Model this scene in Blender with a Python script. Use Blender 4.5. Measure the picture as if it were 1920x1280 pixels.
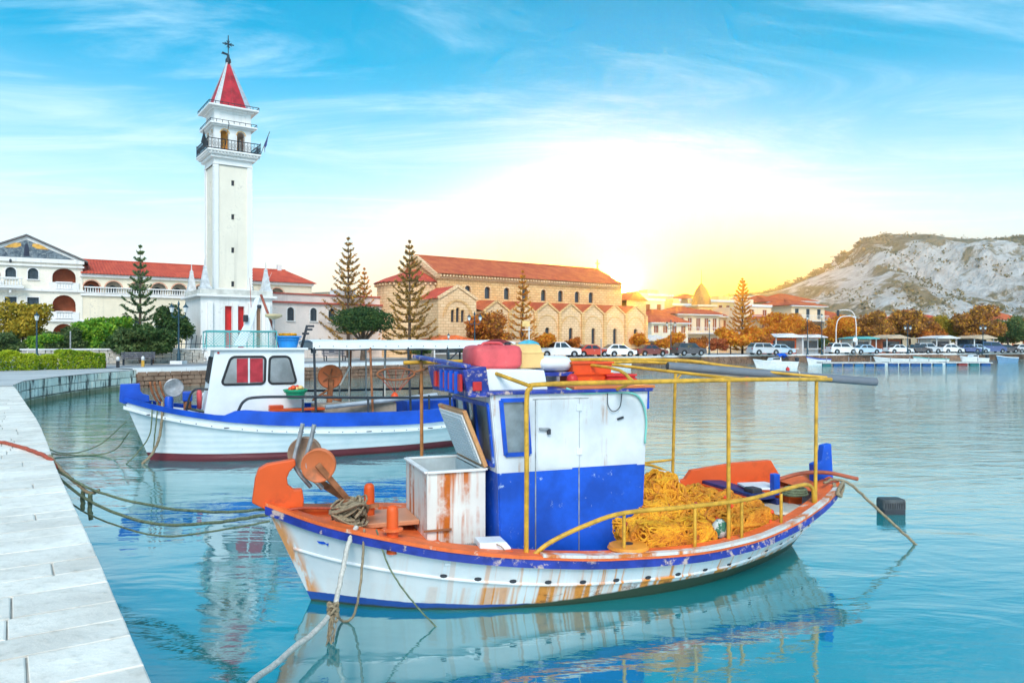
import bpy, math, random
import numpy as np
from mathutils import Vector, Matrix, noise as mnoise

for o in list(bpy.data.objects):
    bpy.data.objects.remove(o)
S = bpy.context.scene
COL = S.collection
R = math.radians
RND = random.Random(11)

# ------------------------------------------------------------------ camera
cam_d = bpy.data.cameras.new('camera'); cam = bpy.data.objects.new('camera', cam_d); COL.objects.link(cam)
cam.location = (0, 0, 2.55); cam.rotation_euler = (R(90), 0, 0)
cam_d.sensor_width = 36; cam_d.lens = 26.25; cam_d.shift_y = 0.0026
cam_d.clip_start = 0.1; cam_d.clip_end = 20000
S.camera = cam

# ------------------------------------------------------------------ sky and an added soft fill lamp, high behind the camera; the glow of dusk stands behind the church
FILL_AZ, FILL_EL = R(178), R(41)
GLOW_AZ, GLOW_EL = R(8.35), R(4.75)
world = bpy.data.worlds.new('World'); S.world = world; world.use_nodes = True
wn, wl = world.node_tree.nodes, world.node_tree.links
wn.clear()
def wnode(t, **k):
    n = wn.new(t)
    for a, b in k.items(): setattr(n, a, b)
    return n
def wmath(op, a, b=None, c=None):
    n = wnode('ShaderNodeMath', operation=op)
    for i, x in enumerate((a, b, c)):
        if x is None: continue
        if isinstance(x, (int, float)): n.inputs[i].default_value = x
        else: wl.new(x, n.inputs[i])
    return n.outputs[0]
sky = wnode('ShaderNodeTexSky', sky_type='NISHITA', sun_disc=False)
sky.sun_elevation = FILL_EL; sky.sun_rotation = FILL_AZ  # sky direction follows the added fill lamp, not the low disc
sky.altitude = 0; sky.air_density = 1.0; sky.dust_density = 0.6; sky.ozone_density = 2.5
geo = wnode('ShaderNodeTexCoord')
sep = wnode('ShaderNodeSeparateXYZ'); wl.new(geo.outputs['Generated'], sep.inputs[0])
hs = wnode('ShaderNodeHueSaturation'); wl.new(sky.outputs[0], hs.inputs['Color'])
hs.inputs['Saturation'].default_value = 1.75; hs.inputs['Value'].default_value = 1.3; hs.inputs['Hue'].default_value = 0.468
# thin streaks of cirrus: noise over a flat cloud layer high above
zz = wmath('MAXIMUM', sep.outputs[2], 0.04)
cx = wmath('DIVIDE', sep.outputs[0], zz); cy = wmath('DIVIDE', sep.outputs[1], zz)
comb = wnode('ShaderNodeCombineXYZ'); wl.new(cx, comb.inputs[0]); wl.new(cy, comb.inputs[1])
mp = wnode('ShaderNodeMapping'); wl.new(comb.outputs[0], mp.inputs[0])
mp.inputs['Rotation'].default_value = (0, 0, R(-32)); mp.inputs['Scale'].default_value = (0.55, 1.25, 1)
mp.inputs['Location'].default_value = (5.3, 1.7, 0)
nz = wnode('ShaderNodeTexNoise'); wl.new(mp.outputs[0], nz.inputs['Vector'])
nz.inputs['Scale'].default_value = 0.85; nz.inputs['Detail'].default_value = 9; nz.inputs['Roughness'].default_value = 0.66
nz.inputs['Distortion'].default_value = 1.5
cr = wnode('ShaderNodeMapRange', interpolation_type='SMOOTHSTEP'); wl.new(nz.outputs[0], cr.inputs[0])
cr.inputs[1].default_value = 0.40; cr.inputs[2].default_value = 0.78; cr.inputs[3].default_value = 0; cr.inputs[4].default_value = 0.75
cl = wnode('ShaderNodeMix', data_type='RGBA'); wl.new(cr.outputs[0], cl.inputs[0]); wl.new(hs.outputs[0], cl.inputs[6])
cl.inputs[7].default_value = (5.2, 7.4, 8.6, 1)
# thin bright haze towards the horizon, all round
hz = wnode('ShaderNodeMapRange', interpolation_type='SMOOTHSTEP'); wl.new(sep.outputs[2], hz.inputs[0])
hz.inputs[1].default_value = -0.02; hz.inputs[2].default_value = 0.35; hz.inputs[3].default_value = 1.0; hz.inputs[4].default_value = 0.0
hm = wnode('ShaderNodeMix', data_type='RGBA'); wl.new(wmath('POWER', hz.outputs[0], 0.8), hm.inputs[0]); wl.new(cl.outputs[2], hm.inputs[6])
hm.inputs[7].default_value = (8.0, 8.35, 8.6, 1)
# glow of the air round the setting sun: a low yellow band on the horizon and a small white core
az = wmath('SUBTRACT', wmath('ARCTAN2', sep.outputs[0], sep.outputs[1]), GLOW_AZ)
el = wmath('ARCSINE', sep.outputs[2])
def bell(waz, e0, wel, amp, shift=0.0):
    a = wmath('POWER', wmath('ABSOLUTE', wmath('DIVIDE', wmath('SUBTRACT', az, shift), waz)), 2.0)
    e = wmath('POWER', wmath('ABSOLUTE', wmath('DIVIDE', wmath('SUBTRACT', el, e0), wel)), 2.0)
    return wmath('MULTIPLY', wmath('EXPONENT', wmath('MULTIPLY', wmath('ADD', a, e), -1.0)), amp)
last = hm.outputs[2]
SUN_DISC = 32000.0
dist2 = wmath('SQRT', wmath('ADD', wmath('POWER', wmath('ABSOLUTE', az), 2.0), wmath('POWER', wmath('ABSOLUTE', wmath('SUBTRACT', el, GLOW_EL)), 2.0)))
for fac, col in ((bell(.50, 0.0, .12, .85), (6.6, 5.5, 3.0)), (bell(.30, .03, .10, .98, .05), (7.6, 4.4, 0.05)), (bell(.035, .08, .035, .6), (10.0, 8.0, 2.0)), (bell(.02, GLOW_EL, .02, 1.0), (16.0, 15.0, 11.0))):
    gm = wnode('ShaderNodeMix', data_type='RGBA'); wl.new(fac, gm.inputs[0]); wl.new(last, gm.inputs[6]); gm.inputs[7].default_value = (*col, 1); last = gm.outputs[2]
# the setting sun itself: a small hot disc in the sky
disc = wnode('ShaderNodeMapRange', interpolation_type='SMOOTHSTEP'); wl.new(dist2, disc.inputs[0])
disc.inputs[1].default_value = 0.011; disc.inputs[2].default_value = 0.016; disc.inputs[3].default_value = 1.0; disc.inputs[4].default_value = 0.0
dc = wnode('ShaderNodeVectorMath', operation='SCALE'); dc.inputs[0].default_value = (1.0, 0.47, 0.03); wl.new(wmath('MULTIPLY', disc.outputs[0], SUN_DISC), dc.inputs['Scale'])
da = wnode('ShaderNodeMix', data_type='RGBA', blend_type='ADD'); da.inputs[0].default_value = 1; wl.new(last, da.inputs[6]); wl.new(dc.outputs[0], da.inputs[7]); last = da.outputs[2]
bg = wnode('ShaderNodeBackground'); wl.new(last, bg.inputs[0]); bg.inputs[1].default_value = 0.1
wo = wnode('ShaderNodeOutputWorld'); wl.new(bg.outputs[0], wo.inputs[0])

front_fill_d = bpy.data.lights.new('sun', 'SUN'); sun = bpy.data.objects.new('sun', front_fill_d); COL.objects.link(sun)  # added fill lamp for the near faces, apart from the low disc
front_fill_d.energy = 2.0; front_fill_d.angle = R(28); front_fill_d.color = (1.0, 0.94, 0.86)
sun.rotation_euler = Vector((math.sin(FILL_AZ)*math.cos(FILL_EL), math.cos(FILL_AZ)*math.cos(FILL_EL), math.sin(FILL_EL))).to_track_quat('Z', 'Y').to_euler()

S.view_settings.view_transform = 'Standard'; S.view_settings.look = 'None'
S.view_settings.exposure = 0.66; S.view_settings.gamma = 1.0; S.view_settings.use_curve_mapping = False
S.render.engine = 'CYCLES'
S.cycles.use_denoising = True
S.cycles.max_bounces = 6; S.cycles.diffuse_bounces = 3; S.cycles.glossy_bounces = 3; S.cycles.transmission_bounces = 4; S.cycles.transparent_max_bounces = 6
S.cycles.sample_clamp_indirect = 4

# ------------------------------------------------------------------ small helpers
def at(px, Y): return (px - 960) / 1400 * Y                 # world X for a picture column at depth Y
def hgt(py, Y): return 2.55 + (645 - py) / 1400 * Y         # world Z for a picture row at depth Y

class MB:
    """collects geometry for one mesh"""
    def __init__(s): s.v = []; s.f = []; s.m = []; s.k = 0
    def add(s, vs, fs):
        b = len(s.v); s.v += [tuple(p) for p in vs]
        s.f += [tuple(i + b for i in f) for f in fs]; s.m += [s.k] * len(fs); return s
    def box(s, c, d, rz=0, M=None, taper=1.0):
        x, y, z = d[0]/2, d[1]/2, d[2]/2; t = taper
        vs = [(-x,-y,-z),(x,-y,-z),(x,y,-z),(-x,y,-z),(-x*t,-y*t,z),(x*t,-y*t,z),(x*t,y*t,z),(-x*t,y*t,z)]
        if M is None: M = Matrix.Rotation(rz, 3, 'Z') if rz else None
        if M is not None: vs = [M @ Vector(p) for p in vs]
        return s.add([(p[0]+c[0], p[1]+c[1], p[2]+c[2]) for p in vs], [(0,3,2,1),(4,5,6,7),(0,1,5,4),(1,2,6,5),(2,3,7,6),(3,0,4,7)])
    def bar(s, a, b, w, h=None, up=(0,0,1)):
        a, b = Vector(a), Vector(b); d = b - a; L = d.length
        if L < 1e-4: return s
        x = d / L
        y = Vector(up).cross(x)
        if y.length < 1e-4: y = Vector((0,1,0)).cross(x)
        y.normalize(); z = x.cross(y)
        return s.box((a+b)/2, (L, w, h or w), M=Matrix((x, y, z)).transposed())
    def tube(s, pts, r, n=8, cap=True, closed=False):
        pts = [Vector(p) for p in pts]; N = len(pts)
        rs = r if isinstance(r, (list, tuple)) else [r] * N
        up = None; b = len(s.v)
        for i, p in enumerate(pts):
            if closed: t = pts[(i+1) % N] - pts[i-1]
            else: t = pts[min(i+1, N-1)] - pts[max(i-1, 0)]
            if t.length < 1e-9: t = Vector((0,0,1))
            t.normalize()
            if up is None:
                up = Vector((0,0,1)) if abs(t.z) < .9 else Vector((1,0,0))
            up = up - t * up.dot(t)
            if up.length < 1e-5: up = t.orthogonal()
            up.normalize(); q = t.cross(up)
            for k in range(n):
                a = 2*math.pi*k/n
                s.v.append(tuple(p + (up*math.cos(a) + q*math.sin(a)) * rs[i]))
        fs = []
        for i in range(N if closed else N-1):
            j = (i+1) % N
            for k in range(n):
                k2 = (k+1) % n
                fs.append((b+i*n+k, b+i*n+k2, b+j*n+k2, b+j*n+k))
        if cap and not closed and n > 2:
            fs.append(tuple(b+k for k in range(n))[::-1]); fs.append(tuple(b+(N-1)*n+k for k in range(n)))
        s.f += fs; s.m += [s.k]*len(fs); return s
    def lathe(s, prof, n=16, c=(0,0,0), M=None, cap=True):
        b = len(s.v); N = len(prof)
        for r, z in prof:
            for k in range(n):
                a = 2*math.pi*k/n; p = Vector((r*math.cos(a), r*math.sin(a), z))
                if M is not None: p = M @ p
                s.v.append((p[0]+c[0], p[1]+c[1], p[2]+c[2]))
        fs = [(b+i*n+k, b+i*n+(k+1)%n, b+(i+1)*n+(k+1)%n, b+(i+1)*n+k) for i in range(N-1) for k in range(n)]
        if cap: fs += [tuple(b+k for k in range(n))[::-1], tuple(b+(N-1)*n+k for k in range(n))]
        s.f += fs; s.m += [s.k]*len(fs); return s
    def prism(s, poly, a, b, ax='y'):
        """poly in the plane across ax, swept from a to b"""
        def P(u, v, t): return {'y': (u, t, v), 'x': (t, u, v), 'z': (u, v, t)}[ax]
        n = len(poly); vs = [P(u, v, a) for u, v in poly] + [P(u, v, b) for u, v in poly]
        fs = [tuple(range(n)), tuple(range(2*n-1, n-1, -1))] + [(i, i+n, (i+1) % n + n, (i+1) % n) for i in range(n)]
        return s.add(vs, fs)
    def loft(s, rings, closed=False, cap=False):
        b = len(s.v); n = len(rings[0])
        for r in rings: s.v += [tuple(p) for p in r]
        fs = []
        for i in range(len(rings)-1):
            for k in range(n if closed else n-1):
                k2 = (k+1) % n
                fs.append((b+i*n+k, b+i*n+k2, b+(i+1)*n+k2, b+(i+1)*n+k))
        if cap: fs += [tuple(b+k for k in range(n))[::-1], tuple(b+(len(rings)-1)*n+k for k in range(n))]
        s.f += fs; s.m += [s.k]*len(fs); return s
    def quad(s, *p): return s.add(p, [tuple(range(len(p)))])
    def mesh(s, name, mats):
        me = bpy.data.meshes.new(name); me.from_pydata(s.v, [], s.f)
        for m in (mats if isinstance(mats, (list, tuple)) else [mats]): me.materials.append(m)
        if any(s.m): me.polygons.foreach_set('material_index', s.m)
        return me
    def build(s, name, mat, parent=None, smooth=False, bevel=0, fix=True, loc=None, rz=0):
        me = s.mesh(name, mat)
        if fix and len(s.f) < 60000: fix_normals(me)
        if smooth:
            me.polygons.foreach_set('use_smooth', [True]*len(me.polygons))
            if smooth is not True: me.set_sharp_from_angle(angle=R(smooth))
        o = bpy.data.objects.new(name, me); COL.objects.link(o); o.parent = parent
        if loc is not None: o.location = loc
        if rz: o.rotation_euler[2] = rz
        if bevel:
            m = o.modifiers.new('bevel', 'BEVEL'); m.width = bevel; m.segments = 2; m.limit_method = 'ANGLE'; m.angle_limit = R(40)
            m.harden_normals = False
        return o
import bmesh
def fix_normals(me):
    bm = bmesh.new(); bm.from_mesh(me); bmesh.ops.recalc_face_normals(bm, faces=bm.faces[:]); bm.to_mesh(me); bm.free()
def tag(o, label=None, cat=None, group=None, kind=None):
    if label: o['label'] = label
    if cat: o['category'] = cat
    if group: o['group'] = group
    if kind: o['kind'] = kind
    return o
def thing(name, label, cat, loc=(0,0,0), rz=0, group=None):
    o = bpy.data.objects.new(name, None); COL.objects.link(o); o.location = loc; o.rotation_euler = (0, 0, rz)
    o.empty_display_size = 0.2
    return tag(o, label, cat, group)
def dup(o, loc=None, rz=None, label=None, parent=None, scale=None):
    c = o.copy(); COL.objects.link(c); c.parent = parent
    if loc is not None: c.location = loc
    if rz is not None: c.rotation_euler[2] = rz
    if scale is not None: c.scale = (scale,)*3 if isinstance(scale, (int, float)) else scale
    if label: c['label'] = label
    for ch in list(o.children): dup(ch, parent=c)
    return c
def place(name, me, parent=None, loc=(0,0,0), rz=0, scale=None):
    o = bpy.data.objects.new(name, me); COL.objects.link(o); o.parent = parent; o.location = loc; o.rotation_euler[2] = rz
    if scale is not None: o.scale = scale
    return o
def curve_tab(tab):
    """smooth interpolation through (x, y) pairs"""
    xs = [a for a, _ in tab]; ys = [b for _, b in tab]; n = len(xs)
    d = [(ys[i+1]-ys[i])/(xs[i+1]-xs[i]) for i in range(n-1)]
    m = [d[0]] + [0 if d[i-1]*d[i] <= 0 else 2*d[i-1]*d[i]/(d[i-1]+d[i]) for i in range(1, n-1)] + [d[-1]]
    def f(x):
        if x <= xs[0]: return ys[0]
        if x >= xs[-1]: return ys[-1]
        i = max(k for k in range(n-1) if xs[k] <= x); h = xs[i+1]-xs[i]; t = (x-xs[i])/h
        return ys[i]*(2*t**3-3*t*t+1) + h*m[i]*(t**3-2*t*t+t) + ys[i+1]*(3*t*t-2*t**3) + h*m[i+1]*(t**3-t*t)
    return f
def spline(pts, n=8):
    """points on a smooth curve through pts"""
    P = [Vector(p) for p in pts]; P = [P[0]*2-P[1]] + P + [P[-1]*2-P[-2]]; out = []
    for i in range(1, len(P)-2):
        for k in range(n):
            t = k/n; a, b, c, d = P[i-1], P[i], P[i+1], P[i+2]
            out.append(0.5*((2*b) + (c-a)*t + (2*a-5*b+4*c-d)*t*t + (3*b-a-3*c+d)*t**3))
    return out + [P[-2]]
def sag(a, b, drop, n=16):
    a, b = Vector(a), Vector(b)
    return [a.lerp(b, i/n) - Vector((0, 0, drop*4*(i/n)*(1-i/n))) for i in range(n+1)]

# ------------------------------------------------------------------ materials
MATS = {}
def nodes(name):
    m = bpy.data.materials.new(name); m.use_nodes = True; nt = m.node_tree
    return m, nt, nt.nodes['Principled BSDF']
def N(nt, t, **k):
    n = nt.nodes.new(t)
    for a, b in k.items():
        if a.startswith('_'): continue
        setattr(n, a, b)
    return n
def L(nt, a, b): nt.links.new(a, b)
def nmath(nt, op, a, b=None, c=None, clamp=False):
    n = nt.nodes.new('ShaderNodeMath'); n.operation = op; n.use_clamp = clamp
    for i, x in enumerate((a, b, c)):
        if x is None: continue
        if isinstance(x, (int, float)): n.inputs[i].default_value = x
        else: nt.links.new(x, n.inputs[i])
    return n.outputs[0]
def nmix(nt, fac, a, b, mode='MIX'):
    n = nt.nodes.new('ShaderNodeMix'); n.data_type = 'RGBA'; n.blend_type = mode
    for i, x in ((0, fac), (6, a), (7, b)):
        if isinstance(x, (int, float)): n.inputs[i].default_value = x
        elif isinstance(x, (tuple, list)): n.inputs[i].default_value = (*x[:3], 1)
        else: nt.links.new(x, n.inputs[i])
    return n.outputs[2]
def ncoord(nt, kind='Object', scale=(1,1,1), rot=(0,0,0), loc=(0,0,0)):
    tc = nt.nodes.new('ShaderNodeTexCoord'); mp = nt.nodes.new('ShaderNodeMapping')
    nt.links.new(tc.outputs[kind], mp.inputs[0]); mp.inputs['Scale'].default_value = scale; mp.inputs['Rotation'].default_value = rot; mp.inputs['Location'].default_value = loc
    return mp.outputs[0]
def nnoise(nt, vec, scale=5, detail=5, rough=.55, dist=0):
    n = nt.nodes.new('ShaderNodeTexNoise'); n.inputs['Scale'].default_value = scale; n.inputs['Detail'].default_value = detail
    n.inputs['Roughness'].default_value = rough; n.inputs['Distortion'].default_value = dist
    if vec is not None: nt.links.new(vec, n.inputs['Vector'])
    return n.outputs[0]
def nramp(nt, v, lo, hi, a=0., b=1., smooth=True):
    n = nt.nodes.new('ShaderNodeMapRange'); n.interpolation_type = 'SMOOTHSTEP' if smooth else 'LINEAR'
    nt.links.new(v, n.inputs[0])
    for i, x in enumerate((lo, hi, a, b)): n.inputs[i+1].default_value = x
    return n.outputs[0]
def nbump(nt, bsdf, h, strength=.3, dist=.02):
    b = nt.nodes.new('ShaderNodeBump'); b.inputs['Strength'].default_value = strength; b.inputs['Distance'].default_value = dist
    nt.links.new(h, b.inputs['Height']); nt.links.new(b.outputs[0], bsdf.inputs['Normal'])
def mat(name, col, rough=.6, metal=0, var=.25, scale=4, bump=.15, bdist=.01, wear=None, wear_amt=.5, wear_scale=6, spec=.4, rnd=0, coords='Object'):
    """a painted or plain surface: colour with mottling, fine relief, optional worn patches of a second colour"""
    if name in MATS: return MATS[name]
    m, nt, b = nodes(name)
    v = ncoord(nt, coords)
    n1 = nnoise(nt, v, scale, 6, .6); 
    dark = tuple(c*(1-var) for c in col); lite = tuple(min(1, c*(1+var*.6)) for c in col)
    c = nmix(nt, nramp(nt, n1, .3, .7), dark, lite)
    if wear:
        n2 = nnoise(nt, v, wear_scale, 8, .7)
        c = nmix(nt, nramp(nt, n2, .72-wear_amt*.3, .8-wear_amt*.3), c, wear)
    if rnd:
        oi = N(nt, 'ShaderNodeObjectInfo'); h = N(nt, 'ShaderNodeHueSaturation'); L(nt, c, h.inputs['Color'])
        L(nt, nramp(nt, oi.outputs['Random'], 0, 1, 1-rnd, 1+rnd, False), h.inputs['Value']); c = h.outputs[0]
    L(nt, c, b.inputs['Base Color'])
    b.inputs['Roughness'].default_value = rough; b.inputs['Metallic'].default_value = metal
    b.inputs['Specular IOR Level'].default_value = spec
    if bump: nbump(nt, b, nnoise(nt, v, scale*6, 4), bump, bdist)
    MATS[name] = m; return m
# ================================================================== water
def water_mat():
    m, nt, b = nodes('harbour_water')
    b.inputs['Base Color'].default_value = (0.006, 0.20, 0.30, 1)
    b.inputs['Roughness'].default_value = 1.0; b.inputs['Specular IOR Level'].default_value = 0
    tc = N(nt, 'ShaderNodeTexCoord')
    # depth colour: greener in the shallow corner by the wall
    n0 = nnoise(nt, ncoord(nt, 'Object', (.05,.05,1)), 1, 3)
    sx = N(nt, 'ShaderNodeSeparateXYZ'); L(nt, tc.outputs['Object'], sx.inputs[0])
    L(nt, nmix(nt, nramp(nt, n0, .35, .65), (0.003,0.21,0.245), (0.006,0.27,0.275)), b.inputs['Base Color'])
    # ripples: long low swell plus fine wind ripples, stretched across the harbour
    v1 = ncoord(nt, 'Object', (.55, 1.15, 1), (0,0,R(12))); v2 = ncoord(nt, 'Object', (1.6, 4.2, 1), (0,0,R(-6))); v3 = ncoord(nt, 'Object', (.03,.05,1))
    patch = nramp(nt, nnoise(nt, v3, 1, 3), .38, .66, .25, 1.)
    far = nramp(nt, sx.outputs[1], 6, 55, 1.1, 4.6)
    h1 = nnoise(nt, v1, 1.0, 3, .5, .6); h2 = nnoise(nt, v2, 1.0, 4, .55, .4)
    hh = nmath(nt, 'ADD', nmath(nt, 'MULTIPLY', h1, .55), nmath(nt, 'MULTIPLY', nmath(nt, 'MULTIPLY', h2, patch), .42))
    hh = nmath(nt, 'MULTIPLY', hh, far)
    bp = N(nt, 'ShaderNodeBump'); bp.inputs['Strength'].default_value = 1.0; bp.inputs['Distance'].default_value = 0.03
    L(nt, hh, bp.inputs['Height'])
    g = N(nt, 'ShaderNodeBsdfGlossy'); g.inputs['Roughness'].default_value = .03; L(nt, bp.outputs[0], g.inputs['Normal'])
    g.inputs['Color'].default_value = (.93, 1, 1, 1)
    fr = N(nt, 'ShaderNodeFresnel'); fr.inputs['IOR'].default_value = 2.9; L(nt, bp.outputs[0], fr.inputs['Normal'])
    fac = nmath(nt, 'MULTIPLY_ADD', fr.outputs[0], 1.28, .02, True)
    mx = N(nt, 'ShaderNodeMixShader'); L(nt, fac, mx.inputs[0]); L(nt, b.outputs[0], mx.inputs[1]); L(nt, g.outputs[0], mx.inputs[2])
    L(nt, mx.outputs[0], nt.nodes['Material Output'].inputs[0])
    return m
w = MB().quad((-1500,-150,0),(1900,-150,0),(1900,950,0),(-1500,950,0)).build('harbour_water', water_mat())
tag(w, 'calm turquoise harbour water with soft ripples', kind='structure')

# ================================================================== land: quay edge as a curve in plan (z = 1.05)
QZ = 1.05
near_edge = [(0.55,0.05),(-0.55,1.65),(-1.68,3.3),(-3.24,5.6),(-5.2,8.45),(-7.25,11.5),(-9.3,14.5),(-12.4,18.9),(-15.5,23.3),(-18.2,27.2),(-20.0,30.6),(-21.0,34.5),(-21.7,39),(-21.9,43.5)]
far_edge = [(-21.9,43.5),(-16.6,50.0),(-11.3,56.7),(5,76.0),(21.7,95),(40,105.5),(62,116),(85,127),(140,152),(240,190),(480,260),(1900,480)]
EDGE = near_edge + far_edge[1:]
def stone_ground():
    m, nt, b = nodes('pale_pavement')
    v = ncoord(nt); n = nnoise(nt, v, .4, 6); n2 = nnoise(nt, v, 9, 5)
    c = nmix(nt, nramp(nt, n, .3, .7), (.46,.46,.45), (.60,.59,.57)); c = nmix(nt, nmath(nt, 'MULTIPLY', n2, .5), c, (.42,.42,.42))
    L(nt, c, b.inputs['Base Color']); b.inputs['Roughness'].default_value = .85; nbump(nt, b, n2, .2)
    return m
M_ground = stone_ground()
land = MB()
tops = [(x, y, QZ) for x, y in EDGE]
poly = [(x, y, QZ) for x, y in EDGE] + [(1900,950,QZ),(-1500,950,QZ),(-1500,-60,QZ),(.55,-60,QZ)]
land.quad(*poly)
lo = land.build('ground', M_ground, fix=False)
bm = bmesh.new(); bm.from_mesh(lo.data); bmesh.ops.triangulate(bm, faces=bm.faces[:]); bmesh.ops.recalc_face_normals(bm, faces=bm.faces[:])
for f in bm.faces:
    if f.normal.z < 0: f.normal_flip()
bm.to_mesh(lo.data); bm.free()
tag(lo, 'pale paved ground of the harbour front', kind='structure')
# ================================================================== walk along an edge
def walk(poly):
    P = [Vector((x, y, 0)) for x, y in poly]; Ls = [0]
    for a, b in zip(P, P[1:]): Ls.append(Ls[-1] + (b-a).length)
    def f(s):
        s = max(0, min(Ls[-1]-1e-6, s)); i = max(k for k in range(len(P)-1) if Ls[k] <= s)
        t = (P[i+1]-P[i]).normalized(); return P[i] + t*(s-Ls[i]), t
    return f, Ls[-1]
near_s = [tuple(p)[:2] for p in spline([(x, y, 0) for x, y in near_edge], 5)]
wn_, nearL = walk(near_s); wf_, farL = walk(far_edge)
def side_mat(name, a, b, c, scale=1.6, streak=None, rough=.85, bump=.5, rnd=.12):
    m, nt, bs = nodes(name)
    v = ncoord(nt); tc = N(nt, 'ShaderNodeTexCoord'); geo = N(nt, 'ShaderNodeNewGeometry')
    n = nnoise(nt, geo.outputs['Position'], scale, 7, .62); n2 = nnoise(nt, geo.outputs['Position'], scale*7, 5, .6)
    col = nmix(nt, nramp(nt, n, .32, .68), a, b); col = nmix(nt, nramp(nt, n2, .5, .8, 0, .6), col, c)
    if streak:
        vs = N(nt, 'ShaderNodeMapping'); vs.inputs['Scale'].default_value = (3.2, 3.2, .55); L(nt, geo.outputs['Position'], vs.inputs[0])
        st = nnoise(nt, vs.outputs[0], 1.3, 6, .6); col = nmix(nt, nramp(nt, st, .50, .62), col, streak)
        sp = N(nt, 'ShaderNodeSeparateXYZ'); L(nt, geo.outputs['Position'], sp.inputs[0])
        al = nramp(nt, nmath(nt, 'ADD', sp.outputs[2], nmath(nt, 'MULTIPLY', n, -.3)), .0, .22, 1, 0)
        col = nmix(nt, nmath(nt, 'MULTIPLY', al, .85), col, (.16,.15,.055))
    oi = N(nt, 'ShaderNodeObjectInfo'); h = N(nt, 'ShaderNodeHueSaturation'); L(nt, col, h.inputs['Color'])
    L(nt, nramp(nt, oi.outputs['Random'], 0, 1, 1-rnd, 1+rnd, False), h.inputs['Value'])
    L(nt, h.outputs[0], bs.inputs['Base Color']); bs.inputs['Roughness'].default_value = rough
    nbump(nt, bs, nmath(nt, 'ADD', n2, n), bump, .02)
    return m
M_slab = side_mat('white_paving_stone', (.72,.66,.58), (.90,.84,.75), (.46,.40,.32), 1.7, rnd=.08, bump=.5)
M_block = side_mat('pale_quay_stone', (.80,.72,.60), (.90,.84,.74), (.58,.49,.38), .9, streak=(.07,.06,.055), rnd=.12)
M_kerb = side_mat('white_kerb_stone', (.66,.66,.65), (.78,.78,.78), (.55,.54,.52), .8, rnd=.06)
M_brown = side_mat('brown_rubble_stone', (.20,.11,.07), (.34,.21,.14), (.10,.06,.045), 1.2, rnd=.2)
M_joint = mat('dark_mortar', (.16,.14,.12), .9, var=.4, scale=3)

def slab_mesh(i):
    """a unit slab (x 0..1, y 0..1, top at z 0) with worn, slightly uneven edges"""
    r = random.Random(i); b = .02
    j = lambda a: (r.random()-.5)*a
    def ring(z, e): return [(e+j(.006), e*1.0+j(.025), z), (1-e+j(.006), e+j(.025), z), (1-e+j(.006), 1-e+j(.025), z), (e+j(.006), 1-e+j(.025), z)]
    m = MB(); m.loft([ring(-.10, 0), ring(-.005, 0), ring(0, b*.5)], closed=True); n = len(m.v); m.f.append((n-4, n-3, n-2, n-1)); m.m.append(0)
    me = m.mesh('paving_slab', M_slab); fix_normals(me); return me
SLABS = [slab_mesh(i) for i in range(5)]
quay = tag(bpy.data.objects.new('quay_paving', None), kind='structure'); COL.objects.link(quay)
rq = random.Random(5); s = 0.35
while s < 31:
    d = rq.choice((.28,.33,.38,.42)) if s < 14 else .5
    p, t = wn_(s); nrm = Vector((-t.y, t.x, 0))     # inland, to the left
    if nrm.x > 0: nrm = -nrm
    off = -.06; k = 0; end = 2.0 if s < 12 else 1.5
    first = rq.uniform(.25, .9)
    while off < end:
        ln = first if k == 0 else rq.uniform(.5, 1.15)
        pp, tt = (p, t) if nrm.cross(t).z > 0 else (wn_(s+d)[0], -t)
        q = pp + nrm*off
        o = place('paving_slab', rq.choice(SLABS), quay, (q.x, q.y, QZ+.036+rq.uniform(-.002,.002)))
        # x axis inland, y axis along the edge
        ang = math.atan2(nrm.y, nrm.x) + rq.uniform(-.006,.006)
        o.rotation_euler = (rq.uniform(-.002,.002), rq.uniform(-.002,.002), ang); o.scale = (ln-.010, d-.014, 1)
        off += ln; k += 1
    s += d
m = MB(); rg_ = []
for i in range(60):
    p, t = wn_(i*.55); nn = Vector((-t.y, t.x, 0)); rg_.append([tuple(p+nn*.0+Vector((0,0,QZ+.024))), tuple(p+nn*4.5+Vector((0,0,QZ+.024)))])
m.loft(rg_).build('grout', mat('grey_grout', (.42,.39,.35), .95, var=.3, scale=6), quay)
# ---- light stone wall of the curved mole, block by block
def block_mesh(i):
    r = random.Random(90+i); j = lambda a: (r.random()-.5)*a; b = .03
    m = MB()
    def ring(y, e): return [(e+j(.02), y, e+j(.03)), (1-e+j(.02), y, e+j(.03)), (1-e+j(.02), y, 1-e+j(.03)), (e+j(.02), y, 1-e+j(.03))]
    m.loft([ring(.35, 0), ring(.04, 0), ring(0, b)], closed=True); n = len(m.v); m.f.append((n-4, n-3, n-2, n-1)); m.m.append(0)
    me = m.mesh('stone_block', M_block); fix_normals(me); return me
BLOCKS = [block_mesh(i) for i in range(5)]
mole = thing('quay_wall', 'curved wall of pale weathered stone blocks with dark streaks beside the hedge', 'wall', (-20,32,0))
mole_inv = Matrix.Translation((20,-32,0))
def put(o): o.location = mole_inv @ o.location
start = next(i for i in range(10000) if wn_(i*.1)[0].y > 21)*.1
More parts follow.
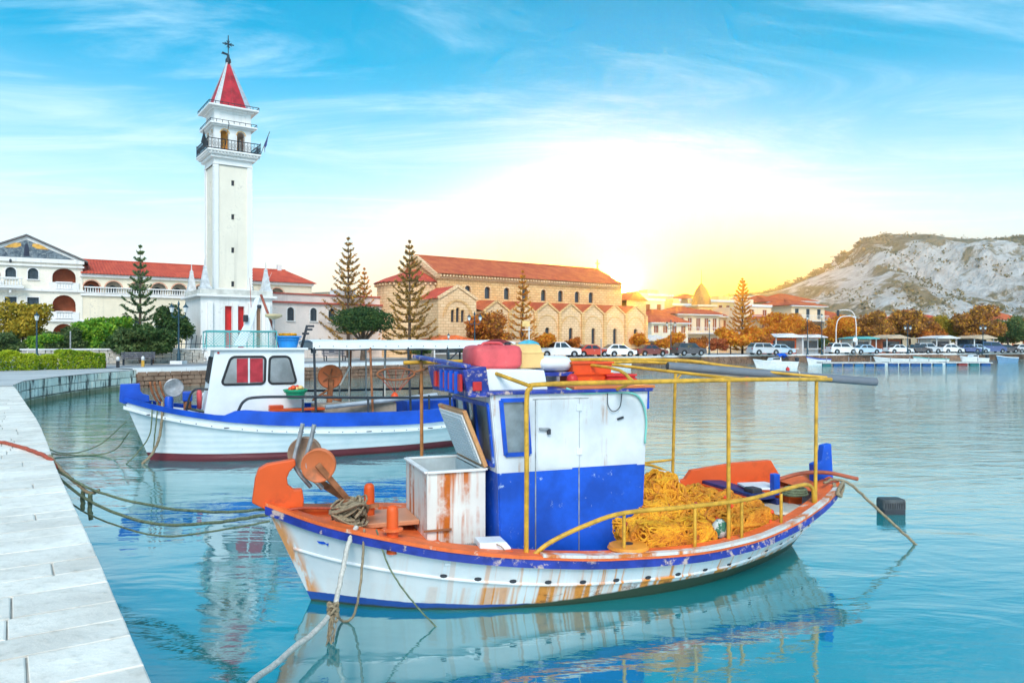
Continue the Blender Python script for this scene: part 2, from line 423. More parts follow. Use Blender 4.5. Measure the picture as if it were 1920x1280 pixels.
for row, (z0, hh) in enumerate(((-.35, .62), (.29, .36), (.66, .38))):
    s = start + row*.5
    while s < nearL-.1:
        ln = min(rq.uniform(.9, 2.0), nearL-s)
        if ln < .3: break
        p, t = wn_(s); p2, _ = wn_(s+ln); t = (p2-p).normalized(); out = Vector((t.y, -t.x, 0))
        if out.x < 0: out = -out
        q = p + out*(.02+rq.uniform(-.02,.02))
        o = place('stone_block', rq.choice(BLOCKS), mole, (q.x, q.y, z0)); put(o)
        o.rotation_euler[2] = math.atan2(t.y, t.x); o.scale = (ln-.02, 1, hh-.015)
        if (Matrix.Rotation(o.rotation_euler[2], 3, 'Z') @ Vector((0,-1,0))).dot(out) < 0: o.scale[1] = -1
        s += ln
m = MB()
ring = []
for i in range(61):
    p, t = wn_(start + (nearL-start)*i/60); out = Vector((t.y, -t.x, 0)); q = p - out*.07
    ring.append([(q.x+20, q.y-32, -.6), (q.x+20, q.y-32, QZ-.01)])
m.loft(ring); m.build('mortar_core', M_joint, mole)
# ---- far quay wall: white kerb stones over brown rubble
far = thing('quay_wall', 'long brown rubble wall of the harbour front under a white kerb', 'wall', (0,70,0))
finv = Matrix.Translation((0,-70,0))
kme = MB().box((.5,.2,0), (1,.5,.30)).mesh('kerb_stone', M_kerb); fix_normals(kme)
s = 0; cnt = 0
while s < 175:
    ln = 1.5 if s < 80 else 2.6
    p, t = wf_(s); out = Vector((t.y, -t.x, 0)); p2, _ = wf_(s+ln); t = (p2-p).normalized()
    o = place('kerb_stone', kme, far, finv @ (p + out*.02 + Vector((0,0,QZ-.08+rq.uniform(-.006,.006))))); o.rotation_euler[2] = math.atan2(t.y, t.x); o.scale = (ln-.03, 1, 1)
    s += ln
m = MB(); r2 = random.Random(3)
for row in range(4):
    s = 0; z = -.12 + row*.265
    while s < 120:
        ln = r2.uniform(.28,.7); p, t = wf_(s+ln/2); out = Vector((t.y, -t.x, 0))
        c = p + out*(.0+r2.uniform(-.03,.05)); hh = .25*r2.uniform(.8,1.0)
        m.box(finv @ Vector((c.x, c.y, z+.12)), (ln-.03, .3, hh), rz=math.atan2(t.y, t.x)+r2.uniform(-.05,.05), taper=r2.uniform(.82,.98))
        s += ln
tag(m.build('rubble', M_brown, far), kind='stuff')
m = MB(); ring = []
for i in range(141):
    p, t = wf_(farL*i/140 if i > 110 else 190*i/110); out = Vector((t.y, -t.x, 0)); q = finv @ (p - out*.02); ring.append([(q.x, q.y, -.6), (q.x, q.y, QZ-.02)])
m.loft(ring); m.build('mortar_core', M_brown, far)
# ---- road behind the kerb and painted lines
def ribbon(name, a, b, z, matl, s0=0, s1=300, n=80, parent=None):
    m = MB(); ring = []
    for i in range(n+1):
        s = s0+(s1-s0)*i/n; p, t = wf_(s); nn = Vector((-t.y, t.x, 0)); ring.append([tuple(p+nn*a+Vector((0,0,z))), tuple(p+nn*b+Vector((0,0,z)))])
    return m.loft(ring).build(name, matl, parent)
M_road = mat('pale_asphalt', (.27,.28,.30), .85, var=.2, scale=.6, bump=.3)
tag(ribbon('road', 3.2, 10.5, QZ+.006, M_road, -1, 260), 'pale grey asphalt road along the harbour front', kind='structure')
M_yel = mat('yellow_line_paint', (.75,.42,.06), .7, var=.2, wear=(.35,.33,.3), wear_amt=.5)
tag(ribbon('road_line', 10.6, 10.95, QZ+.012, M_yel, 0, 40, 30), 'yellow painted line along the back of the road', kind='structure')
M_hardstand = mat('promenade_stone', (.62,.62,.61), .85, var=.12, scale=.5)
tag(ribbon('promenade', 0.25, 3.2, QZ+.05, M_hardstand, 0, 300), 'white stone promenade behind the kerb', kind='structure')
# bank of earth at the foot of the buildings
# ================================================================== hulls
def hull_fns(gt, wt, gz):
    return curve_tab(gt), curve_tab(wt), curve_tab(gz)
def hull_grid(gw, ww, gz, tg, tw, n=56, levels=(0,.08,.2,.35,.5,.65,.8,.9,1.,1.15,1.4), sgn=1, flare=1.35):
    """rows of points from sheer to below the water; station spacing tightens at both ends"""
    ss = [.5-.5*math.cos(math.pi*i/n) for i in range(n+1)]; rows = []
    for s in ss:
        a, b = tg[0]+(tg[1]-tg[0])*s, tw[0]+(tw[1]-tw[0])*s; ring = []
        for l in levels:
            if l <= 1:
                t = a+(b-a)*l; w = gw(a)+(ww(b)-gw(a))*l**flare; z = gz(a)*(1-l)
            else:
                t = b; w = ww(b)*max(0, 1-(l-1)*1.2); z = -(l-1)*1.1
            ring.append((t, -w*sgn, z))
        rows.append(ring)
    return rows
def strip(fw, fz, ts, a, b, z0, z1, sgn):
    """closed bar that follows the sheer: width offsets a..b outward, heights z0..z1 over the sheer line"""
    rings = []
    for t in ts:
        w, z = fw(t), fz(t); rings.append([(t, -sgn*(max(w+a,0)), z+z0), (t, -sgn*max(w+b,0), z+z0), (t, -sgn*max(w+b,0), z+z1), (t, -sgn*max(w+a,0), z+z1)])
    return rings
def lin(a, b, n): return [a+(b-a)*i/n for i in range(n+1)]
def cosr(a, b, n): return [a+(b-a)*(.5-.5*math.cos(math.pi*i/n)) for i in range(n+1)]

# ---- paints
def rust_paint(name, col, rust=(.42,.11,.015), amount=.5, vs=(7,7,.7), blotch=3.0, rough=.45, grime=.3, spec=.4):
    """paint with rust runs: tall thin streaks and blotches where the coat has failed"""
    m, nt, b = nodes(name)
    v = ncoord(nt); st = nnoise(nt, ncoord(nt, 'Object', vs), 1.0, 5, .6); bl = nnoise(nt, v, blotch, 8, .68); fine = nnoise(nt, v, 26, 4)
    c = nmix(nt, nramp(nt, nnoise(nt, v, 2.2, 6), .3, .7), tuple(x*(1-grime*.5) for x in col), col)
    k = nmath(nt, 'MULTIPLY', nramp(nt, st, .62-amount*.2, .78-amount*.2), nramp(nt, bl, .48-amount*.14, .66-amount*.14))
    c = nmix(nt, k, c, nmix(nt, fine, tuple(x*1.5 for x in rust), tuple(x*.8 for x in rust)))
    k2 = nramp(nt, bl, .80-amount*.18, .84-amount*.18); c = nmix(nt, k2, c, nmix(nt, fine, rust, tuple(x*.35 for x in rust)))
    L(nt, c, b.inputs['Base Color']); b.inputs['Roughness'].default_value = rough; b.inputs['Specular IOR Level'].default_value = spec
    nbump(nt, b, nmath(nt, 'ADD', bl, nmath(nt, 'MULTIPLY', fine, .4)), .18, .01)
    return m
def hull_paint():
    """white topsides with rust runs under the rail aft, blue boot-top forward, slime at the waterline aft"""
    m, nt, b = nodes('rust_streaked_white_hull_paint')
    tc = N(nt, 'ShaderNodeTexCoord'); sp = N(nt, 'ShaderNodeSeparateXYZ'); L(nt, tc.outputs['Object'], sp.inputs[0]); X, Z = sp.outputs[0], sp.outputs[2]
    v = tc.outputs['Object']
    big = nnoise(nt, v, 1.5, 6); fine = nnoise(nt, v, 22, 5)
    c = nmix(nt, nramp(nt, big, .3, .7), (.62,.70,.74), (.80,.83,.84))
    c = nmix(nt, nramp(nt, fine, .6, .8, 0, .25), c, (.50,.50,.48))
    st = nnoise(nt, ncoord(nt, 'Object', (5.5,0,.35)), 1.0, 4, .55); st2 = nnoise(nt, ncoord(nt, 'Object', (13,0,.6), loc=(3,0,0)), 1.0, 4, .6)
    bl = nnoise(nt, ncoord(nt, 'Object', (1,.2,2.2)), 3.2, 8, .7)
    aft = nramp(nt, X, .5, 2.4, .05, 1)
    low = nramp(nt, nmath(nt, 'ADD', Z, nmath(nt, 'MULTIPLY', X, .022)), .27, .30, 1, 0)                       # below the fastened strake the runs are heavy
    k = nmath(nt, 'MULTIPLY', nramp(nt, st, .44, .56), nmath(nt, 'ADD', nmath(nt, 'MULTIPLY', low, .95), .16))
    k = nmath(nt, 'ADD', k, nmath(nt, 'MULTIPLY', nramp(nt, st2, .53, .63), .75))
    k = nmath(nt, 'MULTIPLY', k, aft, clamp=True)
    stem = nmath(nt, 'MULTIPLY', nramp(nt, nmath(nt, 'ADD', nmath(nt, 'MULTIPLY', Z, .48), X), .06, .19, 1, 0), nramp(nt, nnoise(nt, ncoord(nt, 'Object', (6,6,1.1)), 1.4, 5), .42, .56))
    k = nmath(nt, 'MAXIMUM', k, nmath(nt, 'MULTIPLY', stem, .9))
    c = nmix(nt, k, c, nmix(nt, fine, (.86,.36,.06), (.58,.17,.02)))
    k2 = nmath(nt, 'MULTIPLY', nmath(nt, 'MULTIPLY', nramp(nt, bl, .52, .62), aft), nramp(nt, Z, .12, .26, 1, 0))
    c = nmix(nt, nmath(nt, 'MULTIPLY', k2, .85), c, (.16,.05,.015))
    # boot-top: blue forward, fading into green-black slime aft
    wob = nmath(nt, 'ADD', Z, nmath(nt, 'MULTIPLY', nnoise(nt, v, 5, 4), -.03))
    boot = nmath(nt, 'MULTIPLY', nramp(nt, nmath(nt, 'ADD', wob, nmath(nt, 'MULTIPLY', X, .032)), .088, .098, 1, 0), nramp(nt, X, 2.2, 2.6, 1, 0))
    c = nmix(nt, boot, c, nmix(nt, fine, (.012,.05,.26), (.02,.10,.42)))
    slime = nramp(nt, nmath(nt, 'SUBTRACT', wob, nramp(nt, X, 1.3, 3.8, 0, .12)), -.005, .02, 1, 0)
    c = nmix(nt, slime, c, (.035,.06,.035))
    L(nt, c, b.inputs['Base Color']); b.inputs['Roughness'].default_value = .42
    nbump(nt, b, nmath(nt, 'ADD', big, nmath(nt, 'MULTIPLY', fine, .25)), .25, .02)
    return m
M_hull1 = hull_paint()
M_orange = rust_paint('worn_orange_paint', (.78,.105,.015), (.26,.045,.012), .42, (2,2,2), 2.2, .5, .35)
M_orange_pale = mat('sunbleached_orange_deck_paint', (.82,.155,.035), .6, var=.3, scale=3, wear=(.70,.48,.36), wear_amt=.45, wear_scale=7)
M_blue = mat('ultramarine_paint', (.006,.085,.56), .45, var=.3, scale=2.5, wear=(.34,.44,.64), wear_amt=.34, wear_scale=9)
M_bluetrim = mat('worn_blue_trim_paint', (.02,.045,.32), .5, var=.35, scale=5, wear=(.52,.40,.36), wear_amt=.62, wear_scale=6)
M_white = mat('white_boat_paint', (.76,.80,.82), .4, var=.08, scale=1.5, bump=.08, wear=(.45,.36,.28), wear_amt=.10, wear_scale=7)
M_freezer = rust_paint('rusty_white_enamel', (.80,.78,.72), (.46,.105,.004), .80, (8,8,.4), 2.6, .4, .25)
M_yellow = mat('yellow_ochre_pipe_paint', (.62,.34,.035), .45, var=.3, scale=9, wear=(.25,.11,.03), wear_amt=.25, wear_scale=14)
M_glass = mat('dull_cabin_glass', (.20,.24,.26), .08, var=.5, scale=2, bump=0, spec=.8)
M_steel = mat('worn_galvanised_steel', (.42,.42,.43), .4, metal=.7, var=.35, scale=8, wear=(.30,.12,.04), wear_amt=.3)
M_rustmetal = mat('rusted_iron', (.32,.12,.05), .8, var=.5, scale=7, bump=.4, wear=(.10,.05,.03), wear_amt=.4)
M_rope = mat('weathered_rope', (.32,.25,.16), .95, var=.35, scale=30, bump=.6)
M_ropeg = mat('green_grey_rope', (.16,.20,.12), .95, var=.4, scale=30, bump=.6)
M_ropew = mat('pale_rope', (.62,.60,.54), .95, var=.25, scale=30, bump=.6)
M_roper = mat('red_rope', (.45,.09,.05), .95, var=.3, scale=30, bump=.6)
M_dark = mat('dark_plastic', (.03,.035,.045), .5, var=.3)
M_red = mat('red_plastic', (.62,.03,.03), .45, var=.25, scale=3)
M_redfade = mat('faded_red_plastic', (.70,.10,.11), .5, var=.35, scale=2.2, wear=(.72,.38,.36), wear_amt=.3, wear_scale=3)
M_tub = mat('translucent_yellow_plastic', (.78,.52,.20), .5, var=.2, scale=2.5)
M_orangeplas = mat('orange_plastic', (.80,.09,.02), .4, var=.2, scale=2)
M_pipe = mat('grey_plastic_pipe', (.16,.18,.21), .4, var=.15, scale=3)
M_teal = mat('teal_plastic', (.02,.30,.33), .5, var=.2)
M_hose = mat('mint_hose', (.20,.58,.50), .5, var=.1)

# ================================================================== the near fishing boat
B1 = thing('fishing_boat', 'rusty white, orange and blue wooden fishing boat with yellow nets, nearest the camera', 'fishing boat', (-2.0,7.44,0), math.atan2(.344,.939))
B1M = Matrix.Translation((-2.0,7.44,0)) @ Matrix.Rotation(math.atan2(.344,.939), 4, 'Z')
def b1w(t, w, z): return B1M @ Vector((t, -w, z))
g1 = curve_tab([(-.44,0.03),(-.3,.14),(.05,.40),(.49,.72),(1.18,1.02),(1.92,1.15),(2.8,1.22),(3.63,1.22),(4.34,1.15),(5.06,.97),(5.6,.76),(6.0,.56),(6.27,.38),(6.42,.2),(6.46,.03)])
wl1 = curve_tab([(0,0.015),(.25,.2),(.55,.40),(1.02,.65),(1.75,.89),(2.54,1.016),(3.13,1.03),(3.83,.95),(4.75,.64),(5.4,.33),(5.75,.12),(5.9,.015)])
z1f = curve_tab([(-.44,.99),(.05,.84),(.49,.76),(1.18,.64),(1.92,.54),(2.8,.465),(3.63,.435),(4.34,.46),(5.06,.54),(5.7,.65),(6.27,.77),(6.46,.82)])
m = MB()
for sg in (1,-1): m.loft(hull_grid(g1, wl1, z1f, (-.44,6.46), (0,5.9), sgn=sg))
hull = m.build('hull', M_hull1, B1, smooth=50)
TS = cosr(-.44, 6.46, 60)
for sg in (1,-1):
    m = MB(); m.loft(strip(g1, z1f, TS, -.01, .035, -.085, -.005, sg), closed=True, cap=True); m.build('rub_rail', M_bluetrim, B1, smooth=40)
    m = MB(); m.loft(strip(g1, z1f, TS, -.21, .045, -.004, .03, sg), closed=True, cap=True); m.build('covering_board', M_orange_pale, B1, smooth=40)
    if sg == 1:   # worn white outboard edge of the covering board aft
        m = MB(); m.loft(strip(g1, z1f, cosr(2.0, 6.2, 40), -.03, .052, .022, .052, sg), closed=True, cap=True); m.build('toe_rail', rust_paint('rusty_white_toe_rail', (.74,.72,.68), (.55,.15,.02), .85, (5,5,2), 3), B1, smooth=40)
    m = MB(); m.loft([[(t, -sg*max(g1(t)-.2,0), z1f(t)+.02), (t, -sg*max(g1(t)-.22,0), min(z1f(t)-.02, (.30+max(0,t-4.9)*.28) if t > 1 else z1f(t)-.12))] for t in cosr(-.1, 6.1, 50)]); m.build('inner_bulwark', M_orange, B1, smooth=40)
    # strake: a half-round moulding low on the topsides
    rows = hull_grid(g1, wl1, z1f, (-.44,6.46), (0,5.9), 56, (.40,.44,.48), sg)
    lf = curve_tab([(-.5,.42),(1,.46),(2.5,.54),(4,.56),(6.5,.5)])
    pts = []
    for i in range(4, 54):
        s = .5-.5*math.cos(math.pi*i/56); a, b = -.44+6.9*s, 5.9*s; l = lf(a)
        t = a+(b-a)*l; w = g1(a)+(wl1(b)-g1(a))*l**1.35; pts.append((t, -sg*(w+.004), z1f(a)*(1-l)))
    MB().tube(pts, .017, 6).build('strake', M_hull1, B1, smooth=True)
    if sg == 1: STRK = pts
for i in range(13, 48, 2):     # scupper holes over the strake, one by one
    p = Vector(STRK[i]); q = Vector(STRK[i+1])
    o = MB().lathe([(.028,0),(.022,.008),(.004,.008)], 8, M=Matrix.Rotation(R(90), 3, 'X')).build('scupper', M_dark, B1, loc=p + Vector((0,-.012,.028)))
    o.scale = (1.3,1,.75); o.rotation_euler[2] = math.atan2((q-p).y, (q-p).x)
# fish mark painted on the bow
o = MB().prism([(-.06,0),(-.02,.022),(.02,.016),(.06,.0),(.085,.014),(.085,-.016),(.06,-.004),(.02,-.016),(-.02,-.02)], 0, .004).build('painted_mark', M_blue, B1, loc=(.06,-.335,.66)); o.rotation_euler = (R(-8), R(12), R(-42))
# decks
m = MB(); ts = cosr(-.36, 1.15, 20); m.loft([[(t, -max(g1(t)-.2,.0), z1f(t)-.035), (t, max(g1(t)-.2,.0), z1f(t)-.035)] for t in ts]); m.build('foredeck', M_orange_pale, B1)
m = MB(); ts = cosr(1.15, 5.6, 30); m.loft([[(t, -max(g1(t)-.21,.0), .31+max(0,t-4.9)*.28), (t, max(g1(t)-.21,.0), .31+max(0,t-4.9)*.28)] for t in ts]); m.build('deck', M_orange, B1)
m = MB(); m.box((1.15,0,.45),(.05,1.6,.34)); m.build('deck_step', M_orange, B1)
m = MB(); m.box((.78,.12,.735),(.55,.62,.05)); m.build('hatch', rust_paint('hatch_paint', (.62,.26,.13), (.2,.06,.03), .4, (2,2,2), 3), B1, bevel=.01)
# raised stem head with its hooked back edge
stem = [(-.56,1.02),(-.53,1.25),(-.5,1.34),(-.42,1.385),(-.16,1.42),(-.15,1.36),(-.21,1.30),(-.235,1.24),(-.225,1.17),(-.17,1.12),(-.09,1.12),(-.075,1.02),(-.08,.94),(-.43,.94)]
m = MB(); m.prism(stem, -.055, .055); m.build('stem_head', M_orange, B1, bevel=.012)
# net hauler at the bow: two discs on an arm, two bent guide pipes
def disc_M(tilt=0): return Matrix.Rotation(R(90), 3, 'X') @ Matrix.Rotation(tilt, 3, 'Y')
hp = [(.0,-.02),(.06,-.02),(.06,-.03),(.12,-.022),(.155,-.05),(.165,-.045),(.165,-.03),(.13,-.005),(.13,.005),(.165,.03),(.165,.045),(.155,.05),(.12,.03),(.0,.03)]
M_hd = rust_paint('orange_rust_disc', (.62,.16,.05), (.28,.10,.04), .6, (3,3,3), 5, .55)
haul = MB().lathe(hp, 36, M=disc_M()).build('net_hauler', M_hd, B1, smooth=35, loc=(.06,-.12,1.36)); haul.rotation_euler[2] = R(-14)
MB().lathe([(.04,-.05),(.055,-.05),(.055,-.075),(.02,-.085)], 14, M=disc_M()).build('hub', M_rustmetal, haul, smooth=35, loc=(0,0,0))
h2 = MB().lathe(hp, 36, M=disc_M()).build('net_hauler', mat('rust_grey_disc', (.34,.22,.15), .6, var=.4, scale=6, wear=(.45,.42,.40), wear_amt=.4), B1, smooth=35, loc=(-.05,.14,1.45)); h2.rotation_euler[2] = R(-14)
MB().bar((.04,-.2,1.38),(.36,-.12,.98),.035,.06).build('hauler_arm', M_rustmetal, B1, bevel=.008)
MB().bar((-.05,.05,1.26),(.42,.02,.93),.05,.07).build('hauler_arm', M_rustmetal, B1, bevel=.008)
MB().bar((.30,-.1,.82),(.34,-.09,1.0),.12,.12).build('hauler_post', M_rustmetal, B1, bevel=.01)
for x, y in ((-.10,.03),(.0,-.10)):
    MB().tube(spline([(x+.10,y+.02,1.12),(x-.02,y,1.28),(x-.06,y,1.40),(x-.01,y,1.62),(x+.02,y,1.76)], 6), .022, 10).build('guide_pipe', M_steel, B1, smooth=40)
# mooring bollards
for (t, wv, zt) in ((.67,.74,1.05),(.61,-.22,1.09)):
    m = MB(); m.lathe([(.058,.6),(.055,zt-.06),(.05,zt-.025),(.03,zt-.004),(.008,zt)], 16, (t,-wv,0)); b = m.build('bollard', M_orange, B1, smooth=40)
    MB().lathe([(.10,zt-.235),(.10,zt-.222),(.058,zt-.215)], 16, (t,-wv,0)).build('bollard_collar', M_orange_pale, b, smooth=40)
# ---- wheelhouse
cz0, cz1, W = .30, 2.05, .70
def side_poly(): return [(1.76,cz0),(1.735,1.26),(1.655,cz1),(3.40,cz1),(3.32,cz0)]
fr = lambda z: 1.76 - .025*max(0,min(1,(z-.3)/.96)) - .08*max(0,(z-1.26)/.79)      # front wall leans forward over the freezer
bk = lambda z: 3.32 + .08*(z-.3)/1.75
def wall_with_hole(mb, P, us, vs, holes):
    """quad grid us x vs through P(u, v), leaving out the cells listed as holes (u0,u1,v0,v1)"""
    for i in range(len(us)-1):
        for j in range(len(vs)-1):
            cu, cv = (us[i]+us[i+1])/2, (vs[j]+vs[j+1])/2
            if any(a < cu < b and c < cv < d for a, b, c, d in holes): continue
            mb.quad(P(us[i],vs[j]), P(us[i+1],vs[j]), P(us[i+1],vs[j+1]), P(us[i],vs[j+1]))
ZB = 1.275                                                  # blue below, white above
cab_w = MB(); cab_b = MB()
for sg in (1,-1):
    P = lambda u, v, sg=sg: (fr(v)+(bk(v)-fr(v))*u, -sg*W, v)
    wall_with_hole(cab_w, P, (0,.055,.20,1), (ZB,1.47,1.98,cz1), [(.055,.20,1.47,1.98)])
    wall_with_hole(cab_b, P, (0,1), (cz0,ZB), [])
P = lambda u, v: (fr(v), -W+2*W*u, v)
FW = [(.06,.37),(.39,.63),(.66,.94)]
wall_with_hole(cab_w, P, (0,.06,.37,.39,.63,.66,.94,1), (ZB,1.36,1.93,cz1), [(a,b,1.36,1.93) for a,b in FW])
wall_with_hole(cab_b, P, (0,1), (cz0,ZB), [])
P = lambda u, v: (bk(v), -W+2*W*u, v)
wall_with_hole(cab_w, P, (0,1), (ZB,cz1), []); wall_with_hole(cab_b, P, (0,1), (cz0,ZB), [])
M_cabin = rust_paint('stained_white_cabin_paint', (.74,.78,.81), (.36,.18,.08), .48, (9,9,.5), 3.4, .45, .5)
wh = cab_w.build('wheelhouse', M_cabin, B1, fix=False)
wb = cab_b.build('wheelhouse_lower_wall', M_blue, B1, fix=False)
for o in (wh, wb):
    so = o.modifiers.new('solid', 'SOLIDIFY'); so.thickness = .025; so.offset = 0
MB().box((2.53,0,2.068),(1.86,1.5,.035)).build('wheelhouse_roof', M_bluetrim, B1, bevel=.008)
MB().box((3.02,.0,2.1),(.95,1.44,.03)).build('roof_plank', rust_paint('orange_plank', (.66,.20,.06), (.3,.08,.02), .4, (2,2,2), 3), B1, bevel=.006)
# raised forward roof block and blue lamp visor with red tail lamps
m = MB(); m.prism([(1.62,2.086),(1.56,2.30),(2.24,2.285),(2.28,2.086)], -.66, .66); m.build('roof_box', M_white, B1, bevel=.012)
m = MB(); m.prism([(1.42,2.03),(1.36,2.30),(1.60,2.33),(1.64,2.03)], -.72, .72); vis = m.build('lamp_visor', M_bluetrim, B1, bevel=.01)
for i, y in enumerate((-.60,-.42,-.24,-.04,.16,.36)):
    MB().box((1.365,y,2.17),(.03,.09,.17)).build('lamp_panel', M_red, vis, bevel=.006)
MB().box((1.50,-.735,2.14),(.09,.03,.09)).build('side_lamp', M_red, vis, bevel=.008)
for i in range(4): MB().box((1.355,-.51+i*.19,2.17),(.045,.05,.22)).build('visor_slat', M_blue, vis, bevel=.005)
MB().bar((1.40,-.7,2.335),(1.35,1.25,2.40),.10,.035).build('blue_crosstree', M_bluetrim, B1, bevel=.006)
# windows: frame, pane
def window_part(parent, P, a, b, c, d, out, name='window'):
    pts = [Vector(P(a,c)), Vector(P(b,c)), Vector(P(b,d)), Vector(P(a,d))]; cen = sum(pts, Vector())/4; m = MB()
    for i in range(4):
        p, q = pts[i], pts[(i+1)%4]; m.bar(p+(p-cen)*.06, q+(q-cen)*.06, .04, .045, up=out)
    f = m.build(name, M_blue, parent)
    MB().quad(*[cen+(p-cen)*.99 - Vector(out)*.004 for p in pts]).build('pane', M_glass, f)
    return f
P = lambda u, v: (fr(v)-.012, -W+2*W*u, v)
for a, b in FW: window_part(B1, P, a, b, 1.36, 1.93, (-1,0,0))
for sg in (1,-1):
    P = lambda u, v, sg=sg: (fr(v)+(bk(v)-fr(v))*u, -sg*(W+.012), v)
    window_part(B1, P, .055, .20, 1.47, 1.98, (0,-sg,0))
# door leaf seams, hinges, handle on the near side
for x in (2.12, 2.60): MB().box((x,-W-.014,1.17),(.012,.006,1.66)).build('door_seam', M_steel, B1)
MB().box((2.4,-W-.014,1.995),(.62,.006,.01)).build('door_seam', M_steel, B1)
dr = MB().box((2.37,-W-.0155,1.64),(.46,.006,.70)).build('door', M_cabin, B1, bevel=.002)
for z in (1.90,1.45): MB().box((2.60,-W-.022,z),(.06,.012,.07)).build('hinge', M_white, dr, bevel=.003)
MB().bar((2.15,-W-.04,1.70),(2.26,-W-.04,1.695),.02,.025).build('door_handle', M_steel, dr, bevel=.004)
MB().box((2.255,-W-.04,1.67),(.035,.03,.055)).build('padlock', M_dark, dr, bevel=.005)
MB().bar((3.04,-W-.02,1.765),(3.11,-W-.02,1.785),.02,.02).build('cleat', M_dark, B1)
MB().tube(spline([(2.45,-W-.03,2.10),(2.62,-W-.03,2.05),(2.95,-W-.03,2.05),(3.22,-W-.035,2.03),(3.33,-W-.035,1.93),(3.375,-W-.035,1.75),(3.36,-W-.035,1.5)], 6), .012, 6).build('mint_hose', M_hose, B1, smooth=True)
MB().tube(spline([(2.92,-W-.03,2.06),(2.92,-W-.04,1.92),(2.98,-W-.04,1.85),(3.06,-W-.04,1.90),(3.09,-W-.03,2.06)], 6), .005, 5).build('cable_loop', M_dark, B1)
MB().box((3.44,-.55,1.96),(.10,.12,.22)).build('blue_side_board', M_blue, B1, bevel=.01)
MB().tube([(3.36,-.3,1.8),(3.37,-.3,1.72)],.02,8).build('deck_lamp', M_steel, B1)
MB().box((2.9,-W-.014,1.28),(.75,.004,.012)).build('paint_edge', M_blue, B1)
# ---- yellow pipe frame over the well and low handrails
def pipe(name, pts, r=.02, n=5, parent=None, mt=None, seg=10):
    return MB().tube(spline(pts, n) if n else pts, r, seg).build(name, mt or M_yellow, parent or B1, smooth=40)
pipe('frame_rail', [(1.89,-1.05,.50),(1.89,-1.06,1.4),(1.89,-1.06,2.02),(1.93,-1.06,2.13),(2.05,-1.06,2.165),(3.2,-1.05,2.17),(4.6,-.95,2.165),(6.02,-.55,2.125)], .024)
pipe('frame_rail', [(1.15,1.05,2.33),(3.0,1.08,2.35),(4.9,1.06,2.33),(5.5,.75,2.25),(6.12,-.30,2.13)], .024)
pipe('frame_rail', [(1.9,.1,2.36),(3.4,.35,2.33),(4.4,.5,2.31),(6.1,-.4,2.14)], .018)
pipe('frame_post', [(4.22,-1.0,.42),(4.22,-1.0,2.16)], .021, 0)
pipe('frame_post', [(5.72,-.62,.60),(5.74,-.62,2.13)], .021, 0)
pipe('frame_post', [(4.82,1.05,.60),(4.88,1.06,2.33)], .021, 0)
pipe('frame_post', [(1.36,1.0,.60),(1.36,1.03,2.34)], .021, 0, mt=mat('brown_pipe_paint', (.40,.17,.05), .5, var=.3, scale=8))
pipe('frame_brace', [(1.93,-1.06,2.15),(1.62,-.45,2.31)], .02, 0)
pipe('frame_brace', [(3.05,-1.05,2.17),(3.05,-.5,2.30),(2.6,.9,2.35)], .018, 4)
pipe('frame_brace', [(4.4,-.97,2.17),(3.3,.4,2.33)], .018, 0)
pipe('frame_brace', [(3.02,-.72,2.07),(3.03,-1.04,2.165)], .016, 0)
pipe('frame_brace', [(4.87,1.05,2.05),(5.05,.98,2.29)], .012, 0)
pipe('hand_rail', [(1.92,-1.08,.52),(2.12,-1.1,.66),(2.5,-1.12,.80),(2.9,-1.13,.885),(3.6,-1.13,.89),(4.4,-1.04,.89),(5.1,-.84,.92),(5.5,-.70,.92),(5.66,-.64,.85),(5.70,-.62,.68)], .023)
for t in (2.9,3.72,4.35,5.0): pipe('rail_stanchion', [(t,-g1(t)+.1,z1f(t)),(t,-g1(t)+.1,.885)], .018, 0)
pipe('hand_rail', [(4.2,1.1,.95),(4.5,1.08,.93),(4.75,1.07,.82),(4.82,1.06,.66)], .018)
pipe('hand_rail', [(4.2,1.1,.95),(4.84,1.06,.99)], .016, 0)
pipe('tiller', [(5.55,-.1,.86),(5.95,-.12,.93),(6.3,-.2,.93),(6.7,-.28,.84)], .025, mt=mat('red_brown_paint', (.40,.10,.05), .5, var=.3))
# ---- stern furniture
m = MB(); m.prism([(6.24,.6),(6.22,1.02),(6.34,1.05),(6.38,1.25),(6.50,1.27),(6.54,.7)], -.05, .05); m.build('stern_post', M_blue, B1, bevel=.012)
m = MB(); ts = cosr(5.98, 6.36, 10); m.loft([[(t, -max(g1(t)-.1,.02), z1f(t)+.01), (t, max(g1(t)-.1,.02), z1f(t)+.06)] for t in ts]); m.build('stern_deck', M_orange_pale, B1)
m = MB(); m.loft([[(t, g1(t)-.04, z1f(t)), (t, g1(t)+.03, z1f(t)), (t, g1(t)+.05, z1f(t)+h), (t, g1(t)-.02, z1f(t)+h)] for t, h in [(3.2,.10),(3.9,.14),(4.6,.18),(4.98,.20),(5.06,.31),(5.6,.32),(6.02,.28),(6.12,.06)]], closed=True, cap=True); m.build('wash_board', M_orange, B1, bevel=.006)
M_bplank = mat('dark_blue_plank_paint', (.02,.035,.16), .5, var=.4, scale=4, wear=(.35,.33,.33), wear_amt=.3)
MB().box((5.30,.30,.70),(.26,1.15,.045)).build('thwart', M_bplank, B1, bevel=.008)
MB().box((5.16,.3,.50),(.04,1.1,.36)).build('thwart_riser', M_orange, B1, bevel=.008)
MB().box((5.45,.2,.50),(.05,1.0,.36)).build('stern_bulkhead', M_bplank, B1, bevel=.008)
m = MB(); m.prism([(5.25,.0),(5.6,-.12),(5.75,.05),(5.73,.30),(5.35,.36)], .745, .77, 'z'); m.build('white_board', M_white, B1, bevel=.005)
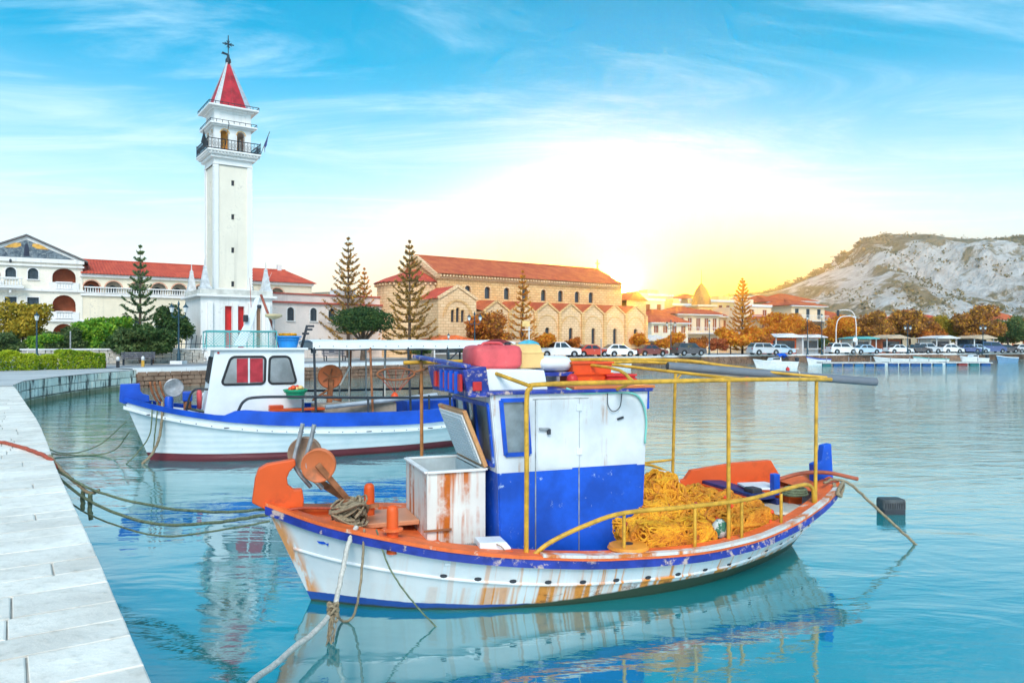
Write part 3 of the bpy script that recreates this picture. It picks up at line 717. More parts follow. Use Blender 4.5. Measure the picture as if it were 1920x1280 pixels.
MB().box((5.30,-.02,.66),(.15,.18,.24)).build('engine_box', M_dark, B1, bevel=.02)
MB().box((5.55,-.12,.82),(.09,.09,.26)).build('blue_post', M_blue, B1, bevel=.012)
m = MB(); m.lathe([(.02,.49),(.30,.49),(.33,.52),(.31,.545),(.05,.55)], 24, (5.38,-.36,.06)); m.build('round_lid', mat('beige_plastic_lid', (.62,.55,.45), .6, var=.15), B1, smooth=40)
m = MB(); m.lathe([(.24,.47),(.29,.55)], 20, (5.38,-.36,0)); m.build('round_bin', M_orange, B1, smooth=40)
MB().box((5.74,-.1,.66),(.2,.34,.16)).build('stern_locker', M_orange, B1, bevel=.01)
for k in range(3): MB().tube([(5.72+.15*math.cos(a)*(1-.1*k), -.28+.12*math.sin(a), .72+.03*k) for a in lin(0, 6.28, 18)], .018, 6).build('rope_coil', M_ropeg, B1, smooth=True)
# side deck details by the freezer
MB().box((1.55,-1.0,.57),(.42,.10,.06)).build('side_coaming', M_orange, B1, bevel=.01)
# ================================================================== things aboard the near boat
B1A = math.atan2(.344,.939)
def on_b1(name, label, cat, t, w, z, rz=0, group=None):
    return thing(name, label, cat, b1w(t, w, z), B1A+rz, group)
# chest freezer, lid propped open
fz = on_b1('chest_freezer', 'rust-stained white chest freezer with its lid propped open on the bow deck', 'freezer', 1.06, .50, .30)
fx, fy, fh = .60, .98, .98          # fore-aft, athwart, height
m = MB(); t = .05                     # hollow box
o_, i_ = [(0,0),(fx,0),(fx,fy),(0,fy)], [(t,t),(fx-t,t),(fx-t,fy-t),(t,fy-t)]
m.loft([[(x,y,0) for x,y in o_], [(x,y,fh) for x,y in o_]], closed=True); m.quad(*[(x,y,0) for x,y in o_][::-1])
m.build('cabinet', M_freezer, fz)
m = MB(); m.loft([[(x,y,fh) for x,y in i_], [(x,y,.35) for x,y in i_]], closed=True); m.quad(*[(x,y,.35) for x,y in i_])
m.build('liner', mat('grey_freezer_liner', (.50,.58,.60), .4, var=.15), fz)
m = MB()
for a, b in zip(o_, o_[1:]+o_[:1]):
    m.bar((*a, fh+.008), (*b, fh+.008), .055, .024)
m.build('rim', mat('white_rim', (.80,.80,.78), .4, var=.1, wear=(.5,.2,.05), wear_amt=.15), fz, bevel=.006)
lid = MB(); lid.box((0,fy/2,.31),(.045,fy+.02,.62)); lid = lid.build('lid', rust_paint('rusty_lid_edge', (.66,.34,.14), (.60,.16,.02), .8, (3,3,3), 4), fz, bevel=.01, loc=(fx+.01,0,fh+.03))
lid.rotation_euler[1] = R(-22)
MB().box((-.028,fy/2,.31),(.02,fy-.08,.54)).build('lid_lining', mat('white_lid_lining', (.80,.82,.82), .45, var=.06), lid, bevel=.006)
for i in range(14): MB().box((-.041,fy/2,.09+i*.034),(.008,fy-.2,.018)).build('lid_rib', M_white, lid)
MB().box((.1,-.025,.42),(.28,.012,.02)).build('hinge_strip', M_rustmetal, fz)
# white crate bits at its foot
gr = on_b1('metal_grille', 'white slatted metal grille lying beside the freezer foot', 'grille', 1.30, .86, .52, R(-4))
m = MB()
for i in range(18): m.box((-.16+i*.019,0,.05),(.010,.22,.12))
m.build('slats', M_steel, gr); MB().box((0,0,-.01),(.36,.24,.02)).build('frame', M_white, gr)
bx = on_b1('foam_box', 'small white box with chamfered corner between freezer and wheelhouse', 'box', 1.60, .86, .52, R(-4))
MB().prism([(-.14,0),(.15,0),(.17,.09),(.12,.15),(-.14,.16)], -.12, .12).build('shell', M_white, bx, bevel=.01)
MB().tube(spline([(.02,-.13,.14),(.06,-.16,.12),(.12,-.14,.05)], 4), .005, 5).build('string', M_rope, bx)
# cans, tubs and crates on the roof
def jerrycan(o, mt, L_=.5, W_=.36, H_=.24):
    m = MB(); rings = []
    for x, s in ((-L_/2,.72),(-L_/2+.03,.9),(-L_/2+.09,1),(L_/2-.09,1),(L_/2-.03,.9),(L_/2,.72)):
        rings.append([(x, y*s, H_/2+(z-H_/2)*s) for y, z in ((-W_/2,.03),(-W_/2+.03,0),(W_/2-.03,0),(W_/2,.03),(W_/2,H_-.05),(W_/2-.05,H_),(-W_/2+.05,H_),(-W_/2,H_-.05))])
    m.loft(rings, closed=True, cap=True); m.build('body', mt, o, smooth=50, bevel=.008)
    for dx in (-.1,.06): MB().box((dx,0,H_+.004),(.02,W_*.7,.012)).build('rib', mt, o, bevel=.003)
    MB().tube(spline([(-.12,0,H_-.02),(-.1,0,H_+.018),(.0,0,H_+.024),(.1,0,H_+.018),(.12,0,H_-.02)], 4), .014, 8).build('handle', mt, o, smooth=True)
    MB().lathe([(.035,0),(.035,.03),(.03,.035)], 12, (L_/2-.1,0,H_-.005)).build('cap', M_dark, o, smooth=40)
jc = on_b1('jerrycan', 'big faded red jerrycan lying on the wheelhouse roof beside the yellow tub', 'jerrycan', 1.86, .12, 2.29, R(4)); jerrycan(jc, M_redfade, .56, .42, .25)
jc2 = on_b1('jerrycan', 'smaller red jerrycan at the back of the wheelhouse roof left of the yellow tub', 'jerrycan', 1.95, -.42, 2.29, R(-8)); jerrycan(jc2, M_red, .42, .3, .2)
tb = on_b1('plastic_tub', 'upturned yellow plastic tub on the wheelhouse roof', 'tub', 2.26, -.02, 2.29)
m = MB(); m.loft([[(sx*(.175-e), sy*(.2-e), z) for sx, sy in ((-1,-1),(1,-1),(1,1),(-1,1))] for e, z in ((0,0),(.0,.16),(.012,.165),(.03,.245),(.06,.262))], closed=True, cap=True)
m.build('body', M_tub, tb, bevel=.03, smooth=60)
MB().box((0,0,.165),(.36,.41,.012)).build('rib', M_tub, tb, bevel=.004)
rg = on_b1('blue_bundle', 'crumpled light blue plastic bundle behind the yellow tub', 'bundle', 2.44, -.30, 2.36)
m = MB(); pts = []
for k in range(9):
    a = k/8*math.pi
    pts.append([( .15*math.cos(j/12*6.28)*math.sin(a)*(1+.25*mnoise.noise((k*.9,j*.7,2))), .15*math.sin(j/12*6.28)*math.sin(a)*(1+.25*mnoise.noise((j,k,5))), .12-.12*math.cos(a)) for j in range(12)])
m.loft(pts, closed=True).build('cloth', mat('light_blue_plastic_sheet', (.08,.46,.60), .5, var=.25, scale=8), rg, smooth=True)
MB().tube([(.15*math.cos(a), .15*math.sin(a), .13) for a in lin(0,6.1,16)], .012, 5).build('tie', M_ropew, rg)
wc = on_b1('white_drum', 'small white rounded canister with blue base on the wheelhouse roof', 'canister', 2.58, .08, 2.085)
MB().prism([(-.17,0),(.17,0),(.18,.04),(-.18,.04)], -.16, .16).build('base', M_bluetrim, wc, loc=(0,0,.12))
MB().box((0,0,.06),(.04,.3,.13)).build('stand', M_steel, wc)
m = MB(); rings = [[(x*1.0, .15*s*math.cos(a), .25+.09*s*math.sin(a)) for a in lin(0,6.28,14)[:-1]] for x, s in ((-.2,.55),(-.17,.9),(-.1,1),(.1,1),(.16,.9),(.19,.55))]
m.loft(rings, closed=True, cap=True).build('body', M_white, wc, smooth=50)
def crate(o, mt, lx=.42, ly=.3, h=.2, fl=.03):
    m = MB(); t = .012
    O = [(-lx/2,-ly/2),(lx/2,-ly/2),(lx/2,ly/2),(-lx/2,ly/2)]
    m.loft([[(x*.9,y*.9,0) for x,y in O],[(x,y,h) for x,y in O],[(x*1.06,y*1.08,h) for x,y in O],[(x*1.06,y*1.08,h-.02) for x,y in O],[(x*1.0,y*1.02,h-.02) for x,y in O]], closed=True)
    m.loft([[(x*.94,y*.93,h) for x,y in O],[(x*.86,y*.85,.015) for x,y in O]], closed=True); m.quad(*[(x*.86,y*.85,.015) for x,y in O]); m.quad(*[(x*.9,y*.9,0) for x,y in O])
    m.build('shell', mt, o, smooth=30)
    MB().tube([(x*1.03,y*1.05,h*.45) for x,y in O], .009, 5, closed=True).build('rim', mt, o)
oc = on_b1('plastic_crate', 'orange plastic fish crate on the wheelhouse roof behind the yellow rail', 'crate', 2.98, .05, 2.115, R(3)); crate(oc, M_orangeplas, .50, .38, .24)
oc2 = on_b1('plastic_crate', 'low red plastic crate at the aft edge of the wheelhouse roof', 'crate', 3.34, .12, 2.115, R(-6)); crate(oc2, M_red, .34, .34, .10)
sm = on_b1('red_float', 'small red float lying left of the orange crate', 'float', 2.66, .42, 2.115)
MB().lathe([(.02,0),(.05,.01),(.065,.05),(.055,.09),(.03,.115),(.01,.12)], 14).build('ball', M_red, sm, smooth=True); MB().tube([(0,0,.11),(.02,0,.14)], .008, 6).build('eye', M_dark, sm)
# long grey plastic pipe lashed on the frame, pointing aft
tp = on_b1('folded_tarp', 'dark maroon tarpaulin mound behind the red jerrycan on the roof', 'tarpaulin', 2.15, -.55, 2.29)
m = MB(); m.loft([[(.34*math.cos(a)*q*(1+.12*mnoise.noise((a*2,q*3,1))), .2*math.sin(a)*q, .30*math.sqrt(max(0,1-q*q))+.02) for a in lin(0,6.28,20)[:-1]] for q in (1,.9,.75,.5,.25,.02)], closed=True).build('sheet', mat('maroon_tarp', (.22,.03,.03), .8, var=.4, scale=9, bump=.6), tp, smooth=True)
MB().tube([(-.3,-.05,.16),(0,-.14,.26),(.3,-.05,.16)], .010, 5).build('cord', M_ropew, tp)
gp = thing('plastic_pipe', 'long grey plastic pipe lashed across the yellow frame, its open end over the stern', 'pipe', b1w(4.35,.05,2.27))
a, b = b1w(4.25,-.25,2.28), b1w(6.92,.36,2.07); loc = Vector(gp.location)
d = (b-a).normalized(); m = MB(); m.tube([a-loc, b-loc], .052, 20, cap=False); m.tube([b-loc, a-loc], .044, 20, cap=False)
m.loft([[(p) for p in m.v[20:40]],[(p) for p in m.v[40:60]]], closed=True)
m.build('barrel', M_pipe, gp, smooth=40, fix=False)
MB().tube([a-loc+d*1.7+Vector((.0,.06*math.cos(k),.06*math.sin(k))) for k in lin(0,6.28,10)], .009, 5).build('lashing', M_ropew, gp)
MB().tube([a-loc-d*.01, a-loc+d*.03], .043, 16).build('end_cap', M_dark, gp)
# orange disc float on the side deck
fd = on_b1('orange_disc', 'flat orange-yellow round float resting on the near side deck', 'float', 3.0, 1.02, .48)
MB().lathe([(.02,0),(.18,0),(.21,.025),(.19,.055),(.06,.065)], 24).build('disc', mat('orange_yellow_float', (.80,.30,.03), .5, var=.25), fd, smooth=40)
MB().lathe([(.05,.06),(.05,.072),(.02,.074)], 12).build('hub', M_dark, fd)
# ---- fishing nets: heaps of tangled twine
def net_mat(name, a, b, c):
    m, nt, bs = nodes(name)
    g = N(nt, 'ShaderNodeNewGeometry'); n = nnoise(nt, g.outputs['Position'], 7, 6, .65); n2 = nnoise(nt, g.outputs['Position'], 60, 3)
    col = nmix(nt, nramp(nt, n, .35, .65), a, b); col = nmix(nt, nramp(nt, n2, .55, .75), col, c)
    L(nt, col, bs.inputs['Base Color']); bs.inputs['Roughness'].default_value = .8; nbump(nt, bs, n2, .8, .02)
    return m
M_net = net_mat('yellow_net_twine', (.74,.30,.012), (.92,.47,.02), (.52,.13,.012))
M_net2 = net_mat('amber_net_twine', (.62,.21,.015), (.80,.34,.02), (.42,.09,.015))
M_net3 = net_mat('rust_net_twine', (.40,.10,.015), (.56,.18,.02), (.24,.05,.02))
def net_heap(label, t, w, z0, rx, ry, h, mats, seed, n=420, flow=0.0):
    """a dome of folded net; twine wanders over its skin in loops, kept inside the bulwarks"""
    o = on_b1('fishing_net', label, 'fishing net', t, w, z0)
    r = random.Random(seed)
    def S(th, ph, lift=0.0):
        d = Vector((math.cos(th)*math.cos(ph), math.sin(th)*math.cos(ph), math.sin(ph)))
        k = 1 + .26*mnoise.noise(d*2.1+Vector((seed*3,0,0))) + .13*mnoise.noise(d*5.5+Vector((0,seed*2,0)))
        p = Vector((d.x*rx*k, d.y*ry*k, d.z*h*k)) + d*lift
        lim = g1(t+p.x)-.25
        if w-p.y > lim: p.y = w-lim
        if w-p.y < -lim: p.y = w+lim
        p.x = min(p.x, 5.35-t); return p
    m = MB(); G, K = 34, 12
    m.loft([[S(6.2832*i/G, 1.55*j/K, -.03) for i in range(G)] for j in range(K+1)], closed=True); m.build('heap', mats[2], o, smooth=True, fix=False)
    packs = [MB(), MB(), MB()]
    for k in range(n):
        th, ph = r.uniform(0, 6.28), math.asin(r.uniform(0, 1)**.8)*.98; d = r.uniform(0, 6.28); cu = r.gauss(0, 2.6); pts = []
        lift = r.uniform(-.01, .04); R_ = (rx+ry)/2
        for i in range(r.randint(12, 30)):
            st = .024; th += st*math.cos(d)/(R_*max(.25, math.cos(ph))); ph += st*math.sin(d)/((R_+h)/2)
            if ph < .0 or ph > 1.45: d = -d; ph = min(1.45, max(0, ph))
            d += cu*.12 + r.gauss(0,.34); pts.append(S(th, ph, lift+.012*mnoise.noise((th*9,ph*9,k))))
        q = r.random()+.35*(math.sin(ph)-.45); i = 0 if q > .45 else 1 if q > .15 else 2  # lit top painted in: yellower twine higher up, rust twine lower
        packs[i].tube(pts, (.0105,.009,.007)[i]*r.uniform(.7,1.5), 4, cap=False)
    for k in range(22):                     # thick bunched folds
        th, ph = r.uniform(0, 6.28), math.asin(r.uniform(.05, 1)); d = r.uniform(0, 6.28); pts = []
        for i in range(12):
            th += .05*math.cos(d)/((rx+ry)/2*max(.3,math.cos(ph))); ph = min(1.4, max(.02, ph+.05*math.sin(d)/h)); d += r.gauss(0,.5); pts.append(S(th, ph, .012))
        packs[k % 2].tube(pts, [.012+.018*math.sin(math.pi*i/11) for i in range(12)], 6, cap=False)
    for i in range(3): tag(packs[i].build('twine', mats[i], o, smooth=True, fix=False), kind='stuff')
    fm = MB().lathe([(.006,-.028),(.02,-.018),(.024,0),(.02,.018),(.006,.028)], 8).mesh('net_float', mat('red_brown_float', (.42,.06,.035), .6, var=.3) if seed % 2 else M_orangeplas); fix_normals(fm)
    for k in range(13):
        f = place('net_float', fm, o, S(r.uniform(0,6.28), math.asin(r.random())*.95, .03), r.uniform(0,6), (1.15,)*3); f.rotation_euler[1] = r.uniform(.6,1.6)
    return o
net_heap('tall yellow fishing net heap directly behind the wheelhouse', 3.90, -.02, .30, .62, .54, .66, (M_net, M_net2, M_net2), 1, 620, .3)
net_heap('amber fishing net heap in the middle of the stern well', 4.55, .0, .30, .70, .56, .46, (M_net2, M_net, M_net3), 2, 620, 2.2)
net_heap('yellow and rust fishing net heap draped over the near rail', 3.62, .70, .34, .66, .36, .46, (M_net, M_net2, M_net3), 3, 680, 1.2)
net_heap('low brownish fishing net heap beside the round lid at the stern', 4.62, .58, .34, .58, .36, .40, (M_net2, M_net2, M_net3), 4, 560, .9)
# white sack and float between the nets
sk = on_b1('white_sack', 'white plastic sack wedged between the net heaps and the far side', 'sack', 4.36, -.62, .55)
m = MB(); rings = [[(.30*math.cos(j/14*6.28)*s*(1+.2*mnoise.noise((j,k,1))), .16*math.sin(j/14*6.28)*s*(1+.2*mnoise.noise((k,j,4))), z) for j in range(14)] for k, (s, z) in enumerate(((.9,0),(1.05,.12),(.95,.26),(.6,.36),(.15,.39)))]
m.loft(rings, closed=True, cap=True).build('bag', mat('white_sackcloth', (.70,.72,.72), .8, var=.15, scale=8, bump=.5), sk, smooth=True)
MB().tube([(.06*math.cos(a), .05*math.sin(a), .37) for a in lin(0,6.1,12)], .012, 5).build('tie', M_rope, sk)
wr = on_b1('white_rag', 'small white and green rag tucked by the middle post', 'rag', 4.18, .90, .60)
m = MB(); rings = [[(.09*math.cos(j/10*6.28)*s*(1+.7*mnoise.noise((j,k,8))), .06*math.sin(j/10*6.28)*s*(1+.7*mnoise.noise((k*1.7,j*1.3,9))), z) for j in range(10)] for k, (s, z) in enumerate(((.8,-.12),(1.05,-.05),(1.0,.02),(.4,.07)))]
m.loft(rings, closed=True, cap=True).build('cloth', mat('white_rag_cloth', (.66,.70,.68), .9, var=.2, scale=9, wear=(.04,.16,.10), wear_amt=.9, wear_scale=9), wr, smooth=True)
# rope tangle on the foredeck
tg = on_b1('rope_tangle', 'knotted brown rope heaped over the bow fitting of the near boat', 'rope', .34, .22, .84)
r = random.Random(8); m = MB()
for k in range(34):
    R1, R2 = r.uniform(.06,.19), r.uniform(.04,.12); ph = r.uniform(0,6.28); tl = r.uniform(-.9,.9)
    m.tube([(R1*math.cos(a+ph)+r.uniform(-.006,.006), R1*math.sin(a+ph)*math.cos(tl), .06+R2*math.sin(a*1.0)+.03*math.sin(2*a+ph)) for a in lin(0, 5.6, 16)], r.choice((.010,.013,.016)), 6, cap=False)
m.build('coils', M_rope, tg, smooth=True)
MB().tube(spline([(.1,-.05,.05),(-.1,-.02,.10),(-.4,.05,.12),(-.62,.1,.10)], 5), .012, 6).build('loose_end', M_roper, tg, smooth=True)
MB().bar((-.15,.1,.06),(.3,.02,.10),.035,.035).build('cross_bar', M_rustmetal, tg)
# ---- ropes
def rope(label, pts, r, mt, n=8, cat='rope', extra=None):
    c = pts[0]; base = Vector(c); sp = spline(pts, n); ro = random.Random(len(label))
    sp2 = [p + Vector((ro.uniform(-1,1), ro.uniform(-1,1), ro.uniform(-1,1)))*r*.25 for p in sp]
    o = MB().tube([p-base for p in sp2], r, 7).build('mooring_rope', mt, smooth=True, loc=base); tag(o, label, cat); return o
P0 = b1w(.36,.58,.84)
rope('thick pale bow rope running from the near boat down to the lower picture edge', [P0, b1w(.28,.64,.70), b1w(.18,.80,.40), b1w(.05,1.0,.16), (-1.75,5.2,.25), (-1.55,4.0,.62), (-1.45,3.2,.98)], .024, M_ropew)
rope('thin rope looped from the bow cleat along the white hull to the water', [b1w(.42,.66,.83), b1w(.40,.72,.62), b1w(.36,.78,.30), b1w(.30,.74,.05), b1w(.20,.70,.02), b1w(.12,.82,.22)], .012, M_rope)
rope('thin line slanting from the bow over the side of the near boat into the water', [b1w(.52,.72,.83), b1w(.62,.86,.50), b1w(.80,1.0,.22), b1w(1.02,1.12,-.03)], .008, M_ropeg)
kn = thing('rope_knot', 'frayed rope knot on the thick pale bow rope near the waterline', 'knot', b1w(.10,.96,.20))
m = MB()
for k in range(6): m.tube([(.045*math.cos(a+k), .045*math.sin(a+k)*math.cos(k), .03*math.sin(a*2)+.02*k-.05) for a in lin(0,6,14)], .013, 6, cap=False)
m.build('knot', M_rope, kn, smooth=True); m = MB(); r = random.Random(4)
for k in range(16):
    x, y = 0, 0; p = [(0,0,-.02)]
    for i in range(9): x += r.uniform(-.012,.016); y -= r.uniform(.01,.05); p.append((x+r.uniform(-.015,.015), y, -.03-.035*i if i < 6 else -.22))
    m.tube(p, .004, 4, cap=False)
tag(m.build('frayed_strands', M_rope, kn, fix=False), kind='stuff')
BOW = b1w(-.40,.05,.95)
rope('red rope lying across the quay paving to its edge', [(-9.4,11.6,QZ+.06),(-8.3,11.35,QZ+.06),(-7.4,10.9,QZ+.06),(-6.5,10.1,QZ+.06),(-5.9,9.5,QZ+.05),(-5.7,9.35,.98)], .026, M_roper)
rope('upper green mooring rope from the quay edge to the bow', [(-6.0,9.6,QZ+.06),(-5.75,9.4,.98),(-4.9,8.85,.80),(-3.9,8.3,.74),(-3.1,7.8,.80),BOW], .015, M_ropeg)
rope('middle green mooring rope sagging from the quay edge to the bow', [(-5.95,9.65,QZ+.06),(-5.65,9.3,.90),(-4.9,8.8,.66),(-3.95,8.25,.57),(-3.1,7.75,.70),BOW-Vector((0,0,.05))], .017, M_ropeg)
rope('lowest thin mooring rope sagging closest to the water before the bow', [(-5.7,9.2,.92),(-5.3,9.0,.62),(-4.6,8.6,.48),(-3.8,8.1,.47),(-3.1,7.7,.62),BOW-Vector((0,0,.12))], .010, M_ropeg)
rope('grey doubled rope knotted onto the red rope at the quay edge', [(-5.9,9.52,QZ+.08),(-5.65,9.36,.98),(-5.35,9.15,.86),(-5.1,9.0,.76),(-4.95,8.95,.80)], .022, M_rope)
rope('thin slack line from the quay edge to the bow of the far boat', [(-10.1,15.6,.95),(-10.2,16.2,.38),(-9.9,16.6,.12),(-9.2,16.6,.30),(-8.45,16.35,.85)], .012, M_ropeg)
rope('dark line floating low from the quay corner past the far bow', [(-11.6,17.8,.8),(-11.0,17.2,.2),(-10.2,17.0,.03),(-9.2,17.1,.08),(-8.5,16.6,.6)], .014, M_ropeg)
rope('short rope end hanging from the mooring lines over the water', [(-5.2,9.05,.78),(-5.2,9.04,.68),(-5.19,9.03,.54)], .026, M_ropeg)
rope('second short rope end hanging beside the other over the water', [(-5.05,8.95,.76),(-5.06,8.95,.60),(-5.04,8.95,.45)], .026, M_ropeg)
rope('submerged looking rope stretched along the water at lower left', [(-2.85,5.35,.02),(-2.3,5.5,.012),(-1.85,5.55,.012),(-1.5,5.6,-.03)], .012, M_ropeg)
rope('weedy chain hanging down the quay edge beside the paving', [(-8.72,13.0,QZ),(-8.6,12.95,.5),(-8.55,12.9,-.1)], .05, mat('weedy_dark_chain', (.05,.05,.035), .9, var=.5, scale=12, bump=.6))
# stern line and floating canister
ST = b1w(6.30,.30,.86)
CAN = Vector((5.72,11.27,0))
rope('brown rope from the stern of the near boat to the floating canister', [b1w(6.1,.36,.84), ST, b1w(6.5,.36,.80), b1w(6.85,.42,.50), b1w(7.25,.50,.14), b1w(7.45,.5,-.02)], .018, M_rope)
rope('rope wrapped twice round the stern rail of the near boat', [b1w(6.05,.62,.74), b1w(6.12,.58,.82), b1w(6.3,.45,.85), b1w(6.36,.38,.74), b1w(6.2,.5,.70), b1w(6.2,.40,.84)], .022, M_rope)
cn = thing('floating_canister', 'small black ribbed canister floating as a mooring buoy right of the stern', 'canister', CAN); cn.scale = (.86,.86,.9)
m = MB(); rings = [[(sx*.20*s, sy*.14*s, z) for sx, sy in ((-1,-.8),(-.85,-1),(.85,-1),(1,-.8),(1,.8),(.85,1),(-.85,1),(-1,.8))] for s, z in ((.95,-.16),(1,-.1),(1,.10))]
m.loft(rings, closed=True, cap=True).build('body', M_dark, cn, bevel=.01, smooth=40)
m = MB(); rings = [[(sx*.20*s, sy*.14*s, z) for sx, sy in ((-1,-.8),(-.85,-1),(.85,-1),(1,-.8),(1,.8),(.85,1),(-.85,1),(-1,.8))] for s, z in ((1.02,.08),(1.02,.21),(.96,.25),(.7,.255))]
m.loft(rings, closed=True, cap=True).build('top', mat('weathered_grey_rubber', (.07,.08,.085), .7, var=.4, scale=9), cn, bevel=.012, smooth=40)
for i in range(9): MB().box((-.16+i*.04,-.146,.15),(.018,.012,.10)).build('rib', M_dark, cn, bevel=.003)
MB().lathe([(.05,-.0),(.05,.02),(.02,.022)], 14, M=Matrix.Rotation(R(90),3,'Y')).build('cap', M_dark, cn, loc=(.2,0,.14))
# ================================================================== the second boat, white with blue bulwarks
B2A = R(25); B2M = Matrix.Translation((-8.0,16.5,0)) @ Matrix.Rotation(B2A, 4, 'Z')
def b2w(t, w, z): return B2M @ Vector((t, -w, z))
B2 = thing('fishing_boat', 'white fishing boat with blue bulwarks, square cabin and long white awning behind the near boat', 'fishing boat', (-8.0,16.5,0), B2A)
g2 = curve_tab([(-.52,.03),(-.3,.22),(.1,.58),(.7,.98),(1.5,1.3),(2.6,1.5),(4,1.58),(5.5,1.5),(7,1.25),(8.0,.9),(8.7,.5),(9.05,.04)])
wl2 = curve_tab([(0,.02),(.4,.38),(1.27,.88),(2.3,1.14),(3.5,1.28),(5,1.22),(6.6,.85),(7.8,.4),(8.6,.02)])
z2f = curve_tab([(-.52,1.36),(.1,1.2),(.7,1.08),(1.5,.95),(2.6,.84),(4,.77),(5.5,.74),(7,.80),(8.2,.95),(9.05,1.12)])
def hull2_paint():
    m, nt, b = nodes('white_planked_hull_paint')
    tc = N(nt, 'ShaderNodeTexCoord'); sp = N(nt, 'ShaderNodeSeparateXYZ'); L(nt, tc.outputs['Object'], sp.inputs[0]); X, Z = sp.outputs[0], sp.outputs[2]
    v = tc.outputs['Object']; n = nnoise(nt, v, 1.4, 6); st = nnoise(nt, ncoord(nt, 'Object', (5,0,.3)), 1, 5)
    c = nmix(nt, nramp(nt, n, .3, .7), (.58,.70,.75), (.76,.82,.84)); c = nmix(nt, nramp(nt, st, .6, .8, 0, .25), c, (.45,.47,.45))
    red = nramp(nt, nmath(nt, 'ADD', Z, nmath(nt, 'MULTIPLY', n, -.02)), .155, .17, 1, 0); c = nmix(nt, red, c, nmix(nt, n, (.12,.02,.03), (.20,.035,.045)))
    L(nt, c, b.inputs['Base Color']); b.inputs['Roughness'].default_value = .4
    wv = N(nt, 'ShaderNodeTexWave', wave_type='BANDS', bands_direction='Z'); wv.inputs['Scale'].default_value = 2.4; wv.inputs['Distortion'].default_value = .6; L(nt, v, wv.inputs['Vector'])
    nbump(nt, b, nmath(nt, 'ADD', wv.outputs[1], nmath(nt, 'MULTIPLY', n, .6)), .22, .015)
    return m
M_hull2 = hull2_paint()
m = MB()
for sg in (1,-1): m.loft(hull_grid(g2, wl2, z2f, (-.52,9.05), (0,8.6), sgn=sg, flare=1.5))
m.build('hull', M_hull2, B2, smooth=50)
TS2 = cosr(-.52, 9.05, 60)
M_blue2 = mat('royal_blue_paint', (.006,.075,.50), .4, var=.25, scale=2, wear=(.10,.20,.5), wear_amt=.15)
hb = curve_tab([(-.52,.05),(1.3,.06),(1.5,.08),(1.75,.23),(6.5,.25),(8,.2),(9.05,.1)])
for sg in (1,-1):
    m = MB(); rings = []
    for t in TS2:
        w, z, h = g2(t), z2f(t), hb(t); rings.append([(t,-sg*w,z-.06),(t,-sg*(w+.045),z-.06),(t,-sg*(w+.05),z+h),(t,-sg*max(w-.06,0),z+h)])
    m.loft(rings, closed=True, cap=True).build('bulwark', M_blue2, B2, smooth=30)
    m = MB(); m.loft(strip(g2, z2f, TS2, -.03, .03, -.22, -.15, sg), closed=True, cap=True); m.build('rubbing_strake', M_white, B2, smooth=40)
for i in range(26):
    t = .0+i*.3; o = MB().box((t,-g2(t)-.035,z2f(t)-.185),(.022 if i % 5 else .12,.012,.018)).build('scupper', M_dark, B2)
m = MB(); m.loft([[(t, -max(g2(t)-.05,0), z2f(t)-.1), (t, max(g2(t)-.05,0), z2f(t)-.1)] for t in cosr(-.45, 8.9, 40)]); m.build('deck', mat('blue_grey_deck', (.16,.22,.40), .7, var=.3), B2)
m = MB(); m.prism([(-.60,1.30),(-.58,1.68),(-.2,1.69),(-.19,1.52),(-.14,1.46),(-.02,1.42),(.0,1.28),(-.5,1.25)], -.07, .07); m.build('stem_head', M_blue2, B2, bevel=.012)
MB().lathe([(.09,1.0),(.09,1.36),(.07,1.40),(.01,1.41)], 14, (.38,-.30,0)).build('bollard', M_blue2, B2, smooth=40)
MB().box((.75,-.35,1.40),(.2,.2,.22)).build('winch_motor', M_blue2, B2, bevel=.03)
MB().lathe([(.08,1.1),(.08,1.3)], 12, (.75,-.35,0)).build('winch_post', M_rustmetal, B2, smooth=40)
hd = MB().lathe([(.0,-.03),(.06,-.03),(.19,-.06),(.205,-.05),(.14,0),(.205,.05),(.19,.06),(.0,.04)], 24, M=disc_M()).build('net_hauler', M_steel, B2, smooth=35, loc=(.48,-.12,1.58)); MB().lathe([(.03,-.1),(.06,-.06)], 10, M=disc_M()).build('hub', M_dark, hd)
for x in (0,.09,.2): MB().tube(spline([(.22+x,.05,1.15),(.10+x,.02,1.36),(.03+x,0,1.55),(-.0+x,0,1.72)], 4), .025, 8).build('guide_pipe', M_rustmetal, B2, smooth=True)
MB().lathe([(.05,1.1),(.06,1.45),(.03,1.55)], 10, (1.0,-.15,0)).build('red_buoy', M_redfade, B2, smooth=True)
pipe('bow_rail', [(.7,-.55,1.02),(.85,-.62,1.52),(1.2,-.7,1.56),(2.0,-.75,1.5)], .025, parent=B2, mt=M_dark)
pipe('bow_rail', [(1.0,.9,1.0),(1.2,.95,1.42),(1.9,1.1,1.44)], .025, parent=B2, mt=M_white)
for i in range(3): MB().tube(sag((.7,-.5+.2*i,1.15),(1.9,-.7+.15*i,.98),.05), .018, 6).build('deck_rope', M_ropeg if i else M_dark, B2)
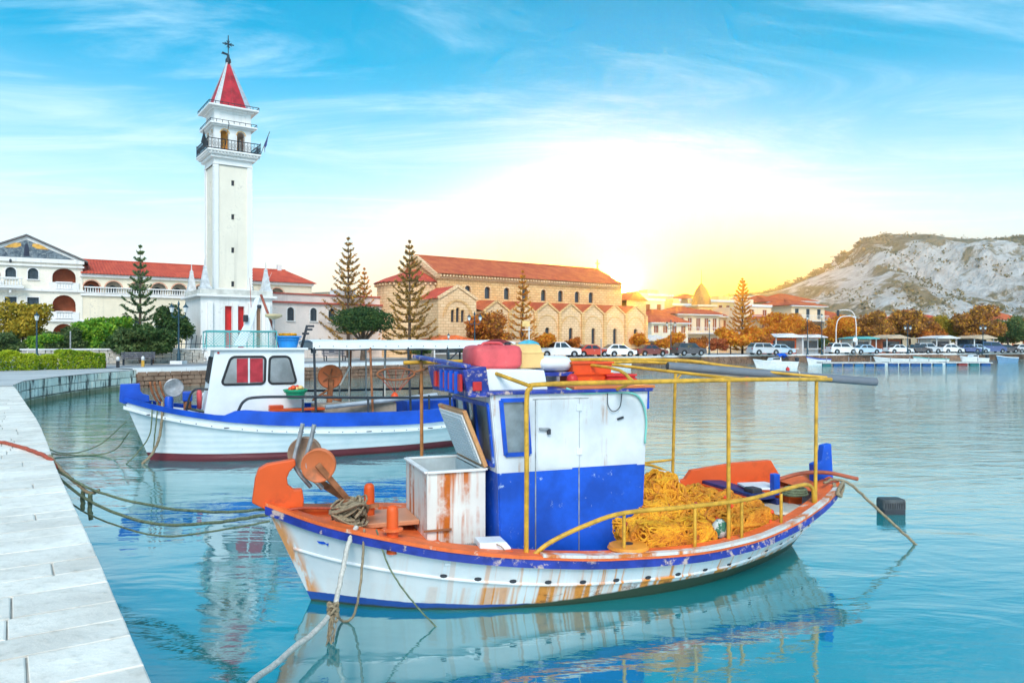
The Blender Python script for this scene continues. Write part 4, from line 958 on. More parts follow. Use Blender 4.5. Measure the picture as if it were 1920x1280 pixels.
# ---- cabin with two rounded-corner windows per side
W2, c0, c1 = .78, .84, 2.42
f2 = lambda z: 1.05 + .24*(z-c0)/(c1-c0); k2 = lambda z: 3.2
def rounded(u0, u1, v0, v1, r, sl=0, sr=0, n=5):
    out = []
    for cx_, cy_, a0 in ((u1-r,v1-r,0),(u0+r,v1-r,90),(u0+r,v0+r,180),(u1-r,v0+r,270)):
        for i in range(n+1):
            a = R(a0+90*i/n); u, v = cx_+r*math.cos(a), cy_+r*math.sin(a)
            k = (v-v0)/(v1-v0); out.append((u + (sl if cx_ == u0+r else sr)*k, v))
    return out
m = MB()
for sg in (1,-1): m.quad((f2(c0),-sg*W2,c0),(k2(c0),-sg*W2,c0),(k2(c1),-sg*W2,c1),(f2(c1),-sg*W2,c1))
m.quad((f2(c0),-W2,c0),(f2(c0),W2,c0),(f2(c1),W2,c1),(f2(c1),-W2,c1)); m.quad((3.2,-W2,c0),(3.2,W2,c0),(3.2,W2,c1),(3.2,-W2,c1))
m.build('cabin', M_white, B2)
MB().box((2.2,0,2.44),(2.16,1.72,.05)).build('cabin_roof', M_white, B2, bevel=.015)
M_rub = mat('black_window_rubber', (.02,.022,.025), .6, var=.2)
M_curtain = mat('red_curtain', (.42,.035,.05), .85, var=.25, scale=6)
M_glass2 = mat('pale_cabin_glass', (.30,.33,.34), .07, var=.4, scale=1.5, bump=0, spec=.8)
for sg in (1,-1):
    for (a, b, sl, sr, cur) in ((1.42,2.33,.20,.02,True),(2.42,3.03,.02,-.16,False)):
        po = rounded(a, b, 1.66, 2.27, .09, sl, sr); y = -sg*(W2+.008)
        f = MB().tube([(u,y,v) for u, v in po], .026, 6, closed=True).build('window', M_rub, B2, smooth=True)
        MB().quad(*[(u,y,v) for u, v in po]).build('pane', M_glass2, f)
        if cur:
            for c_, d_ in ((1.74,1.97),(2.02,2.29)): MB().box(((c_+d_)/2, y-sg*.004, 1.965),(d_-c_, .004, .53)).build('curtain', M_curtain, f)
            MB().box((1.995, y-sg*.006, 1.965),(.025,.006,.58)).build('mullion', M_white, f)
P = lambda u, v: (f2(v)-.008, -W2+2*W2*u, v)
for a, b in ((.1,.47),(.53,.9)):
    pts = [Vector(P(a,1.7)),Vector(P(b,1.7)),Vector(P(b,2.25)),Vector(P(a,2.25))]; f = MB().tube(pts, .025, 6, closed=True).build('window', M_rub, B2); MB().quad(*pts).build('pane', M_glass2, f)
MB().box((1.36,-W2-.01,2.36),(.04,.02,.04)).build('nav_light', M_red, B2)
# ---- roof gear: mesh railing, mast, radar, crane arm
m = MB()
for x in (1.12,1.6,2.1,2.6): 
    for y in (-.72,.72): m.tube([(x,y,2.46),(x,y,2.84)], .012, 6)
for y in (-.72,.72):
    m.tube([(1.12,y,2.84),(2.6,y,2.84)], .014, 6); m.tube([(1.12,y,2.5),(2.6,y,2.5)], .01, 6)
m.tube([(1.12,-.72,2.84),(1.12,.72,2.84)], .014, 6); m.tube([(2.6,-.72,2.84),(2.6,.72,2.84)], .014, 6)
rr = m.build('roof_rail', mat('teal_pipe', (.10,.40,.40), .5, var=.2), B2, smooth=40)
m = MB(); M_tnet = mat('teal_netting', (.10,.42,.40), .8, var=.2)
for y in (-.72,.72):
    for i in range(22):
        x = 1.12+i*.0675
        for dx in (.34,-.34):
            x2 = x+dx; za, zb = 2.5, 2.84
            if x2 < 1.12: zb = 2.5+.34*(x-1.12)/.34; x2 = 1.12
            if x2 > 2.6: zb = 2.5+.34*(2.6-x)/.34; x2 = 2.6
            m.bar((x,y,za),(x2,y,zb),.006)
tag(m.build('mesh_netting', M_tnet, rr), kind='stuff')
cr_ = MB().loft([[(1.72,-.2,2.5),(1.98,-.2,2.5),(1.98,-.02,2.5),(1.72,-.02,2.5)],[(1.98,-.2,3.05),(2.16,-.2,3.05),(2.16,-.06,3.05),(1.98,-.06,3.05)],[(2.2,-.18,3.62),(2.3,-.18,3.62),(2.3,-.08,3.62),(2.2,-.08,3.62)]], closed=True, cap=True).build('crane_arm', M_white, B2, bevel=.02)
MB().box((1.98,-.2,3.14),(.1,.18,.16)).build('crane_joint', M_dark, cr_, bevel=.02)
MB().box((2.28,-.17,3.42),(.1,.1,.08)).build('crane_lamp', M_dark, cr_, bevel=.02)
MB().tube([(2.32,-.15,3.7),(2.55,-.2,3.05),(2.74,-.2,2.48)], [.03,.03,.035], 8).build('boom', mat('red_brown_boom', (.30,.08,.05), .6, var=.3), B2, smooth=True)
MB().tube([(2.35,.1,3.7),(2.6,.12,4.25)], [.008,.004], 5).build('whip_aerial', M_ropew, B2); MB().tube([(2.15,.1,3.0),(2.1,.1,4.1)], [.01,.005], 5).build('whip_aerial', M_roper, B2)
MB().tube([(2.58,-.35,2.46),(2.58,-.35,3.14)], .03, 8).build('radar_post', M_steel, B2, smooth=40)
MB().lathe([(.02,3.12),(.10,3.14),(.19,3.19),(.2,3.22),(.17,3.245),(.02,3.25)], 20, (2.58,-.35,0)).build('radar_dome', mat('cream_radome', (.66,.52,.30), .5, var=.1), B2, smooth=40)
pipe('radio_mast', [(3.25,-.1,2.46),(3.32,-.1,2.75),(3.38,-.1,3.0)], .03, parent=B2, mt=M_dark)
for z, dx in ((2.8,.0),(2.9,.08),(2.98,.12)): MB().box((3.34+dx,-.12,z),(.16,.06,.05)).build('mast_lamp', M_dark, B2, bevel=.01)
# ---- long white awning on black posts
m = MB(); ring = []
for i in range(25):
    t = 3.35+5.1*i/24; dz = .02*math.sin(i*1.2); ring.append([(t,-1.02,2.44+dz*.3),(t,-1.02,2.60+dz*.4),(t,-.5,2.655+dz*.4),(t,.5,2.655),(t,1.02,2.60),(t,1.02,2.44)])
aw = m.loft(ring).build('awning', mat('white_canvas', (.80,.82,.82), .8, var=.08, scale=2, bump=.3), B2)
so = aw.modifiers.new('solid', 'SOLIDIFY'); so.thickness = .012
for i in range(16): MB().box((3.5+i*.31,-1.032,2.50),(.018,.01,.018)).build('eyelet', M_dark, aw)
MB().tube([(8.2,-.9,2.6),(9.0,-.6,2.58)], .05, 8).build('awning_pole', mat('peach_pole', (.66,.40,.26), .6, var=.2), B2)
for t in (3.38,4.68,5.6,6.6,7.7):
    for y in (-1.0,1.0): MB().tube([(t,y*1.25 if t < 7 else y,z2f(t)+.1),(t,y,2.47)], .028, 7).build('awning_post', M_dark if t != 4.68 else M_rustmetal, B2, smooth=40)
for t, y in ((4.3,.6),(4.45,.2),(5.25,-.2),(5.05,.9)): MB().tube([(t,y,.9),(t,y,2.4)], .02, 6).build('thin_pole', M_ropew, B2)
MB().bar((3.4,-1.0,2.42),(8.3,-1.0,2.42),.03).build('awning_beam', M_dark, B2); MB().bar((3.4,1.0,2.42),(8.3,1.0,2.42),.03).build('awning_beam', M_dark, B2)
MB().bar((6.6,-1.0,2.1),(6.95,-1.0,2.43),.03).build('knee_brace', M_dark, B2)
# rails along the side deck
pipe('side_rail', [(1.72,-1.30,1.10),(1.84,-1.33,1.32),(2.1,-1.36,1.40),(3.0,-1.45,1.39),(4.4,-1.46,1.33),(6.3,-1.3,1.28),(7.6,-1.0,1.34)], .03, parent=B2, mt=M_dark)
pipe('side_rail', [(3.3,1.4,1.35),(5,1.45,1.33),(7.6,1.0,1.36)], .03, parent=B2, mt=M_dark)
for t in (3.05,4.5,6.0,7.2): pipe('rail_stanchion', [(t,-g2(t)+.03,z2f(t)+.1),(t,-g2(t)+.06,1.34)], .024, 0, parent=B2, mt=M_dark)
# net winch amidships, rusty
nw = MB().lathe([(.0,-.05),(.10,-.05),(.27,-.09),(.29,-.07),(.18,0),(.29,.07),(.27,.09),(.0,.05)], 26, M=disc_M()).build('net_winch', M_hd, B2, smooth=35, loc=(3.95,0,1.76)); nw.rotation_euler[2] = R(-20)
for a in range(5): MB().bar((0,-.07,0),(.2*math.cos(a*1.26),-.085,.2*math.sin(a*1.26)),.03).build('spoke', M_rustmetal, nw)
m = MB(); m.bar((3.95,-.1,1.7),(3.9,-.1,1.1),.14,.12); m.bar((3.75,-.1,1.3),(4.2,-.1,1.2),.12,.1); m.bar((3.5,-.1,1.2),(3.95,-.1,1.5),.05); m.build('winch_stand', M_rustmetal, B2, bevel=.02)
MB().tube([(4.15,-.12,1.55),(4.4,-.12,2.0)], .025, 7).build('winch_lever', M_ropew, B2)
# engine casing and planks in the waist
MB().box((4.4,-.55,.98),(1.9,.7,.34)).build('waist_casing', mat('grey_brown_casing', (.36,.30,.24), .8, var=.35, scale=3), B2, bevel=.02)
MB().tube([(3.6,-1.2,1.12),(6.4,-.8,1.30)], .05, 8).build('grey_spar', mat('grey_blue_spar', (.40,.46,.52), .6, var=.2), B2)
MB().box((3.0,-1.0,1.08),(1.2,.3,.05)).build('side_bench', M_orange, B2, bevel=.01)
MB().box((2.55,-.98,1.14),(.3,.25,.10)).build('orange_mat', M_orangeplas, B2, bevel=.02)
MB().box((6.6,.2,1.0),(1.8,1.6,.3)).build('aft_casing', M_blue2, B2, bevel=.02)
# ---- loose things on the second boat
def on_b2(name, label, cat, t, w, z, rz=0): return thing(name, label, cat, b2w(t, w, z), B2A+rz)
def basin(o, mt, r, h):
    m = MB(); m.lathe([(r*.72,0),(r*.95,h),(r*1.08,h),(r*1.08,h-.03),(r,h-.03)], 22, cap=False); m.lathe([(r*.9,h),(r*.68,.02)], 22, cap=False); m.lathe([(.01,.0),(r*.72,.0)], 22, cap=False); m.lathe([(.01,.02),(r*.68,.02)], 22, cap=False); m.build('shell', mt, o, smooth=40, fix=False)
    MB().tube([(r*.97*math.cos(a), r*.97*math.sin(a), h*.72) for a in lin(0,6.28,22)[:-1]], .012, 5, closed=True).build('rim', mt, o, smooth=True)
gb_ = on_b2('plastic_basin', 'green plastic basin heaped with red and yellow floats beside the cabin', 'basin', 2.95, 1.12, 1.34); basin(gb_, mat('green_plastic', (.02,.36,.17), .45, var=.15), .25, .20)
for k in range(9):
    a = k*2.4; rr_ = .16*math.sqrt(k/9); MB().lathe([(.01,-.05),(.045,-.035),(.06,0),(.045,.035),(.01,.05)], 8).build('float', (M_red, M_orangeplas, M_tub)[k % 3], gb_, smooth=True, loc=(rr_*math.cos(a), rr_*math.sin(a), .21+.03*(k % 2)))
bt = on_b2('plastic_basin', 'blue plastic tub with yellow net inside on the far boat cabin roof', 'basin', 2.92, .15, 2.47); basin(bt, mat('sky_blue_plastic', (.02,.28,.72), .45, var=.15), .30, .27)
m = MB(); r = random.Random(2)
for k in range(40): m.tube([(.2*math.cos(a*1.3+k)*r.random()**.3, .2*math.sin(a+k)*r.random()**.3, .27+.06*r.random()) for a in lin(0,3,8)], .012, 4, cap=False)
tag(m.build('net', M_net, bt, fix=False), kind='stuff')
ol2 = on_b2('orange_buoy', 'small orange buoy on the rail under the far boat awning', 'buoy', 5.3, .9, 1.28)
MB().lathe([(.01,-.12),(.08,-.08),(.10,.0),(.07,.08),(.02,.12)], 14).build('ball', M_orangeplas, ol2, smooth=True); MB().tube([(0,0,.1),(0,0,.2)], .012, 5).build('eye', M_dark, ol2)
hn = thing('landing_net', 'round dark red landing net hoop hanging beside the brown pole', 'net', b1w(1.15,-1.0,2.2), B1A)
MB().tube([(.22*math.cos(a)-.1, .0, .07*math.sin(a)) for a in lin(0,6.28,24)[:-1]], .012, 6, closed=True).build('hoop', M_rustmetal, hn, smooth=True)
m = MB()
for k in range(12):
    a = k/12*6.28; m.bar((.22*math.cos(a)-.1,0,.07*math.sin(a)),(-.1+.05*math.cos(a),0.02,-.18+.03*math.sin(a)),.005)
m.build('mesh', M_roper, hn); MB().tube([(.12,0,.02),(.45,-.1,.12)], .012, 6).build('handle', M_rustmetal, hn)
for k, (t, w, dz) in enumerate(((.15,.62,0),(.25,.68,.02),(.05,.55,0))):
    rope('rope hanging down the bow side of the far boat, %s' % ('middle of three', 'thickest of three', 'nearest the stem')[k], [b2w(t,w-.1,1.3), b2w(t,w+.03,1.1), b2w(t-.05,w-.05,.6), b2w(t-.1-.1*k,w-.15,.2), b2w(t-.3-.1*k,w-.1,.0)], (.014,.03,.014)[k], M_ropeg if k != 1 else M_rope)
# ================================================================== building kit (local frame: x along the front, front faces -y)
def arc_pts(x0, x1, z0, z1, n=10):
    """top of an arched opening: from (x1, spring) over to (x0, spring)"""
    r = (x1-x0)/2; h = min(r, (z1-z0)*.6); zs = z1-h; cx_ = (x0+x1)/2
    return [(cx_+r*math.cos(math.pi*i/n), zs+h*math.sin(math.pi*i/n)) for i in range(n+1)], zs
def facade(mb, x0, x1, z0, z1, ops, y=0, depth=.3):
    """front wall sheet with real openings; ops = (a, b, c, d, arched)"""
    xs = sorted({x0, x1, *[o[0] for o in ops], *[o[1] for o in ops]}); zs = sorted({z0, z1, *[o[2] for o in ops], *[o[3] for o in ops]})
    for i in range(len(xs)-1):
        for j in range(len(zs)-1):
            cx_, cz_ = (xs[i]+xs[i+1])/2, (zs[j]+zs[j+1])/2
            if any(o[0] < cx_ < o[1] and o[2] < cz_ < o[3] for o in ops): continue
            mb.quad((xs[i],y,zs[j]),(xs[i+1],y,zs[j]),(xs[i+1],y,zs[j+1]),(xs[i],y,zs[j+1]))
    for a, b, c, d, ar in ops:
        if ar:
            pts, sp = arc_pts(a, b, c, d); h = len(pts)//2
            mb.quad(*[(u,y,v) for u, v in pts[:h+1]], (b,y,d)); mb.quad(*[(u,y,v) for u, v in pts[h:]], (a,y,d))
            loop = [(b,c)] + pts + [(a,c)]
        else: loop = [(b,c),(b,d),(a,d),(a,c)]
        for (u, v), (u2, v2) in zip(loop, loop[1:]+loop[:1]): mb.quad((u,y,v),(u2,y,v2),(u2,y+depth,v2),(u,y+depth,v))
def op_loop(o, n=10):
    a, b, c, d, ar = o
    return [(b,c)] + arc_pts(a, b, c, d, n)[0] + [(a,c)] if ar else [(b,c),(b,d),(a,d),(a,c)]
def add_window(parent, o, mp, mf, y=0, depth=.22, frame=.09, sill=True, surround=None, bars=True):
    """one window: pane set back in its opening, frame, glazing bars, sill"""
    lp = op_loop(o); a, b, c, d, ar = o
    w = MB().quad(*[(u, y+depth, v) for u, v in lp]).build('window', mp, parent)
    m = MB()
    for p, q in zip(lp, lp[1:]+lp[:1]): m.bar((p[0],y+depth-.02,p[1]),(q[0],y+depth-.02,q[1]),.05,frame,up=(0,1,0))
    if bars: m.bar(((a+b)/2,y+depth-.03,c),((a+b)/2,y+depth-.03,d-.02),.04,.05,up=(0,1,0))
    m.build('frame', mf, w)
    if sill: MB().box(((a+b)/2,y-.05,c-.04),(b-a+.2,.22,.09)).build('sill', surround or mf, w)
    if surround:
        m = MB(); lo_ = [((u-(a+b)/2)*1.0+(a+b)/2, v) for u, v in lp]
        pr = [(u + (.09 if u > (a+b)/2 else -.09 if u < (a+b)/2 else 0), v+(.09 if v > c+.01 else 0)) for u, v in lp]
        for k in range(len(lp)-1): m.quad((lp[k][0],y-.03,lp[k][1]),(lp[k+1][0],y-.03,lp[k+1][1]),(pr[k+1][0],y-.03,pr[k+1][1]),(pr[k][0],y-.03,pr[k][1]))
        m.build('surround', surround, w)
    return w
def tiled_slope(mb, p00, p10, p11, p01, pitch=.32, amp=.06):
    """roof plane with rolled tiles running down the slope; p00-p10 eave, p01-p11 ridge"""
    a, b, c, d = map(Vector, (p00, p10, p11, p01)); n = max(4, int((b-a).length/pitch)*2); nv = 4
    nr = (b-a).cross(d-a).normalized()
    if nr.z < 0: nr = -nr
    rings = []
    for i in range(n+1):
        u = i/n; lo_, hi_ = a.lerp(b, u), d.lerp(c, u); off = nr*(amp if i % 2 else 0)
        rings.append([lo_.lerp(hi_, k/nv)+off for k in range(nv+1)])
    mb.loft(rings)
def tile_mat(name, a, b, c):
    m, nt, bs = nodes(name); g = N(nt, 'ShaderNodeNewGeometry')
    n = nnoise(nt, g.outputs['Position'], .9, 5); n2 = nnoise(nt, g.outputs['Position'], 5, 4, .7)
    col = nmix(nt, nramp(nt, n, .3, .7), a, b); col = nmix(nt, nramp(nt, n2, .5, .72, 0, .7), col, c); L(nt, col, bs.inputs['Base Color']); bs.inputs['Roughness'].default_value = .85
    sp = N(nt, 'ShaderNodeSeparateXYZ'); L(nt, g.outputs['Position'], sp.inputs[0])
    wv = nmath(nt, 'FRACT', nmath(nt, 'MULTIPLY', sp.outputs[2], 5.5)); nbump(nt, bs, nmath(nt, 'ADD', wv, nmath(nt, 'MULTIPLY', n2, .5)), .5, .05)
    return m
M_tile = tile_mat('red_roof_tiles', (.46,.060,.035), (.60,.10,.05), (.34,.05,.035))
M_tile2 = tile_mat('orange_brown_roof_tiles', (.44,.085,.035), (.58,.15,.05), (.30,.05,.025))
def plaster(name, a, rough=.85, var=.1, stain=(.45,.42,.36)):
    """painted render with faint patches and rain streaks"""
    if name in MATS: return MATS[name]
    m, nt, b = nodes(name); g = N(nt, 'ShaderNodeNewGeometry'); pos = g.outputs['Position']; n = nnoise(nt, pos, .5, 6, .6); n2 = nnoise(nt, pos, 5, 5)
    mpn = N(nt, 'ShaderNodeMapping'); mpn.inputs['Scale'].default_value = (2.4,2.4,.10); L(nt, pos, mpn.inputs[0]); st = nnoise(nt, mpn.outputs[0], 1.0, 6, .65)
    c = nmix(nt, nramp(nt, n, .3, .7), tuple(x*(1-var) for x in a), tuple(min(.9, x*(1+var*.5)) for x in a)); c = nmix(nt, nramp(nt, st, .52, .80, 0, .55), c, stain); c = nmix(nt, nramp(nt, nmath(nt, 'MULTIPLY', n, n2), .30, .42, 0, .4), c, stain)
    L(nt, c, b.inputs['Base Color']); b.inputs['Roughness'].default_value = rough; nbump(nt, b, n2, .15, .02); MATS[name] = m; return m
M_cream = plaster('cream_plaster', (.84,.78,.66)); M_cream2 = plaster('pale_yellow_plaster', (.82,.73,.56)); M_whitep = plaster('white_plaster', (.78,.77,.76)); M_whitetrim = plaster('white_trim_plaster', (.80,.79,.77), var=.05)
M_pinkp = plaster('warm_white_plaster', (.80,.70,.64))
M_shut = mat('dark_blue_green_shutter', (.035,.06,.08), .6, var=.3, scale=3)
M_dglass = mat('dark_window_glass', (.03,.05,.07), .15, var=.4, bump=0, spec=.7)
M_terra = mat('terracotta_wall', (.52,.15,.07), .85, var=.25, scale=1)
M_dullbrown = mat('brown_loggia_ceiling', (.28,.16,.10), .9, var=.2)  # plain brown for ceilings, frames and doors
M_slate = mat('slate_gable_roof', (.16,.15,.15), .8, var=.2)
def balusters(parent, x0, x1, z0, h, y, mt=None, name='balustrade'):
    m = MB(); n = max(2, int((x1-x0)/.24))
    m.box(((x0+x1)/2,y,z0+h),(x1-x0,.22,.12)); m.box(((x0+x1)/2,y,z0+.05),(x1-x0,.20,.10))
    for i in range(n):
        x = x0+(i+.5)*(x1-x0)/n; m.lathe([(.035,z0+.1),(.075,z0+h*.35),(.03,z0+h*.7),(.05,z0+h-.05)], 6, (x,y,0), cap=False)
    return m.build(name, mt or M_whitetrim, parent, smooth=50)
def loggia(parent, o, y=0, depth=1.6, back=None, ceil=None):
    """a recess behind an arched opening"""
    a, b, c, d, ar = o; m = MB()
    m.quad((a-.1,y+depth,c),(b+.1,y+depth,c),(b+.1,y+depth,d+.1),(a-.1,y+depth,d+.1))
    for x in (a-.1,b+.1): m.quad((x,y+.31,c),(x,y+depth,c),(x,y+depth,d+.1),(x,y+.31,d+.1))
    w = m.build('loggia', back or M_terra, parent)
    MB().quad((a-.1,y+.31,d+.1),(b+.1,y+.31,d+.1),(b+.1,y+depth,d+.1),(a-.1,y+depth,d+.1)).build('ceiling', ceil or M_dullbrown, w)
    MB().quad((a-.1,y+.31,c+.01),(b+.1,y+.31,c+.01),(b+.1,y+depth,c+.01),(a-.1,y+depth,c+.01)).build('floor', M_whitep, w)
    return w
def shell(mb, x0, x1, z0, z1, dep, y=0):
    mb.quad((x0,y,z0),(x0,y+dep,z0),(x0,y+dep,z1),(x0,y,z1)); mb.quad((x1,y,z0),(x1,y+dep,z0),(x1,y+dep,z1),(x1,y,z1)); mb.quad((x0,y+dep,z0),(x1,y+dep,z0),(x1,y+dep,z1),(x0,y+dep,z1))
GZ = QZ + .02

# ================================================================== mansion with painted gable (left)
Yb = 75.55; mx = -49.1; MAA = R(30)
MA = thing('mansion', 'cream three-storey mansion with painted pediment and white balconies at far left', 'building', (mx,Yb,GZ), MAA)
hz = lambda py: hgt(py, Yb)-GZ
hx = lambda px: ((px-960)/1400*Yb-mx)/(math.cos(MAA)-(px-960)/1400*math.sin(MAA))
Wd = 4.9
ops = []
for cx_ in (hx(20), hx(62), hx(-20)):
    ops += [(cx_-.45,cx_+.45,hz(523),hz(502),True),(cx_-.5,cx_+.5,hz(579),hz(557),False)]
lg = [(hx(98),hx(142),hz(527),hz(500),True),(hx(98),hx(142),hz(583),hz(551),True),(hx(99),hx(140),0.2,hz(606),True)]
lg += [(-b,-a,c,d,e) for a, b, c, d, e in lg]
m = MB(); facade(m, -Wd, Wd, 0, hz(487), ops+lg); shell(m, -Wd, Wd, 0, hz(487), 10); m.build('wall', M_cream, MA)
for o in ops: add_window(MA, o, M_shut, M_shut, surround=M_whitetrim)
for o in lg: loggia(MA, o)
for z, hh in ((hz(543),.22),(hz(600),.22),(hz(497),.18),(hz(488),.34)): MB().box((0,-.10,z),(2*Wd+.3,.3,hh)).build('cornice', M_whitetrim, MA)
m = MB(); zc, za = hz(486), hz(443); m.prism([(-Wd-.2,zc),(Wd+.2,zc),(0,za)], -.05, 9.9); m.build('pediment', M_whitetrim, MA)
def mural():
    m, nt, b = nodes('blue_grey_fresco'); v = ncoord(nt); n = nnoise(nt, v, 1.8, 6, .65, 1.2); n2 = nnoise(nt, v, 5, 5)
    c = nmix(nt, nramp(nt, n, .35, .65), (.035,.06,.09), (.20,.25,.28)); c = nmix(nt, nramp(nt, n2, .55, .7), c, (.34,.36,.34)); L(nt, c, b.inputs['Base Color']); b.inputs['Roughness'].default_value = .9; return m
MB().prism([(-Wd*.84,zc+.16),(Wd*.84,zc+.16),(0,za-.35)], -.085, -.06).build('fresco_panel', mural(), MA)
for sg in (1,-1): MB().prism([(sg*.45,za-1.0),(sg*.9,za-1.22),(sg*1.9,za-1.26),(sg*1.55,za-.98),(sg*1.0,za-.72),(sg*.5,za-.72)], -.1, -.088).build('golden_cloud', mat('golden_fresco', (.70,.38,.08), .9, var=.3, scale=3), MA)
MB().prism([(-.25,zc+.3),(.25,zc+.3),(.2,za-1.2),(.1,za-.75),(-.1,za-.75),(-.2,za-1.2)], -.105, -.088).build('dark_figure', mat('dark_fresco', (.03,.04,.07), .9), MA)
m = MB()
for sg in (1,-1): m.bar((sg*(Wd+.35),4.8,zc+.02),(0,4.8,za+.12),10.4,.16,up=(0,1,0)) if False else m.add([(0,-.35,za+.2),(sg*(Wd+.5),-.35,zc+.06),(sg*(Wd+.5),10.2,zc+.06),(0,10.2,za+.2),(0,-.35,za+.04),(sg*(Wd+.5),-.35,zc-.1),(sg*(Wd+.5),10.2,zc-.1),(0,10.2,za+.04)], [(0,1,2,3),(4,5,6,7),(0,1,5,4),(1,2,6,5),(2,3,7,6)])
m.build('roof', M_slate, MA)
for x0, x1, zb in ((hx(95),hx(145),hz(541)),(hx(95),hx(145),hz(597)),(-hx(145),-hx(95),hz(541)),(-hx(145),-hx(95),hz(597))):
    m = MB().box(((x0+x1)/2,-.05,zb+.36),(x1-x0+.3,.14,.78)).build('balcony_panel', M_whitetrim, MA); balusters(m, (x0+x1)/2-.75, (x0+x1)/2+.75, zb+.05, .70, -.14)
bp_ = MB().box((hx(8),-.55,hz(540)),(3.4,1.0,.16)).build('balcony_floor', M_whitetrim, MA); balusters(bp_, hx(8)-1.6, hx(8)+1.6, hz(540)+.08, .85, -.98)
for x in (hx(20), hx(8)-1.2): MB().box((x,-.4,hz(547)),(.2,.7,.3)).build('balcony_bracket', M_whitetrim, MA)
for x, z in ((hx(20),hz(494)),(hx(20),hz(550))): MB().lathe([(.05,0),(.12,.1),(.1,.3),(.03,.36)], 8, (x,-.25,z)).build('wall_lamp', M_dark, MA)

# ================================================================== arcaded wing with red roof
WA = math.atan2(13,20.1); wx0, wy0 = at(153,78), 78.0
WI = thing('arcaded_wing', 'long cream wing with arched gallery and red tiled roof behind the bell tower', 'building', (wx0,wy0,GZ), WA)
WL = 24.4; ez = hgt(513,78)-GZ
def wing_x(px):   # distance along the wing for a picture column
    k = (px-960)/1400; return (k*wy0-wx0)/(math.cos(WA)-k*math.sin(WA))
zg0, zg1 = hgt(548,78)-GZ, hgt(525,78)-GZ
ar = []
for px in (172,213,258,298,336,378,420,462,498,520): ar.append(wing_x(px))
ops = []; wins = []
for i, x in enumerate(ar):
    ops.append((x-.78,x+.78,zg0,zg1,True))
for i, x in enumerate(ar): wins.append((x-.36,x+.36,1.9+1.05,1.9+2.15,False))
m = MB(); facade(m, 0, WL, 0, ez, ops+wins); shell(m, 0, WL, 0, ez, 7); m.build('wall', M_cream2, WI)
for i, o in enumerate(ops):
    lg_ = loggia(WI, o, depth=1.3, back=M_cream if i not in (0,) else M_terra)
    oo = ((o[0]+o[1])/2-.36, (o[0]+o[1])/2+.36, o[2]+.02, o[3]-.35, True)
    MB().quad(*[(u,1.28,v) for u, v in op_loop(oo)]).build('gallery_door', M_shut, lg_)
    m = MB(); a, b, c, d, _ = o; pts, sp = arc_pts(a, b, c, d, 12); c_ = (a+b)/2
    m.loft([[(u,-.05,v),(c_+(u-c_)*1.16,-.05,sp+(v-sp)*1.16+.0)] for u, v in pts]); m.build('arch_moulding', mat('peach_trim', (.70,.38,.26), .85, var=.1), lg_)
for o in wins: add_window(WI, o, M_shut, M_shut, surround=M_whitetrim, bars=False)
balusters(WI, .2, WL-.2, zg0-.05, .62, -.16)
MB().box((WL/2,-.08,ez-.15),(WL+.3,.35,.3)).build('cornice', M_whitetrim, WI); MB().box((WL/2,-.08,zg0-.2),(WL+.2,.3,.24)).build('cornice', M_whitetrim, WI)
m = MB(); rz_ = ez+1.75; tiled_slope(m, (-.1,-.5,ez), (WL+.5,-.5,ez), (WL-2.2,3.5,rz_), (-.1,3.5,rz_)); tiled_slope(m, (WL+.5,-.5,ez), (WL+.5,7.5,ez), (WL-2.2,3.5,rz_), (WL-2.2,3.5,rz_)); tiled_slope(m, (-.1,7.5,ez), (WL+.5,7.5,ez), (WL-2.2,3.5,rz_), (-.1,3.5,rz_))
m.build('roof', M_tile, WI); MB().tube([(-.1,3.5,rz_+.05),(WL-2.2,3.5,rz_+.05)], .12, 6).build('ridge_tiles', M_tile, WI)
m = MB(); m.box((ar[9]+1.2,3.6,rz_+.35),(.5,.5,.7)); m.build('chimney', M_whitep, WI)

# ================================================================== low white block right of the tower
LB = thing('low_block', 'low white building with arched windows and red coping between tower and round bush', 'building', (at(470,76),76,GZ), R(38))
lbw = 16.5; lz = hgt(566,77)-GZ
def lb_x(px): 
    k = (px-960)/1400; return (k*76-at(470,76))/(math.cos(R(38))-k*math.sin(R(38)))
ops = [(lb_x(px)-.38,lb_x(px)+.38,hgt(602,80)-GZ,hgt(577,80)-GZ,True) for px in (545,588,622,649)] + [(lb_x(px)-.34,lb_x(px)+.34,.5,1.75,False) for px in (545,588,622)]
m = MB(); facade(m, 0, lbw, 0, lz, ops); shell(m, 0, lbw, 0, lz, 6); m.quad((0,0,lz),(lbw,0,lz),(lbw,6,lz),(0,6,lz)); m.build('wall', M_pinkp, LB)
for o in ops: add_window(LB, o, M_dglass, M_shut, surround=M_whitetrim)
M_cop = mat('red_coping', (.50,.10,.07), .8, var=.2)
MB().box((lbw/2,-.05,lz+.05),(lbw+.3,.5,.16)).build('coping', M_cop, LB)
m = MB(); m.box((lbw/2,3.2,lz+.5),(lbw,5.5,.95)); m.build('parapet', M_pinkp, LB); MB().box((lbw/2,.55,lz+1.0),(lbw+.2,.5,.14)).build('coping', M_cop, LB)
rt = MB().box((11.5,3,lz+1.3),(2.2,2,1.1)).build('roof_box', M_whitep, LB)

